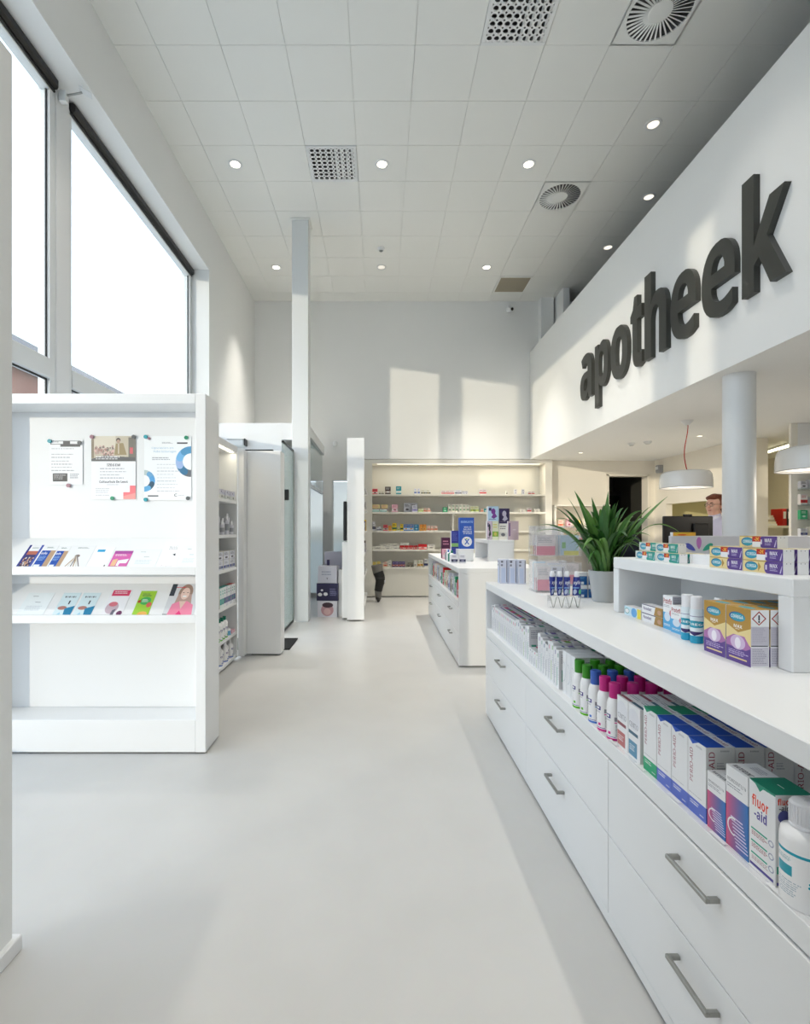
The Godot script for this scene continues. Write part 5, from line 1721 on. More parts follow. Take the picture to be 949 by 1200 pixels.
	part(leg, "thigh", tube([Vector3(-0.045, 0.68, 0), Vector3(-0.02, 0.52, 0.0)], [0.108, 0.094], 18), grey)
	part(leg, "brace", tube([Vector3(-0.02, 0.54, 0), Vector3(0.01, 0.46, 0.01), Vector3(0.02, 0.38, 0.02), Vector3(0.0, 0.3, 0.0), Vector3(-0.02, 0.2, -0.01)], [0.1, 0.094, 0.088, 0.078, 0.074], 18), M.black)
	part(leg, "calf", tube([Vector3(-0.02, 0.21, -0.01), Vector3(-0.02, 0.12, -0.01), Vector3(-0.015, 0.04, -0.005)], [0.068, 0.06, 0.048], 16), grey)
	part(leg, "foot", tube([Vector3(-0.02, 0.04, -0.05), Vector3(-0.02, 0.042, 0.02), Vector3(-0.02, 0.03, 0.12)], [0.035, 0.042, 0.026], 14), mat(Color(0.12, 0.12, 0.12), 0.7))
	var ring := tube([Vector3(0.095, 0.36, 0.045), Vector3(0.1, 0.4, 0.05)], [0.02, 0.02], 10)
	part(leg, "hinge", ring, M.lid_white)
	part(leg, "strap", lathe([Vector2(0.094, 0.43), Vector2(0.094, 0.455)], 18), M.steel_dark, Vector3(0.012, 0, 0.012))


# ------------------------------------------------------------------ white gondola near the entrance
func build_gondola() -> void:
	var u := thing("gondola_shelf", "white gondola with a plain tall end panel and black screen on its side", "shelf unit", P(-0.35, 0, 8.4))
	slab(u, "end_panel", M.lacquer, -0.476, -0.227, 0.02, 2.67, 7.23, 7.29, 0.003)
	slab(u, "back_panel", M.lacquer, -0.476, -0.42, 0.02, 2.6, 7.29, 9.6, 0.002)
	slab(u, "base_cabinet", M.lacquer, -0.556, -0.476, 0.03, 1.15, 7.32, 9.6, 0.003)
	slab(u, "toe_kick", M.plinth, -0.5, -0.28, 0.0, 0.02, 7.29, 9.56, 0.0)
	for y: float in [0.12, 0.587, 0.94, 1.308, 1.677, 2.03]:
		slab(u, "shelf", M.lacquer, -0.42, -0.24, y - 0.03, y, 7.29, 9.6, 0.002)
	var s := thing("wall_screen", "thin black screen mounted on the side of the white gondola", "screen", P(-0.5, 1.17, 7.75))
	slab(s, "bezel", M.black, -0.535, -0.49, 1.17, 1.75, 7.3, 8.2, 0.004)
	slab(s, "panel", mat(Color(0.02, 0.02, 0.025), 0.1), -0.538, -0.535, 1.19, 1.73, 7.32, 8.18, 0.0)
	slab(s, "mount", M.steel_dark, -0.49, -0.476, 1.35, 1.55, 7.6, 7.9, 0.002)
	var g := "goods on the gondola shelves"
	var n := 0
	for y: float in [0.587, 0.94, 1.308, 1.677]:
		for i in 5:
			var m := generic(0.12, 0.14 + 0.03 * ((n * 7) % 3), 0.1, [1, 6, 24, 25, 4, 22, 16, 3][n % 8])
			one("hanging_package", "dark carton seen edge-on, %s from the end panel, gondola shelf %s from the floor" % [ORD[i], ["second", "third", "fourth", "fifth"][int(n / 5)]], "carton", m, M.print, P(-0.3, y, 7.45 + 0.42 * i), PI / 2, g)
			n += 1


# ------------------------------------------------------------------ drawer counters
const CX := 0.765
const CTOP := 0.961
const NICHE := 0.63


func drawer_handle() -> ArrayMesh:
	var st := new_st()
	add_box(st, Vector3(-0.034, 0, -0.08), Vector3(-0.024, 0.012, 0.08), 0.002)
	add_box(st, Vector3(-0.026, 0, -0.08), Vector3(0.0, 0.012, -0.068), 0.002)
	add_box(st, Vector3(-0.026, 0, 0.068), Vector3(0.0, 0.012, 0.08), 0.002)
	return st.commit()


func counter(label: String, d_near: float, d_far: float, xb: float, seams: Array) -> void:
	var u := thing("drawer_counter", label, "counter", P((CX + xb) / 2, 0, (d_near + d_far) / 2), 0.0, "white drawer counters")
	var niche_back := xb - 0.16
	slab(u, "worktop", M.lacquer, CX, xb, CTOP - 0.051, CTOP, d_near, d_far, 0.003)
	slab(u, "end_panel", M.lacquer, CX, xb, 0.014, CTOP - 0.051, d_far - 0.022, d_far, 0.002)
	slab(u, "end_panel", M.lacquer, CX, xb, 0.014, CTOP - 0.051, d_near, d_near + 0.022, 0.002)
	slab(u, "back_panel", M.lacquer, xb - 0.02, xb, 0.014, CTOP - 0.051, d_near + 0.022, d_far - 0.022, 0.001)
	slab(u, "niche_back", M.lacquer, niche_back, niche_back + 0.018, NICHE, CTOP - 0.051, d_near + 0.022, d_far - 0.022, 0.001)
	slab(u, "niche_floor", M.lacquer, CX + 0.004, niche_back, NICHE - 0.056, NICHE, d_near + 0.022, d_far - 0.022, 0.002)
	slab(u, "plinth", M.lacquer, CX + 0.003, CX + 0.02, 0.014, 0.05, d_near + 0.022, d_far - 0.022, 0.001)
	slab(u, "toe_kick", M.plinth, CX + 0.06, xb - 0.05, 0.0, 0.014, d_near + 0.05, d_far - 0.05, 0.0)
	slab(u, "carcass", mat(Color(0.8, 0.78, 0.74), 0.8), CX + 0.07, xb - 0.03, 0.05, NICHE - 0.058, d_near + 0.03, d_far - 0.03, 0.0)
	var hm := drawer_handle()
	for i in seams.size() - 1:
		var a: float = seams[i]
		var b: float = seams[i + 1]
		var first := d_near + 0.022 if i == 0 else a
		var last := d_far - 0.022 if i == seams.size() - 2 else b
		for r: Array in [[0.053, 0.319], [0.319, 0.571]]:
			var dr := slab(u, "drawer", M.lacquer, CX, CX + 0.02, r[0] + 0.0016, r[1] - 0.0016, first + 0.002, last - 0.002, 0.0012)
			part(dr, "handle", hm, M.metal, Vector3(-0.01, (r[1] - r[0]) * 0.73 - 0.006, ((first + last) / 2 - (a + b) / 2)), Vector3.ZERO, "brushed metal bar handle")


func build_counters() -> void:
	counter("long white drawer counter with open shelf, nearest the camera", -0.3, 3.59, 1.40, [-0.3, 0.725, 1.665, 2.604, 3.59])
	counter("farther white drawer counter behind the near one", 4.82, 7.81, 1.60, [4.82, 5.8, 6.8, 7.81])
	# raised display shelf on the near counter
	var r := thing("counter_riser", "white raised display box standing on the near counter", "display riser", P(1.245, CTOP, 1.816))
	slab(r, "top_board", M.lacquer, 1.09, 1.395, 1.161, 1.211, 1.312, 2.32, 0.003)
	slab(r, "side_board", M.lacquer, 1.09, 1.395, CTOP, 1.161, 1.312, 1.362, 0.003)
	slab(r, "side_board", M.lacquer, 1.09, 1.395, CTOP, 1.161, 2.27, 2.32, 0.003)
	slab(r, "back_board", M.lacquer, 1.375, 1.395, CTOP, 1.161, 1.362, 2.27, 0.002)
	var r2 := thing("counter_riser", "white raised display box standing on the farther counter", "display riser", P(1.44, CTOP, 6.3))
	slab(r2, "top_board", M.lacquer, 1.29, 1.595, 1.171, 1.211, 5.9, 6.75, 0.003)
	slab(r2, "end_board", M.lacquer, 1.29, 1.595, CTOP, 1.171, 5.9, 5.94, 0.003)
	slab(r2, "end_board", M.lacquer, 1.29, 1.595, CTOP, 1.171, 6.71, 6.75, 0.003)
	slab(r2, "back_board", M.lacquer, 1.575, 1.595, CTOP, 1.171, 5.94, 6.71, 0.002)


# ------------------------------------------------------------------ goods in the open shelf of the near counter
func capped_bottle(called: String, label: String, at: Vector3, wrap: Rect2i, lid: Material, r: float, h: float, group: String, turn := -1.0) -> Node3D:
	var b := thing(called, label, "bottle", at, turn, group)
	var hb := h * 0.74
	part(b, "body", lathe([Vector2(0.001, 0), Vector2(r * 0.94, 0), Vector2(r, 0.004), Vector2(r, hb * 0.76), Vector2(r * 0.94, hb * 0.87), Vector2(r * 0.82, hb * 0.95), Vector2(r * 0.68, hb)], 22, wrap), M.gloss)
	part(b, "cap", lathe([Vector2(r * 0.69, hb - 0.004), Vector2(r * 0.71, h - 0.003), Vector2(r * 0.65, h), Vector2(0.001, h)], 20), lid)
	return b


func build_counter_goods() -> void:
	var L := -PI / 2
	var y := NICHE
	var g := "goods in the open shelf of the near counter"
	# big white bottle at the front
	var bb := thing("mouthwash_bottle", "large white bottle with teal stripe and white screw cap, nearest the camera", "bottle", P(0.808, y, 0.945), -1.2, g)
	part(bb, "body", lathe([Vector2(0.001, 0), Vector2(0.036, 0), Vector2(0.0385, 0.004), Vector2(0.0385, 0.125), Vector2(0.036, 0.138), Vector2(0.022, 0.146)], 32, C.wrap_teal), M.gloss)
	part(bb, "neck_ring", lathe([Vector2(0.021, 0.144), Vector2(0.024, 0.147), Vector2(0.024, 0.152), Vector2(0.021, 0.154)], 28), M.lid_white)
	var capn := part(bb, "cap", lathe([Vector2(0.0225, 0.153), Vector2(0.0225, 0.19), Vector2(0.02, 0.194), Vector2(0.001, 0.195)], 28), M.lid_white)
	for k in 28:
		part(capn, "rib", box(0.002, 0.034, 0.0025, 0.0), M.lid_white, Vector3(sin(TAU * k / 28) * 0.0228, 0.155, cos(TAU * k / 28) * 0.0228), Vector3(0, TAU * k / 28, 0))
	# fluoride carton
	var pw := sw(WHITE)
	one("fluoride_carton", "white carton with green top and red lettering beside the large bottle", "carton", carton(0.07, 0.183, 0.075, [C.fluor_front, pw, C.fluor_side, pw, C.fluor_top, pw]), M.print, P(0.8235, y, 1.022), L, g)
	# pink to blue cartons
	var dm := carton(0.067, 0.18, 0.07, [C.dent_front, C.dent_side, C.dent_side, C.dent_side, C.dent_top, pw])
	one("rinse_carton", "tall white carton with pink to blue panel beside the green-topped carton", "carton", dm, M.print, P(0.821, y, 1.094), L, g)
	one("rinse_carton", "shorter white carton with pink to blue panel in front of mouthwash cartons", "carton", carton(0.062, 0.134, 0.05, [C.dent_front, C.dent_side, C.dent_side, C.dent_side, C.dent_top, pw]), M.print, P(0.811, y, 1.161), L, g)
	# mouthwash cartons, four rows deep
	var am := {}
	for k: String in ["blue", "green"]:
		am[k] = carton(0.0695, 0.185, 0.0695, [C["aid_front_" + k], C["aid_side_" + k], C["aid_side_" + k], C["aid_side_" + k], C["aid_top_" + k], pw])
	for row in 4:
		for i in 4:
			var k := "green" if i == 3 else "blue"
			var where: String = "front row" if row == 0 else "%s row back" % ORD[row]
			var lb: String = "white mouthwash carton with %s top, %s" % [k, where]
			if k == "blue":
				lb += ", %s from the pink-blue cartons" % ORD[i]
			one("mouthwash_carton", lb, "carton", am[k], M.print, P(0.821 + 0.0715 * row, y, 1.232 + 0.0715 * i), L, "mouthwash cartons with coloured tops")
	# slim rose and steel cartons
	for i in 2:
		var k: String = ["steel", "rose"][i]
		var m := carton(0.07, 0.165, 0.06, [C["cent_front_" + k], pw, pw, pw, C["cent_top_" + k], pw])
		for row in 3:
			one("gel_carton", "white carton with %s panel, %s, between bottles and mouthwash cartons" % [["blue-grey", "dusty rose"][i], "front row" if row == 0 else ORD[row] + " row back"], "carton", m, M.print, P(0.816 + 0.062 * row, y, 1.535 + 0.074 * i), L, g)
	# capped bottles: five columns, four deep
	var cols := [["magenta", 1.69, "magenta cap, nearest column"], ["magenta", 1.765, "magenta cap, second column"], ["azure", 1.84, "blue cap"], ["lime", 1.915, "green cap, beside the blue ones"], ["lime", 1.99, "green cap, farthest column"]]
	for c: Array in cols:
		for row in 4:
			capped_bottle("capped_bottle", "white bottle with %s, %s" % [c[2], "front row" if row == 0 else ORD[row] + " row back"], P(0.8 + 0.062 * row, y, c[1]), C["wrap_" + c[0]], M["lid_" + c[0]], 0.0265, 0.189, "white bottles with coloured caps")
	# white wallets with a thin arc
	var wm := carton(0.045, 0.185, 0.12, [C.arc_front, pw, C.slim_side_5, pw, pw, pw])
	for i in 4:
		one("brush_wallet", "plain white carton with thin arc line, %s from the green-capped bottles" % ORD[i], "carton", wm, M.print, P(0.86 if i < 3 else 1.0, y, 2.055 + 0.048 * (i % 3)), L, g)
	# slim dental cartons, far end of the shelf
	var d := 2.205
	var n := 0
	while d < 3.52:
		var w: float = [0.034, 0.03, 0.04, 0.028, 0.036][n % 5]
		var h: float = [0.17, 0.185, 0.178, 0.16, 0.19][(n * 2) % 5]
		if d > 2.5 and d < 2.64:
			h = 0.085
		var kind := (n * 5 + 3) % 6
		if d > 2.9 and d < 3.4:
			kind = [0, 1, 2, 0][n % 4]
			h = 0.172
		var m := carton(w, h, 0.085, [C["slim_%d" % kind], pw, C["slim_side_%d" % kind], pw, C["slim_top_%d" % kind], pw])
		for row in 3:
			if h < 0.1 and row > 0:
				continue
			var lb := "slim white dental carton, %s along from the arc cartons, %s" % [ORD[n], "front row" if row == 0 else ORD[row] + " row back"]
			one("slim_carton", lb, "carton", m, M.print, P(0.838 + 0.09 * row, y, d + w / 2), L, "slim dental cartons")
		d += w + 0.0035
		n += 1
	# clear tray of price labels under the front edge
	var tray := thing("clear_tray", "thin clear plastic price strip along the open shelf edge", "price strip", P(0.776, y, 1.3), 0.0)
	part(tray, "strip", box(0.012, 0.003, 0.9, 0.0), M.acrylic)
	for k in 5:
		part(tray, "paper_ticket", box(0.009, 0.001, 0.05, 0.0), M.white, Vector3(0, 0.003, -0.35 + 0.17 * k))


func build_riser_goods() -> void:
	var L := -PI / 2
	var pw := sw(WHITE)
	var g := "goods in the counter riser"
	var m := carton(0.097, 0.158, 0.05, [C.max_front, C.max_side, C.max_side, C.max_side, C.max_top, pw])
	for row in 5:
		for i in 2:
			one("denture_tablet_carton", "gold and purple denture tablet carton, %s, %s" % ["front row" if row == 0 else ORD[row] + " row back", ["near the riser end", "away from the riser end"][i]], "carton", m, M.print, P(1.045 + 0.054 * row, CTOP, 1.414 + 0.1 * i), L, "gold and purple cartons in the riser")
	for i in 3:
		var b := thing("foam_bottle", "white and blue aerosol bottle in the riser, %s from the gold cartons" % ORD[i], "bottle", P([1.062, 1.062, 1.11][i], CTOP, [1.665, 1.715, 1.62][i]), -0.9, g)
		part(b, "can", lathe([Vector2(0.001, 0), Vector2(0.0185, 0), Vector2(0.0195, 0.003), Vector2(0.0195, 0.11), Vector2(0.017, 0.116)], 20, C.wrap_foam), M.gloss)
		part(b, "cap", lathe([Vector2(0.0178, 0.114), Vector2(0.0178, 0.152), Vector2(0.015, 0.156), Vector2(0.001, 0.156)], 18), M.lid_white)
	var pm := carton(0.075, 0.1, 0.035, [C.prote_front, C.small_print, C.small_print, C.small_print, pw, pw])
	one("adhesive_carton", "white and sky blue carton with red title in the riser, front", "carton", pm, M.print, P(1.1, CTOP, 1.81), L, g)
	one("adhesive_carton", "white and sky blue carton with red title, behind the front one", "carton", pm, M.print, P(1.145, CTOP, 1.83), L, g)
	one("adhesive_carton", "taller white and blue carton beside the gold-brown boxes in the riser", "carton", carton(0.062, 0.128, 0.045, [C.prote_front, C.small_print, C.small_print, C.small_print, pw, pw]), M.print, P(1.115, CTOP, 1.885), L, g)
	var tm := carton(0.15, 0.035, 0.04, [C.paro, pw, sw(Color(0.66, 0.52, 0.28)), pw, pw, pw])
	for i in 2:
		one("paste_carton", "white and gold-brown toothpaste carton in the riser, %s of two stacked" % ["lower", "upper"][i], "carton", tm, M.print, P(1.115, CTOP + 0.036 * i, 2.0), L, g)
	one("paste_carton", "pale blue toothpaste carton with yellow end in the riser", "carton", carton(0.14, 0.04, 0.045, [C.cream_box, pw, pw, pw, pw, pw]), M.print, P(1.118, CTOP, 2.155), L, g)
	# cartons on top of the riser
	var y := 1.211
	var gt := "denture paste cartons on the riser"
	var mk := func(k: String, promo: bool) -> ArrayMesh: return carton(0.155, 0.036, 0.032, [C["tube_%s_%s" % [k, "promo" if promo else "plain"]], pw, C.tube_end, C.tube_end, sw(Color(0.86, 0.8, 0.62)), pw])
	var vp: ArrayMesh = mk.call("violet", true)
	var vn: ArrayMesh = mk.call("violet", false)
	var np: ArrayMesh = mk.call("mint", true)
	for col in 2:
		for lay in 2:
			for row in 3:
				one("denture_paste_carton", "gold and violet paste carton, %s stack, %s layer, %s" % [["near", "far"][col], ["lower", "upper"][lay], "front row" if row == 0 else ORD[row] + " row back"], "carton", vn if lay == 0 else vp, M.print, P(1.161 + 0.041 * row, y + 0.0365 * lay, 1.488 + 0.159 * col), L, gt)
	one("denture_paste_carton", "single gold and violet paste carton on top of the stacks", "carton", vp, M.print, P(1.202, y + 0.073, 1.56), L, gt)
	for col in 2:
		for row in 3:
			one("denture_paste_carton", "white and mint paste carton on the riser, %s in line, %s" % [ORD[col], "front row" if row == 0 else ORD[row] + " row back"], "carton", np, M.print, P(1.15 + 0.041 * row, y, 1.96 + 0.165 * col), L, gt)
	one("denture_paste_carton", "white and mint paste carton lying on top of the mint row", "carton", np, M.print, P(1.17, y + 0.0365, 2.0), L, gt)
	one("denture_paste_carton", "white and mint paste carton on the mint row, farthest", "carton", np, M.print, P(1.19, y + 0.0365, 2.17), L, gt)
	for i in 3:
		one("paste_box_end", "small white carton standing end-on between mint and violet cartons, %s" % ORD[i], "carton", carton(0.034, 0.036, 0.12, [C.tube_end, pw, pw, pw, pw, pw]), M.print, P(1.2 + 0.05 * i, y, 1.84), 0.0, gt)


# ------------------------------------------------------------------ things standing on the near counter
func acrylic_bin(parent: Node3D, x: float, y: float, z: float, w: float, h: float, d: float) -> void:
	var t := 0.004
	for s: Array in [["front_wall", w, h, t, 0, d / 2], ["back_wall", w, h, t, 0, -d / 2], ["side_wall", t, h, d - t, -w / 2, 0], ["side_wall", t, h, d - t, w / 2, 0], ["bin_floor", w, t, d, 0, 0]]:
		part(parent, s[0], box(s[1], s[2], s[3], 0.001), M.acrylic, Vector3(x + s[4], y, z + s[5]))


func build_counter_top() -> void:
	var pw := sw(WHITE)
	var g := "packs in the clear counter dispenser"
	# lilac cartons at the far end
	for i in 3:
		one("lilac_carton", "lilac white upright carton at the far end of the near counter, %s in line" % ORD[i], "carton", carton(0.054, 0.17, 0.06, [C.lilac_box, pw, pw, C.lilac_box, pw, pw]), M.print, P(0.865 + 0.058 * i, CTOP, 3.5 - 0.02 * i), 0.05)
	# clear dispenser, lower bins
	var a := thing("clear_dispenser", "clear acrylic bin full of sachets on the near counter, front one", "dispenser", P(1.03, CTOP, 3.05))
	part(a, "base_plate", box(0.19, 0.006, 0.16, 0.002), M.acrylic)
	acrylic_bin(a, 0, 0.006, 0, 0.18, 0.185, 0.14)
	for i in 8:
		var k: String = ["bag_pink", "lilac_box", "bag_mixed", "bag_mixed", "bag_pink", "lilac_box", "bag_sky", "bag_pink"][i]
		one("sachet", "sachet in the front clear bin, %s row, %s column" % [ORD[int(i / 2)], ["aisle side", "plant side"][i % 2]], "sachet", carton(0.078, 0.145 + 0.008 * int(i / 2), 0.012, [C[k], pw, pw, pw, pw, pw]), M.print, P(0.988 + 0.084 * (i % 2), CTOP + 0.0105, 3.0 + 0.03 * int(i / 2)), 0.0, g)
	var b := thing("clear_dispenser", "taller two-tier clear acrylic dispenser behind the front bin", "dispenser", P(1.2, CTOP, 3.4))
	part(b, "base_plate", box(0.32, 0.006, 0.16, 0.002), M.acrylic)
	part(b, "back_plate", box(0.32, 0.4, 0.005, 0.001), M.acrylic, Vector3(0, 0.006, -0.075))
	acrylic_bin(b, -0.08, 0.006, 0, 0.15, 0.15, 0.13)
	acrylic_bin(b, 0.08, 0.006, 0, 0.15, 0.15, 0.13)
	acrylic_bin(b, -0.08, 0.2, 0, 0.15, 0.2, 0.13)
	acrylic_bin(b, 0.08, 0.2, 0, 0.15, 0.2, 0.13)
	var fills := [[-0.08, 0.2, "bag_pink", "upper bin with the pink pack"], [0.08, 0.2, "bag_sky", "upper bin with the yellow-footed pack"], [-0.08, 0.006, "bag_mixed", "lower bin beside the front dispenser"], [0.08, 0.006, "bag_pink", "lower bin beside the blue packs"]]
	for f: Array in fills:
		for i in 3:
			var k: String = f[2] if i != 1 or f[2] != "bag_pink" else "bag_mixed"
			one("sachet", "sachet in the two-tier dispenser, %s, %s from the front" % [f[3], ORD[i]], "sachet", carton(0.125, 0.135, 0.012, [C[k], pw, pw, pw, pw, pw]), M.print, P(1.2 + f[0], CTOP + f[1] + 0.0045, 3.4 - 0.04 + 0.035 * i), 0.0, g)
	# blue packs
	for i in 2:
		for lay in 2:
			if lay == 1:
				one("tall_blue_pack", "white-topped blue pack on the near counter, upper, %s" % ["nearer the tubes", "nearer the plant"][i], "carton", carton(0.05, 0.07, 0.045, [C.blue_pack, pw, pw, pw, pw, pw]), M.print, P(1.125 + 0.058 * i, CTOP + 0.071, 2.78), 0.0)
			else:
				one("tall_blue_pack", "blue pack at the bottom of the pile on near counter, %s" % ["nearer the tubes", "nearer the plant"][i], "carton", carton(0.052, 0.07, 0.05, [C.blue_pack, pw, pw, pw, pw, pw]), M.print, P(1.125 + 0.058 * i, CTOP, 2.78), 0.0)
	# wire stand with four tubes
	var st := thing("tube_stand", "clear stand with wavy wire feet holding violet tubes on near counter", "stand", P(0.895, CTOP, 2.42))
	part(st, "spine", box(0.006, 0.12, 0.05, 0.001), M.acrylic, Vector3(0.01, 0.0, 0.02))
	part(st, "holder_plate", box(0.15, 0.004, 0.05, 0.001), M.acrylic, Vector3(0, 0.055, 0))
	for k in 4:
		var path := []
		for j in 13:
			path.append(Vector3(-0.075 + 0.05 * k * 0.78 + 0.035 * j / 12.0, 0.028 - 0.026 * cos(TAU * j / 12.0 + PI), 0.024))
		part(st, "wire_loop", tube(path, [0.0018], 6), M.metal)
	for k: float in [-0.07, 0.07]:
		part(st, "post", box(0.005, 0.055, 0.04, 0.001), M.acrylic, Vector3(k, 0, 0))
	for i in 4:
		var t := thing("paste_tube", "violet toothpaste tube with white cap standing on its stand, %s" % ["leftmost", "second from the left", "third from the left", "rightmost and largest"][i], "tube", P(0.84 + 0.034 * i + (0.012 if i == 3 else 0.0), CTOP + 0.0595, 2.42 - 0.004 * i), [0.9, 0.8, 0.5, 0.1][i], "violet tubes on the stand")
		part(t, "body", tube_body(0.044, 0.09, C.tube_violet), M.gloss)
		part(t, "cap", lathe([Vector2(0.011, 0.088), Vector2(0.012, 0.098), Vector2(0.009, 0.116), Vector2(0.001, 0.117)], 14), M.lid_white)
	one("flat_card", "white card lying flat on the near counter before the dispenser", "card", box(0.12, 0.004, 0.06, 0.001), M.white, P(0.99, CTOP, 2.86), 0.05)
	one("paper_slip", "white paper slip lying on the near counter beside the plant pot", "paper", box(0.08, 0.0015, 0.06, 0.0), M.white, P(1.03, CTOP, 2.62), 0.2)


# flat at the bottom crimp, round at the shoulder
func tube_body(w: float, h: float, c: Rect2i) -> ArrayMesh:
	var st := new_st()
	var rings := 6
	var seg := 16
	var f := func(i: int, k: int) -> Vector3:
		var t := float(i) / rings
		var a := TAU * k / seg
		var rx := lerpf(w / 2, 0.015, t * t)
		var rz := lerpf(0.002, 0.015, sqrt(t))
		return Vector3(sin(a) * rx, h * t, cos(a) * rz)
	for i in rings:
		for k in seg:
			var q := [f.call(i, k), f.call(i, k + 1), f.call(i + 1, k + 1), f.call(i + 1, k)]
			var us := [Vector2(k, i), Vector2(k + 1, i), Vector2(k + 1, i + 1), Vector2(k, i + 1)]
			var am := TAU * (k + 0.5) / seg
			var n := Vector3(sin(am) * 0.5, 0.15, cos(am)).normalized()
			for j: int in [0, 2, 1, 0, 3, 2]:
				st.set_normal(n)
				var uu: float = us[j].x / float(seg)
				uu = absf(fposmod(uu + 0.25, 1.0) * 2.0 - 1.0)
				st.set_uv(px(c, 1.0 - uu, 1.0 - us[j].y / float(rings)) / ATLAS)
				st.add_vertex(q[j])
	return st.commit()


# ------------------------------------------------------------------ farther counter
func build_island_goods() -> void:
	var pw := sw(WHITE)
	var g := "goods on the farther counter"
	# open shelf: books and small cartons
	var n := 0
	var d := 4.9
	while d < 7.7:
		var w: float = [0.05, 0.06, 0.04, 0.07][n % 4]
		var gi := [25, 12, 5, 21, 10, 13, 29, 6, 20, 24, 11, 28, 4, 15][n % 14] as int
		var h: float = [0.2, 0.16, 0.22, 0.18, 0.14][n % 5]
		one("shelf_pack", "upright pack in farther counter's open shelf, %s from near end" % ORD[n], "carton", generic(w, h, 0.1, gi), M.print, P(0.86, NICHE, d + w / 2), -PI / 2, "packs in the farther counter's open shelf")
		d += w + (0.012 if n % 3 else 0.06)
		n += 1
	# blue display boxes on a white block
	var blk := one("white_block", "white display block carrying tall blue boxes on the farther counter", "block", box(0.19, 0.145, 0.14, 0.003), M.lacquer, P(1.01, CTOP, 5.92))
	blk.position.z = -5.92
	one("blue_display_carton", "tall royal blue carton with white round emblem on the farther counter", "carton", carton(0.17, 0.37, 0.1, [C.royal_front, pw, sw(Color(0.2, 0.38, 0.76)), sw(Color(0.2, 0.38, 0.76)), sw(Color(0.2, 0.38, 0.76)), pw]), M.print, P(1.03, CTOP + 0.1465, 5.93), 0.0, g)
	one("blue_display_carton", "narrow dark blue carton with lime band beside the royal blue one", "carton", carton(0.09, 0.36, 0.08, [C.royal_side, pw, pw, pw, pw, pw]), M.print, P(0.915, CTOP, 6.08), 0.0, g)
	one("magenta_carton", "dark plum carton with pink panel behind the narrow blue carton", "carton", generic(0.11, 0.27, 0.08, 27), M.print, P(0.86, CTOP, 6.5), 0.0, g)
	one("pink_pack", "rose pack below the plum carton on the farther counter", "carton", generic(0.09, 0.13, 0.08, 9), M.print, P(0.84, CTOP, 6.3), 0.0, g)
	for i in 4:
		var b := thing("herbal_bottle", "small bottle at the farther counter's aisle edge, %s from the blue boxes" % ORD[i], "bottle", P(0.83 - 0.0 * i, CTOP, 5.72 + 0.13 * i), 0.0, g)
		part(b, "body", lathe([Vector2(0.001, 0), Vector2(0.028, 0), Vector2(0.028, 0.09), Vector2(0.012, 0.105)], 14), [M.lid_white, M.lid_teal, M.lid_white, M.lid_grey][i])
		part(b, "cap", lathe([Vector2(0.013, 0.103), Vector2(0.013, 0.135), Vector2(0.001, 0.136)], 12), [M.lid_teal, M.lid_white, M.lid_azure, M.lid_white][i])
	for i in 2:
		one("cow_print_box", "small white box with dark spots below the blue cartons, %s" % ORD[i], "carton", generic(0.07, 0.1, 0.06, 6), M.print, P(0.83 + 0.09 * i, CTOP, 5.55), 0.0, g)
	# on the riser
	var y := 1.211
	var goods := [
		[477.5 + 8, 498, 0, 0, ""]]
	goods = [
		[557.5, 575.5, 22, "care_lilac", "lilac carton with dark ink drawing on the farther riser", 6.05],
		[576, 583, 21.5, "gen_12", "slim pale green carton beside the lilac carton on the farther riser", 6.05],
		[583.5, 593.5, 19, "gen_20", "cream carton between green and taupe cartons on the farther riser", 6.05],
		[594, 606.5, 22, "taupe_box", "taupe pink carton with violet stripe on the farther riser", 6.02]]
	for k: Array in goods:
		var s: float = k[5] / FOCAL
		var x0: float = (k[0] - VANISH.x) * s
		var x1: float = (k[1] - VANISH.x) * s
		if x0 < 1.295:
			x0 = 1.3
		one("care_carton", k[4], "carton", carton(x1 - x0, k[2] * s, 0.08, [C[k[3]], pw, sw(Color(0.78, 0.7, 0.73)), pw, pw, pw]), M.print, P((x0 + x1) / 2, y, k[5]), 0.0, g)
	var s2 := 6.05 / FOCAL
	var tops := [[571.0, 583.5, 17, "care_sky", "pale blue carton with purple figure on top of other cartons"], [584.0, 596.0, 17.5, "care_night", "dark violet carton with grey portrait drawing on top of other cartons"]]
	var hh := [21.5 * s2, 19.0 * s2]
	for i in 2:
		var k: Array = tops[i]
		one("care_carton", k[4], "carton", carton((k[1] - k[0]) * s2, k[2] * s2, 0.07, [C[k[3]], pw, pw, pw, pw, pw]), M.print, P(((k[0] + k[1]) / 2 - VANISH.x) * s2, y + [22.0 * s2, 19.0 * s2][i] + 0.001, 6.05), 0.0, g)


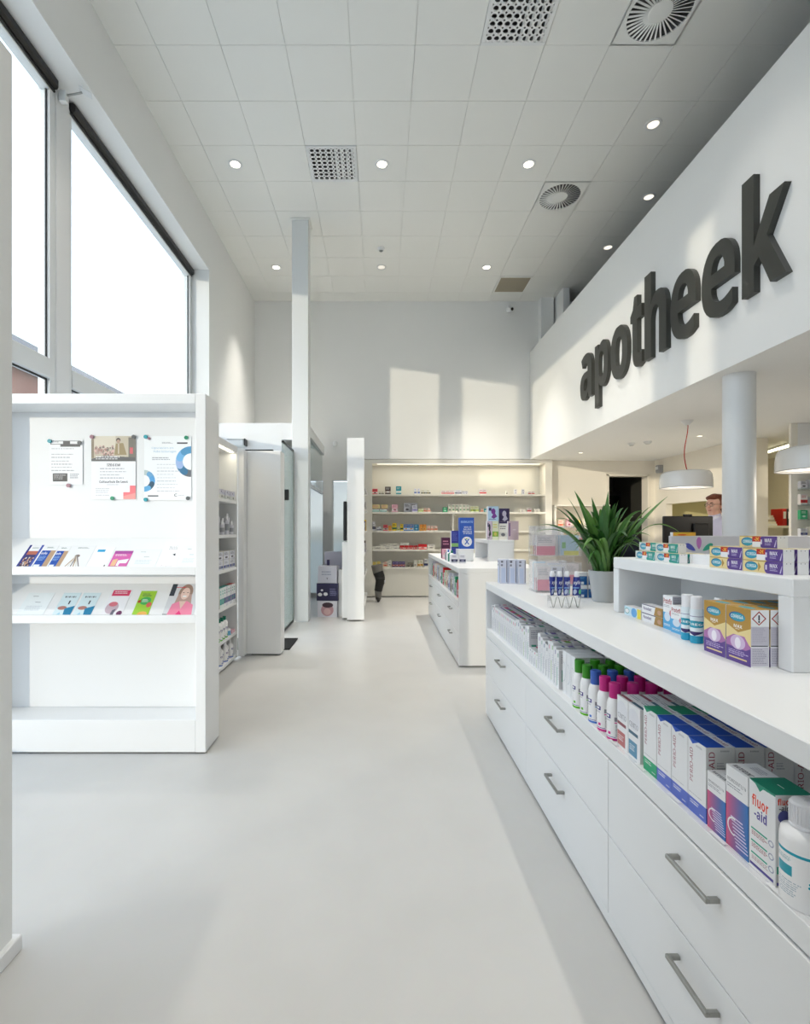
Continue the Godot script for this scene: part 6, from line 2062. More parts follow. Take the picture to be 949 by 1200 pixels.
# ------------------------------------------------------------------ dispensing area under the low ceiling
func pendant(label: String, x: float, d: float) -> void:
	var t := thing("pendant_lamp", label, "lamp", P(x, 1.86, d), 0.0, "white drum pendant lamps")
	var r := 0.295
	part(t, "shade", lathe([Vector2(r - 0.012, 0.012), Vector2(r - 0.002, 0.0), Vector2(r, 0.006), Vector2(r * 0.985, 0.11), Vector2(r * 0.95, 0.17), Vector2(r * 0.88, 0.2), Vector2(r * 0.7, 0.212), Vector2(0.001, 0.215)], 48), mat(Color(0.93, 0.93, 0.92), 0.15))
	part(t, "diffuser", lathe([Vector2(0.001, 0.02), Vector2(r - 0.013, 0.02)], 40), glow(Color(1.0, 0.95, 0.88), 0.12))
	part(t, "rim", lathe([Vector2(r - 0.016, 0.0), Vector2(r - 0.002, -0.002), Vector2(r + 0.001, 0.004)], 48), M.lid_grey)
	var path := []
	for i in 13:
		var f := i / 12.0
		path.append(Vector3(-0.03 * sin(f * PI * 1.5) + 0.02 * (1.0 - f), 0.213 + f * (LOW - 1.86 - 0.25), 0))
	part(t, "cord", tube(path, [0.0055], 8), M.red_cord)
	part(t, "ceiling_rose", lathe([Vector2(0.02, LOW - 1.86 - 0.06), Vector2(0.06, LOW - 1.86 - 0.02), Vector2(0.07, LOW - 1.86)], 20), M.white_metal, Vector3(0.02, 0, 0))
	var l := OmniLight3D.new()  # weak fill light below the shade, brightens the dispensing area
	l.name = "pendant_fill_light"
	l.light_color = Color(1.0, 0.95, 0.88)
	l.light_energy = 0.2
	l.light_size = 0.22
	l.omni_range = 12.0
	l.omni_attenuation = 2.0
	l.shadow_enabled = true
	add_child(l, true)
	l.position = P(x, 1.66, d)


func build_dispensary() -> void:
	pendant("white drum pendant lamp with red cord above the black monitor", 3.86, 6.27)
	pendant("larger white drum pendant lamp before the glass shelves, cut by the picture edge", 3.86, 4.39)
	for k: Array in [[3.6, 8.9, "small recessed spotlight in the low ceiling by the back wall"], [4.7, 7.3, "small recessed spotlight in the low ceiling behind the round column"], [4.6, 3.4, "unseen recessed spotlight in the low ceiling, out of view beyond the sales desk"]]:  # last one is out of view, lights the dispensing area
		var t := thing("low_ceiling_spotlight", k[2], "spotlight", P(k[0], LOW, k[1]))
		part(t, "trim_ring", lathe([Vector2(0.032, -0.004), Vector2(0.05, -0.005), Vector2(0.052, 0.0)], 20), M.white_metal)
		part(t, "unseen_lamp_face", lathe([Vector2(0.0001, -0.003), Vector2(0.032, -0.003)], 20), glow(Color(1.0, 0.93, 0.8), 3.0))
		spot("spotlight", P(k[0], LOW - 0.02, k[1]), 2.8, Color(1.0, 0.95, 0.88), 60.0)
	for k: Array in [[4.0, 7.9, "smoke detector on the low ceiling, first of two"], [4.18, 7.75, "smoke detector on the low ceiling, second of two, beside the pendant"]]:
		var t := thing("smoke_detector", k[2], "smoke detector", P(k[0], LOW, k[1]))
		part(t, "body", lathe([Vector2(0.035, -0.04), Vector2(0.055, -0.02), Vector2(0.058, 0)], 18), M.white_metal)
	var ab := thing("alarm_box", "small grey alarm box high on the dispensary wall by the doorway", "alarm", P(5.46, 2.44, 9.7))
	part(ab, "housing", box(0.1, 0.15, 0.12, 0.012), M.lid_grey)
	part(ab, "lens", box(0.012, 0.06, 0.08, 0.004), M.white_metal, Vector3(-0.055, 0.06, 0))
	# doorway: frame, and a dark cabinet with green bottles in the corridor
	var dr := structure_root("door_1")
	slab(dr, "frame", M.warm_wall, 4.53, 4.585, 0, 2.44, 9.93, 10.16, 0.002)
	slab(dr, "frame", M.warm_wall, 5.355, 5.4, 0, 2.44, 9.93, 10.16, 0.002)
	slab(dr, "frame", M.warm_wall, 4.53, 5.4, 2.405, 2.44, 9.93, 10.16, 0.002)
	var dcb := thing("dark_cabinet", "black cabinet with faint green glass front seen through the doorway", "cabinet", P(5.1, 0, 11.3))
	slab(dcb, "body", M.black, 4.8, 5.43, 0.0, 2.2, 11.2, 11.58, 0.004)
	slab(dcb, "glass_front", mat(Color(0.02, 0.09, 0.05), 0.15), 4.86, 5.4, 1.2, 2.1, 11.19, 11.2, 0.0)
	# wall ledge behind the plant
	var ledge := thing("wall_ledge", "cream wall ledge with small goods behind the plant", "shelf", P(3.95, 1.5, 9.83))
	slab(ledge, "board", M.cream, 3.42, 4.5, 1.79, 1.82, 9.7, 9.95, 0.002)
	slab(ledge, "board", M.cream, 3.42, 4.5, 1.35, 1.38, 9.7, 9.95, 0.002)
	slab(ledge, "side_board", M.cream, 3.42, 3.45, 1.0, 1.82, 9.7, 9.95, 0.002)
	for i in 5:
		one("ledge_pack", "small pale rose pack on the wall ledge behind the plant, %s" % ORD[i], "carton", generic(0.1, 0.14 + 0.03 * (i % 2), 0.08, [15, 9, 23, 20, 15][i]), M.print, P(3.56 + 0.17 * i, 1.38, 9.82), 0.0, "packs on the wall ledge")
	# taupe sales desk
	var td := thing("sales_desk", "taupe grey sales desk behind the near counter", "desk", P(2.03, 0, 5.0))
	slab(td, "front_panel", M.taupe, 1.68, 2.38, 0.02, 1.13, 4.72, 4.77, 0.003)
	slab(td, "worktop", M.taupe, 1.66, 2.4, 1.13, 1.157, 4.7, 5.3, 0.003)
	slab(td, "side_panel", M.taupe, 1.68, 1.72, 0.02, 1.13, 4.77, 5.28, 0.003)
	slab(td, "side_panel", M.taupe, 2.34, 2.38, 0.02, 1.13, 4.77, 5.28, 0.003)
	slab(td, "toe_kick", M.plinth, 1.74, 2.32, 0.0, 0.02, 4.74, 5.26, 0.0)
	var pw := sw(WHITE)
	one("sweet_carton", "white carton with orange sweets printed on it on the taupe desk", "carton", carton(0.27, 0.125, 0.14, [C.candy_orange, pw, pw, pw, pw, pw]), M.print, P(1.86, 1.157, 4.82))
	one("sweet_carton", "yellow and lime carton behind the orange sweets on the taupe desk", "carton", carton(0.2, 0.2, 0.08, [C.candy_yellow, pw, pw, pw, sw(Color(0.93, 0.8, 0.2)), pw]), M.print, P(1.93, 1.157, 4.98))
	# white sales desk with privacy front and a three leaf emblem
	var wd := thing("sales_desk", "pale grey sales desk with coloured leaf emblem on its front, before the round column", "desk", P(2.95, 0, 4.7))
	var dg := mat(Color(0.86, 0.86, 0.88), 0.45)
	slab(wd, "front_panel", dg, 2.44, 3.72, 0.02, 1.285, 4.16, 4.2, 0.004)
	slab(wd, "worktop", M.white, 2.5, 3.72, 0.93, 0.96, 4.72, 5.4, 0.003)
	slab(wd, "side_panel", dg, 2.44, 2.48, 0.02, 1.0, 4.2, 5.38, 0.003)
	slab(wd, "side_panel", dg, 3.68, 3.72, 0.02, 1.0, 4.2, 5.38, 0.003)
	for k: Array in [[2.6, 1.19, 0.95, Color(0.33, 0.36, 0.72)], [2.672, 1.225, 0.0, Color(0.78, 0.5, 0.78)], [2.745, 1.19, -0.95, Color(0.25, 0.68, 0.58)]]:
		var pts := PackedVector2Array()
		for i in 20:
			var a := TAU * i / 20.0
			pts.append(Vector2(sin(a) * 0.024 * pow(absf(sin(a * 0.5)), 0.5), -cos(a) * 0.05).rotated(k[2]))
		part(wd, "emblem_leaf", extrude(pts, 0.003), mat(k[3], 0.5), P(k[0], k[1], 4.16) - wd.position)
	var et := TextMesh.new()
	et.font = font(false)
	et.font_size = 32
	et.pixel_size = 0.0016
	et.depth = 0.003
	et.text = "NANOSANA"
	part(wd, "emblem_text", et, mat(Color(0.4, 0.36, 0.5), 0.5), P(2.672, 1.115, 4.158) - wd.position)
	one("sweet_carton", "red and orange carton lying on the edge of the pale grey desk", "carton", carton(0.19, 0.03, 0.04, [C.candy_yellow, pw, sw(Color(0.85, 0.25, 0.2)), pw, sw(Color(0.85, 0.3, 0.2)), pw]), M.print, P(2.55, 1.285, 4.18))
	var mo := thing("monitor", "black computer monitor seen from behind on the white desk", "monitor", P(3.16, 0.96, 5.1), 0.03)
	part(mo, "housing", box(0.52, 0.325, 0.03, 0.008), M.black, Vector3(0, 0.19, 0))
	part(mo, "rear_bulge", box(0.16, 0.2, 0.03, 0.01), mat(Color(0.025, 0.025, 0.028), 0.5), Vector3(0.12, 0.24, 0.028))
	part(mo, "screen", box(0.49, 0.29, 0.004, 0.001), mat(Color(0.1, 0.12, 0.15), 0.2), Vector3(0, 0.207, -0.016))
	part(mo, "neck", box(0.05, 0.2, 0.025, 0.004), M.black, Vector3(0, 0.01, 0.0))
	part(mo, "foot", box(0.24, 0.012, 0.18, 0.004), M.black)
	part(mo, "webcam", box(0.09, 0.02, 0.02, 0.005), M.black, Vector3(0, 0.515, 0))
	# padded chair in front of the taupe desk
	var ch := thing("padded_chair", "navy padded chair back showing between plant and white desk", "chair", P(2.2, 0, 4.5), 0.0)
	part(ch, "backrest", tube([Vector3(-0.12, 1.16, 0), Vector3(-0.06, 1.16, 0), Vector3(0.0, 1.16, 0.0), Vector3(0.06, 1.16, 0), Vector3(0.12, 1.16, 0)], [0.1, 0.145, 0.155, 0.145, 0.1], 20), M.navy, Vector3(0, 0.02, 0))
	part(ch, "seat", box(0.42, 0.08, 0.4, 0.03), M.navy, Vector3(0, 0.72, 0.2))
	part(ch, "back_post", box(0.06, 0.5, 0.03, 0.005), M.black, Vector3(0, 0.66, 0.0))
	part(ch, "gas_lift", lathe([Vector2(0.03, 0.06), Vector2(0.03, 0.4), Vector2(0.02, 0.41), Vector2(0.02, 0.72)], 14), M.metal, Vector3(0, 0, 0.2))
	for k in 5:
		var a := TAU * k / 5.0
		part(ch, "foot", tube([Vector3(0, 0.08, 0.2), Vector3(sin(a) * 0.2, 0.035, 0.2 + cos(a) * 0.2)], [0.025, 0.018], 8), M.black)
	# glass shelves at the picture edge
	var gs := thing("glass_shelf_cabinet", "tall white cabinet with glass shelves of medicine beyond the round column", "shelf unit", P(6.2, 0, 6.6))
	slab(gs, "side_panel", M.cream, 5.3, 5.385, 0.0, LOW - 0.005, 6.4, 6.44, 0.002)
	slab(gs, "back_panel", M.cream, 5.5, 7.1, 0.0, LOW - 0.005, 6.62, 6.66, 0.002)
	slab(gs, "header_panel", M.white, 5.385, 7.1, 2.15, LOW - 0.005, 6.4, 6.44, 0.002)
	var n := 0
	for y: float in [1.87, 1.66, 1.47, 1.25, 1.0]:
		slab(gs, "glass_shelf", M.tinted, 5.46, 7.1, y - 0.012, y, 6.42, 6.61, 0.001)
		for i in 5:
			one("shelf_medicine", "small medicine pack on the glass shelves, row %s, %s from the cabinet side" % [["one", "two", "three", "four", "five"][int(n / 5)], ORD[i]], "carton", generic(0.09, 0.1 + 0.02 * (n % 3), 0.09, [10, 28, 20, 13, 4, 5, 29][n % 7]), M.print, P(5.53 + 0.14 * i, y, 6.52), 0.0, "packs on the glass shelves")
			n += 1
	# back office: strip lamp, shelf, binders, papers
	var sl := thing("strip_lamp", "long bright strip lamp on the back office ceiling", "lamp", P(6.58, LOW - 0.06, 8.2), -0.26)
	part(sl, "housing", box(0.07, 0.03, 0.85, 0.005), M.white_metal, Vector3(0, 0.03, 0))
	part(sl, "tube", box(0.05, 0.03, 0.82, 0.008), glow(Color(1.0, 0.96, 0.8), 4.0))
	area("office_light", P(6.58, LOW - 0.09, 8.2), 0.06, 0.8, 0.7, Color(1.0, 0.94, 0.75), Vector3.DOWN, Vector3.FORWARD)
	var os := thing("office_shelf", "office shelf with papers in the back room opening", "shelf", P(7.0, 0, 8.8))
	slab(os, "board", M.cream, 6.6, 7.5, 1.36, 1.4, 8.45, 9.2, 0.002)
	slab(os, "board", M.cream, 6.6, 7.5, 0.9, 0.94, 8.45, 9.2, 0.002)
	slab(os, "cabinet_body", M.cream, 6.6, 7.5, 0.0, 0.9, 8.5, 9.2, 0.002)
	slab(os, "upright", M.cream, 7.46, 7.5, 0.94, 1.36, 8.45, 9.2, 0.002)
	for i in 3:
		var bd := thing("ring_binder", "%s ring binder standing on the office shelf" % ["red", "dark", "second red"][i], "binder", P(6.92 + 0.08 * i, 1.4, 8.62))
		part(bd, "cover", box(0.07, 0.29, 0.26, 0.004), mat([Color(0.7, 0.12, 0.1), Color(0.15, 0.13, 0.13), Color(0.72, 0.16, 0.12)][i], 0.5))
		part(bd, "spine_label", box(0.045, 0.12, 0.002, 0.0), M.white, Vector3(0, 0.12, 0.131))
	for i in 5:
		one("paper_pile", "low pile of papers on the office shelf, %s from the bottom" % ORD[i], "papers", box(0.2 - 0.02 * i, 0.035, 0.22, 0.002), [M.white, M.cream, M.taupe][i % 3], P(6.74 - 0.01 * i, 1.4 + 0.036 * i, 8.66), 0.1 * i)
	one("black_bag", "black bag below the office shelf boards", "bag", box(0.3, 0.16, 0.2, 0.05), M.black, P(6.9, 0.94, 8.65))
	# goods seen through the low opening
	var oc := thing("office_cabinet", "pale cabinet with green bottle seen through the low opening behind the person", "cabinet", P(6.2, 0, 9.0))
	slab(oc, "body", mat(Color(0.8, 0.78, 0.58), 0.6), 6.0, 6.5, 0.0, 1.3, 8.4, 9.1, 0.005)
	var gb := thing("green_bottle", "small green bottle on the pale office cabinet", "bottle", P(6.1, 1.3, 9.0))
	part(gb, "body", lathe([Vector2(0.001, 0), Vector2(0.06, 0), Vector2(0.06, 0.2), Vector2(0.02, 0.26)], 16), mat(Color(0.05, 0.35, 0.2), 0.3))
	part(gb, "cap", lathe([Vector2(0.022, 0.258), Vector2(0.022, 0.3), Vector2(0.001, 0.301)], 12), M.lid_white)


# ------------------------------------------------------------------ plant
func leaf_mesh(a: Vector3, b: Vector3, c: Vector3, width: float, roll: float) -> ArrayMesh:
	var st := new_st()
	var n := 14
	var pts: Array[Vector3] = []
	for i in n + 1:
		var f := float(i) / n
		pts.append(a.lerp(b, f).lerp(b.lerp(c, f), f))
	var flat := Vector3(c.x - a.x, 0, c.z - a.z)
	var side0 := (Vector3(flat.z, 0, -flat.x) if flat.length() > 0.01 else Vector3.RIGHT).normalized()
	for i in n:
		var rows := []
		for k: int in [i, i + 1]:
			var f := float(k) / n
			var t := (pts[mini(k + 1, n)] - pts[maxi(k - 1, 0)]).normalized()
			var side := side0.rotated(t, roll * (0.3 + 0.7 * f))
			var nn := t.cross(side).normalized()
			var w := width * 0.5 * (0.3 + 0.7 * sin(minf(1.0, f * 1.8) * PI / 2)) * (1.0 - pow(f, 2.6)) + 0.0006
			rows.append([pts[k] - side * w + nn * w * 0.3, pts[k], pts[k] + side * w + nn * w * 0.3, nn])
		for h in 2:
			var q := [rows[0][h], rows[0][h + 1], rows[1][h + 1], rows[1][h]]
			var fn: Vector3 = (q[1] - q[0]).cross(q[3] - q[0]).normalized()
			if fn.dot(rows[0][3]) < 0:
				fn = -fn
			quad(st, q[0], q[1], q[2], q[3], fn)
	return st.commit()


func build_plant() -> void:
	var t := thing("potted_plant", "leafy green plant with long strap leaves in a grey pot on the near counter", "plant", P(1.185, CTOP, 2.62))
	var potm := mat(Color(0.7, 0.71, 0.71), 0.5)
	var pot := part(t, "pot", lathe([Vector2(0.001, 0.0), Vector2(0.056, 0.0), Vector2(0.06, 0.004), Vector2(0.079, 0.158), Vector2(0.08, 0.163), Vector2(0.074, 0.163), Vector2(0.071, 0.145)], 36), potm)
	part(pot, "soil", lathe([Vector2(0.072, 0.142), Vector2(0.03, 0.147), Vector2(0.001, 0.148)], 24), mat(Color(0.12, 0.08, 0.05), 0.95))
	var greens := []
	for k: Color in [Color(0.15, 0.32, 0.13), Color(0.2, 0.4, 0.16), Color(0.27, 0.47, 0.2), Color(0.37, 0.54, 0.25)]:
		var m := mat(k, 0.35)
		m.backlight_enabled = true
		m.backlight = Color(k.r * 0.5, k.g * 0.5, k.b * 0.3)
		greens.append(m)
	var tan_leaf := mat(Color(0.62, 0.55, 0.25), 0.6)
	var r := RandomNumberGenerator.new()
	r.seed = 23
	# leaves whose tips can be followed: tip x, height above the soil, z, arch (how far the middle rises), width
	var hero := [[-0.37, 0.22, 0.02, 0.16, 0.036], [-0.36, 0.26, 0.06, 0.12, 0.03], [-0.28, 0.285, 0.05, 0.17, 0.034], [-0.255, 0.355, -0.03, 0.08, 0.04], [-0.25, 0.345, 0.07, 0.1, 0.042], [-0.17, 0.435, 0.03, 0.05, 0.036],
		[-0.175, 0.405, -0.05, 0.05, 0.034], [-0.155, 0.36, 0.08, 0.1, 0.042], [-0.085, 0.40, 0.04, 0.03, 0.04], [-0.05, 0.36, 0.1, 0.05, 0.046], [0.02, 0.435, 0.0, 0.02, 0.05], [0.04, 0.385, 0.07, 0.03, 0.05],
		[0.1, 0.35, 0.05, 0.06, 0.046], [0.345, 0.41, -0.02, 0.03, 0.034], [0.22, 0.355, 0.05, 0.07, 0.044], [0.39, 0.215, 0.02, 0.24, 0.024], [0.24, 0.27, -0.08, 0.16, 0.03], [0.19, 0.2, 0.1, 0.15, 0.03],
		[-0.2, 0.12, 0.1, 0.16, 0.03], [-0.14, 0.06, 0.13, 0.16, 0.024], [0.13, 0.12, 0.16, 0.16, 0.028], [-0.21, 0.2, 0.12, 0.14, 0.034], [0.2, 0.12, 0.02, 0.18, 0.026]]
	for i in 74:
		var tip: Vector3
		var arch: float
		var w: float
		if i < hero.size():
			tip = Vector3(hero[i][0], hero[i][1], hero[i][2])
			arch = hero[i][3]
			w = hero[i][4]
		else:
			var az := r.randf_range(0, TAU)
			var rad := r.randf_range(0.04, 0.25)
			tip = Vector3(sin(az) * rad, r.randf_range(0.16, 0.4) - rad * 0.25, cos(az) * rad * 0.7)
			arch = r.randf_range(0.02, 0.12) + rad * 0.35
			w = r.randf_range(0.024, 0.042)
		var base := Vector3(clampf(tip.x * 0.15, -0.04, 0.04) + r.randf_range(-0.02, 0.02), 0, clampf(tip.z * 0.15, -0.03, 0.03) + r.randf_range(-0.025, 0.025))
		var mid := base.lerp(tip, 0.42)
		mid.y = tip.y * 0.5 + arch + 0.02
		var m: Material = greens[r.randi_range(0, 3)]
		if i == 15:
			m = greens[3]
		elif i == 40 or i == 61:
			m = tan_leaf
		part(t, "leaf", leaf_mesh(base, mid, tip, w * 1.3, r.randf_range(-0.5, 0.5)), m, Vector3(0, 0.145, 0))


# ------------------------------------------------------------------ person
# bones: [a, b, ra, rb]; joined with a smooth minimum on a grid and meshed as surface nets
func nets(st: SurfaceTool, bones: Array, cell: float, k: float) -> void:
	var lo := Vector3(1e9, 1e9, 1e9)
	var hi := -lo
	for b: Array in bones:
		var r: float = maxf(b[2], b[3]) + cell * 3 + k
		lo = lo.min((b[0] as Vector3).min(b[1]) - Vector3.ONE * r)
		hi = hi.max((b[0] as Vector3).max(b[1]) + Vector3.ONE * r)
	var n := Vector3i(((hi - lo) / cell).ceil()) + Vector3i.ONE
	var field := PackedFloat32Array()
	field.resize(n.x * n.y * n.z)
	field.fill(1.0)
	for b: Array in bones:
		var a: Vector3 = b[0]
		var e: Vector3 = b[1]
		var ab := e - a
		var l2 := maxf(ab.length_squared(), 1e-9)
		var r: float = maxf(b[2], b[3]) + cell * 2 + k
		var i0 := Vector3i((((a.min(e) - Vector3.ONE * r) - lo) / cell).floor()).clamp(Vector3i.ZERO, n - Vector3i.ONE)
		var i1 := Vector3i((((a.max(e) + Vector3.ONE * r) - lo) / cell).ceil()).clamp(Vector3i.ZERO, n - Vector3i.ONE)
		for z in range(i0.z, i1.z + 1):
			for y in range(i0.y, i1.y + 1):
				for x in range(i0.x, i1.x + 1):
					var p := lo + Vector3(x, y, z) * cell
					var t := clampf((p - a).dot(ab) / l2, 0.0, 1.0)
					var d := (p - a - ab * t).length() - lerpf(b[2], b[3], t)
					var at := (z * n.y + y) * n.x + x
					var o := field[at]
					var h := maxf(k - absf(o - d), 0.0) / k
					field[at] = minf(o, d) - h * h * k * 0.25
	var ids := {}
	var vs: Array[Vector3] = []
	var tris: Array[Vector3i] = []
	var step := [1, n.x, n.x * n.y]
	for z in n.z - 1:
		for y in n.y - 1:
			var at := (z * n.y + y) * n.x
			for x in n.x - 1:
				var i := at + x
				var s := 0
				var sum := Vector3.ZERO
				var cnt := 0
				var c: Array[float] = [field[i], field[i + 1], field[i + step[1]], field[i + 1 + step[1]], field[i + step[2]], field[i + 1 + step[2]], field[i + step[1] + step[2]], field[i + 1 + step[1] + step[2]]]
				for q in 8:
					if c[q] < 0.0:
						s += 1
				if s == 0 or s == 8:
					continue
				for q in 8:
					for ax in 3:
						var w := q | (1 << ax)
						if w != q and (c[q] < 0.0) != (c[w] < 0.0):
							var f := c[q] / (c[q] - c[w])
							var v := Vector3(q & 1, (q >> 1) & 1, (q >> 2) & 1)
							v[ax] += f
							sum += v
							cnt += 1
				ids[i] = vs.size()
				vs.append(lo + (Vector3(x, y, z) + sum / cnt) * cell)
	for i: int in ids:
		for ax in 3:
			var j: int = i + step[ax]
			if j >= field.size() or (field[i] < 0.0) == (field[j] < 0.0):
				continue
			var u: int = step[(ax + 1) % 3]
			var w: int = step[(ax + 2) % 3]
			if not (ids.has(i - u) and ids.has(i - w) and ids.has(i - u - w)):
				continue
			var q := [ids[i], ids[i - u], ids[i - u - w], ids[i - w]]
			if field[i] < 0.0:
				tris.append(Vector3i(q[0], q[2], q[1]))
				tris.append(Vector3i(q[0], q[3], q[2]))
			else:
				tris.append(Vector3i(q[0], q[1], q[2]))
				tris.append(Vector3i(q[0], q[2], q[3]))
	var ns: Array[Vector3] = []
	ns.resize(vs.size())
	ns.fill(Vector3.ZERO)
	for t in tris:
		var c := (vs[t.z] - vs[t.x]).cross(vs[t.y] - vs[t.x])
		ns[t.x] += c
		ns[t.y] += c
		ns[t.z] += c
	for t in tris:
		for q: int in [t.x, t.y, t.z]:
			st.set_normal(ns[q].normalized())
			st.add_vertex(vs[q])


func build_person() -> void:
	var p := thing("person", "person with short auburn hair and glasses in pale lilac shirt behind the monitor", "person", P(3.87, 0, 5.72), deg_to_rad(-74))
	var V := func(x: float, y: float, z: float) -> Vector3: return Vector3(x, y, z)
	var top := 1.735
	# skeleton, facing +z
	var hip := 0.92
	var sh := 1.41
	var body := [
		[Vector3(0, hip, 0), Vector3(0, 1.12, 0.0), 0.135, 0.125], [Vector3(0, 1.12, 0), Vector3(0, 1.33, 0.0), 0.13, 0.135],
		[Vector3(-0.15, sh - 0.02, 0), Vector3(0.15, sh - 0.02, 0), 0.062, 0.062], [Vector3(0, 1.38, 0), Vector3(0, 1.54, 0.025), 0.066, 0.056]]
	var arms := []
	var legs := []
	for s: float in [-1.0, 1.0]:
		arms.append([Vector3(s * 0.19, sh - 0.02, 0), Vector3(s * 0.23, 1.13, 0.02), 0.055, 0.045])
		arms.append([Vector3(s * 0.23, 1.13, 0.02), Vector3(s * 0.16, 1.04, 0.25), 0.042, 0.03])
		legs.append([Vector3(s * 0.085, hip, 0), Vector3(s * 0.1, 0.5, 0.01), 0.095, 0.06])
		legs.append([Vector3(s * 0.1, 0.5, 0.01), Vector3(s * 0.1, 0.08, -0.02), 0.058, 0.04])
		legs.append([Vector3(s * 0.1, 0.05, -0.04), Vector3(s * 0.105, 0.04, 0.15), 0.04, 0.034])
	var st := new_st()
	nets(st, body + arms + legs, 0.016, 0.04)
	# head: cranium, brow, cheeks, jaw, nose, ears, neck
	var hy := top - 0.235
	var head := [
		[Vector3(0, hy + 0.148, -0.03), Vector3(0, hy + 0.152, 0.02), 0.08, 0.074], [Vector3(0, hy + 0.1, 0.035), Vector3(0, hy + 0.045, 0.05), 0.062, 0.042],
		[Vector3(-0.02, hy + 0.028, 0.068), Vector3(0.02, hy + 0.028, 0.068), 0.022, 0.022], [Vector3(-0.035, hy + 0.135, 0.075), Vector3(0.035, hy + 0.135, 0.075), 0.02, 0.02],
		[Vector3(-0.04, hy + 0.09, 0.065), Vector3(-0.03, hy + 0.07, 0.07), 0.026, 0.022], [Vector3(0.04, hy + 0.09, 0.065), Vector3(0.03, hy + 0.07, 0.07), 0.026, 0.022],
		[Vector3(0, hy + 0.125, 0.095), Vector3(0, hy + 0.092, 0.113), 0.01, 0.014], [Vector3(-0.078, hy + 0.125, -0.005), Vector3(-0.082, hy + 0.088, -0.003), 0.017, 0.012],
		[Vector3(0.078, hy + 0.125, -0.005), Vector3(0.082, hy + 0.088, -0.003), 0.017, 0.012], [Vector3(0, hy + 0.03, 0.0), Vector3(0, hy - 0.09, -0.012), 0.052, 0.058]]
	nets(st, head, 0.006, 0.018)
	# hands on the keyboard: palm, four fingers, thumb
	for s: float in [-1.0, 1.0]:
		var w := Vector3(s * 0.155, 1.035, 0.27)
		var hand := [[w, w + Vector3(-s * 0.01, -0.012, 0.07), 0.026, 0.03]]
		for f in 4:
			var b := w + Vector3(s * (0.026 - 0.018 * f), -0.008, 0.09)
			var ln: float = [0.055, 0.066, 0.07, 0.06][f]
			hand.append([b, b + Vector3(0, 0.004, ln * 0.5), 0.0095, 0.009])
			hand.append([b + Vector3(0, 0.004, ln * 0.5), b + Vector3(0, -0.022, ln), 0.009, 0.0078])
		hand.append([w + Vector3(-s * 0.022, -0.01, 0.03), w + Vector3(-s * 0.05, -0.018, 0.065), 0.011, 0.01])
		hand.append([w + Vector3(-s * 0.05, -0.018, 0.065), w + Vector3(-s * 0.05, -0.024, 0.092), 0.0098, 0.0085])
		nets(st, hand, 0.005, 0.006)
	var skin := mat(Color(0.88, 0.68, 0.58), 0.55)
	skin.subsurf_scatter_enabled = true
	skin.subsurf_scatter_strength = 0.12
	part(p, "body", st.commit(), skin)
	# shirt
	var ss := new_st()
	var shirt := [
		[Vector3(0, hip - 0.02, 0), Vector3(0, 1.12, 0.0), 0.155, 0.142], [Vector3(0, 1.12, 0), Vector3(0, 1.32, 0.0), 0.146, 0.15],
		[Vector3(-0.16, sh - 0.02, 0), Vector3(0.16, sh - 0.02, 0), 0.074, 0.074], [Vector3(0, 1.4, 0), Vector3(0, 1.485, 0.012), 0.078, 0.066]]
	for s: float in [-1.0, 1.0]:
		shirt.append([Vector3(s * 0.19, sh - 0.02, 0), Vector3(s * 0.235, 1.13, 0.02), 0.069, 0.058])
		shirt.append([Vector3(s * 0.235, 1.13, 0.02), Vector3(s * 0.17, 1.05, 0.22), 0.055, 0.042])
	nets(ss, shirt, 0.013, 0.045)
	var sm := mat(Color(0.85, 0.83, 0.9), 0.85)
	sm.rim_enabled = true
	sm.rim = 0.2
	var shm := part(p, "shirt", ss.commit(), sm)
	var cs := new_st()
	for s: float in [-1.0, 1.0]:
		nets(cs, [[Vector3(s * 0.062, 1.495, -0.02), Vector3(s * 0.05, 1.475, 0.06), 0.016, 0.013], [Vector3(s * 0.05, 1.475, 0.06), Vector3(s * 0.022, 1.435, 0.105), 0.014, 0.012]], 0.006, 0.02)
	part(shm, "collar", cs.commit(), mat(Color(0.92, 0.91, 0.94), 0.8))
	for k in 3:
		part(shm, "button", lathe([Vector2(0.001, 0.004), Vector2(0.007, 0.003), Vector2(0.007, 0)], 10), M.lid_white, Vector3(0, 1.37 - 0.085 * k, 0.148 + 0.002 * k), Vector3(PI / 2, 0, 0))
	var ts := new_st()
	var tr := []
	for s: float in [-1.0, 1.0]:
		tr.append([Vector3(s * 0.085, hip, 0), Vector3(s * 0.1, 0.5, 0.01), 0.112, 0.078])
		tr.append([Vector3(s * 0.1, 0.5, 0.01), Vector3(s * 0.1, 0.1, -0.02), 0.076, 0.062])
	nets(ts, tr, 0.018, 0.03)
	part(p, "trousers", ts.commit(), M.navy)
	for s: float in [-1.0, 1.0]:
		var fs := new_st()
		nets(fs, [[Vector3(s * 0.1, 0.05, -0.05), Vector3(s * 0.106, 0.045, 0.16), 0.05, 0.044]], 0.012, 0.01)
		part(p, "shoe", fs.commit(), M.black)
	# hair: cap over the crown, swept up at the front, short at the sides
	var hs := new_st()
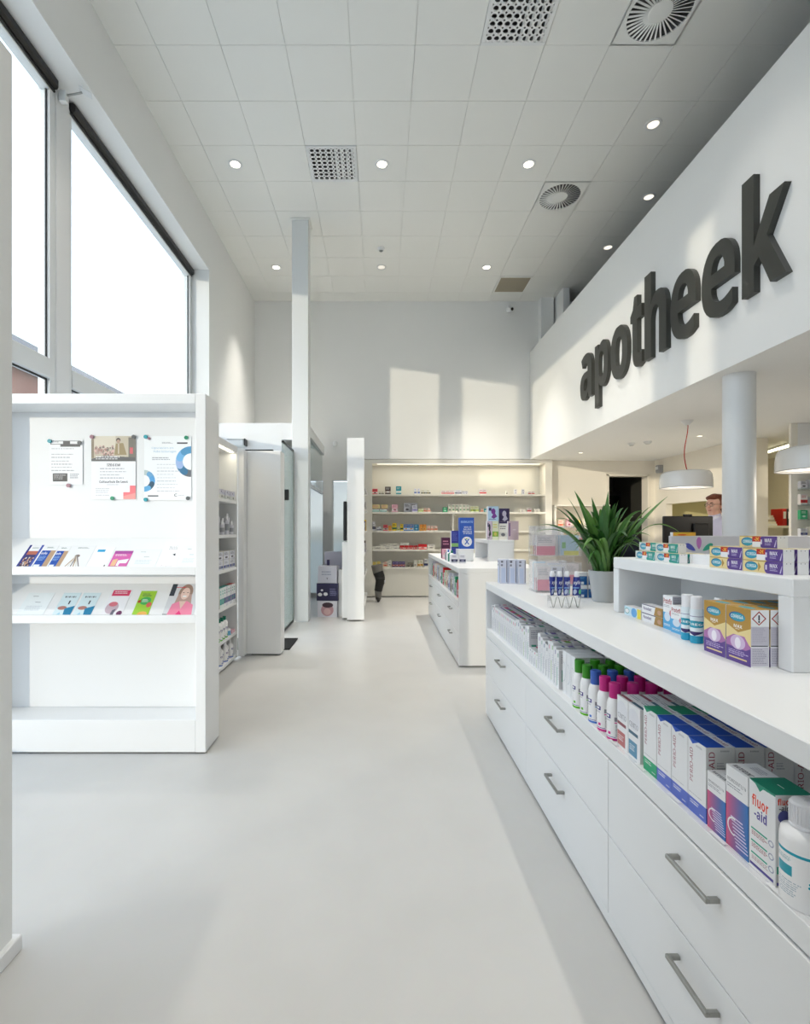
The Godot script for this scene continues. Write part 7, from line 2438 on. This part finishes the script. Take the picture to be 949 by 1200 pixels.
	nets(hs, [[Vector3(0, hy + 0.165, -0.045), Vector3(0, hy + 0.185, 0.02), 0.084, 0.066], [Vector3(-0.05, hy + 0.2, 0.06), Vector3(0.035, hy + 0.212, 0.066), 0.022, 0.028],
		[Vector3(0, hy + 0.13, -0.06), Vector3(0, hy + 0.075, -0.066), 0.07, 0.046], [Vector3(-0.066, hy + 0.165, 0.005), Vector3(-0.075, hy + 0.12, 0.014), 0.026, 0.012],
		[Vector3(0.066, hy + 0.165, 0.005), Vector3(0.075, hy + 0.12, 0.014), 0.026, 0.012], [Vector3(-0.07, hy + 0.13, -0.045), Vector3(-0.06, hy + 0.085, -0.05), 0.02, 0.016],
		[Vector3(0.07, hy + 0.13, -0.045), Vector3(0.06, hy + 0.085, -0.05), 0.02, 0.016]], 0.006, 0.018)
	part(p, "hair", hs.commit(), mat(Color(0.42, 0.2, 0.1), 0.6))
	for s: float in [-1.0, 1.0]:
		part(p, "eye", lathe([Vector2(0.001, -0.009), Vector2(0.007, -0.006), Vector2(0.009, 0), Vector2(0.007, 0.006), Vector2(0.001, 0.009)], 12), mat(Color(0.12, 0.09, 0.08), 0.3), Vector3(s * 0.031, hy + 0.119, 0.086))
		part(p, "eyebrow", tube([Vector3(s * 0.014, hy + 0.138, 0.1), Vector3(s * 0.03, hy + 0.143, 0.098), Vector3(s * 0.048, hy + 0.138, 0.086)], [0.004, 0.005, 0.003], 6), mat(Color(0.36, 0.18, 0.1), 0.7))
	part(p, "mouth", tube([Vector3(-0.026, hy + 0.063, 0.083), Vector3(-0.012, hy + 0.056, 0.094), Vector3(0.012, hy + 0.056, 0.094), Vector3(0.026, hy + 0.063, 0.083)], [0.003, 0.0055, 0.0055, 0.003], 8), mat(Color(0.72, 0.36, 0.34), 0.4))
	var gl := part(p, "glasses", tube([Vector3(-0.012, hy + 0.122, 0.112), Vector3(0.012, hy + 0.122, 0.112)], [0.0018, 0.0018], 6), M.steel_dark)
	for s: float in [-1.0, 1.0]:
		var ring := []
		for i in 17:
			var a := TAU * i / 16.0
			ring.append(Vector3(s * 0.034 + cos(a) * 0.024, hy + 0.117 + sin(a) * 0.018, 0.108 - absf(s * 0.034 + cos(a) * 0.024) * 0.12))
		part(gl, "rim", tube(ring, [0.0016], 6, false), M.steel_dark)
		part(gl, "temple", tube([Vector3(s * 0.058, hy + 0.122, 0.1), Vector3(s * 0.08, hy + 0.125, 0.0)], [0.0016, 0.0016], 6), M.steel_dark)
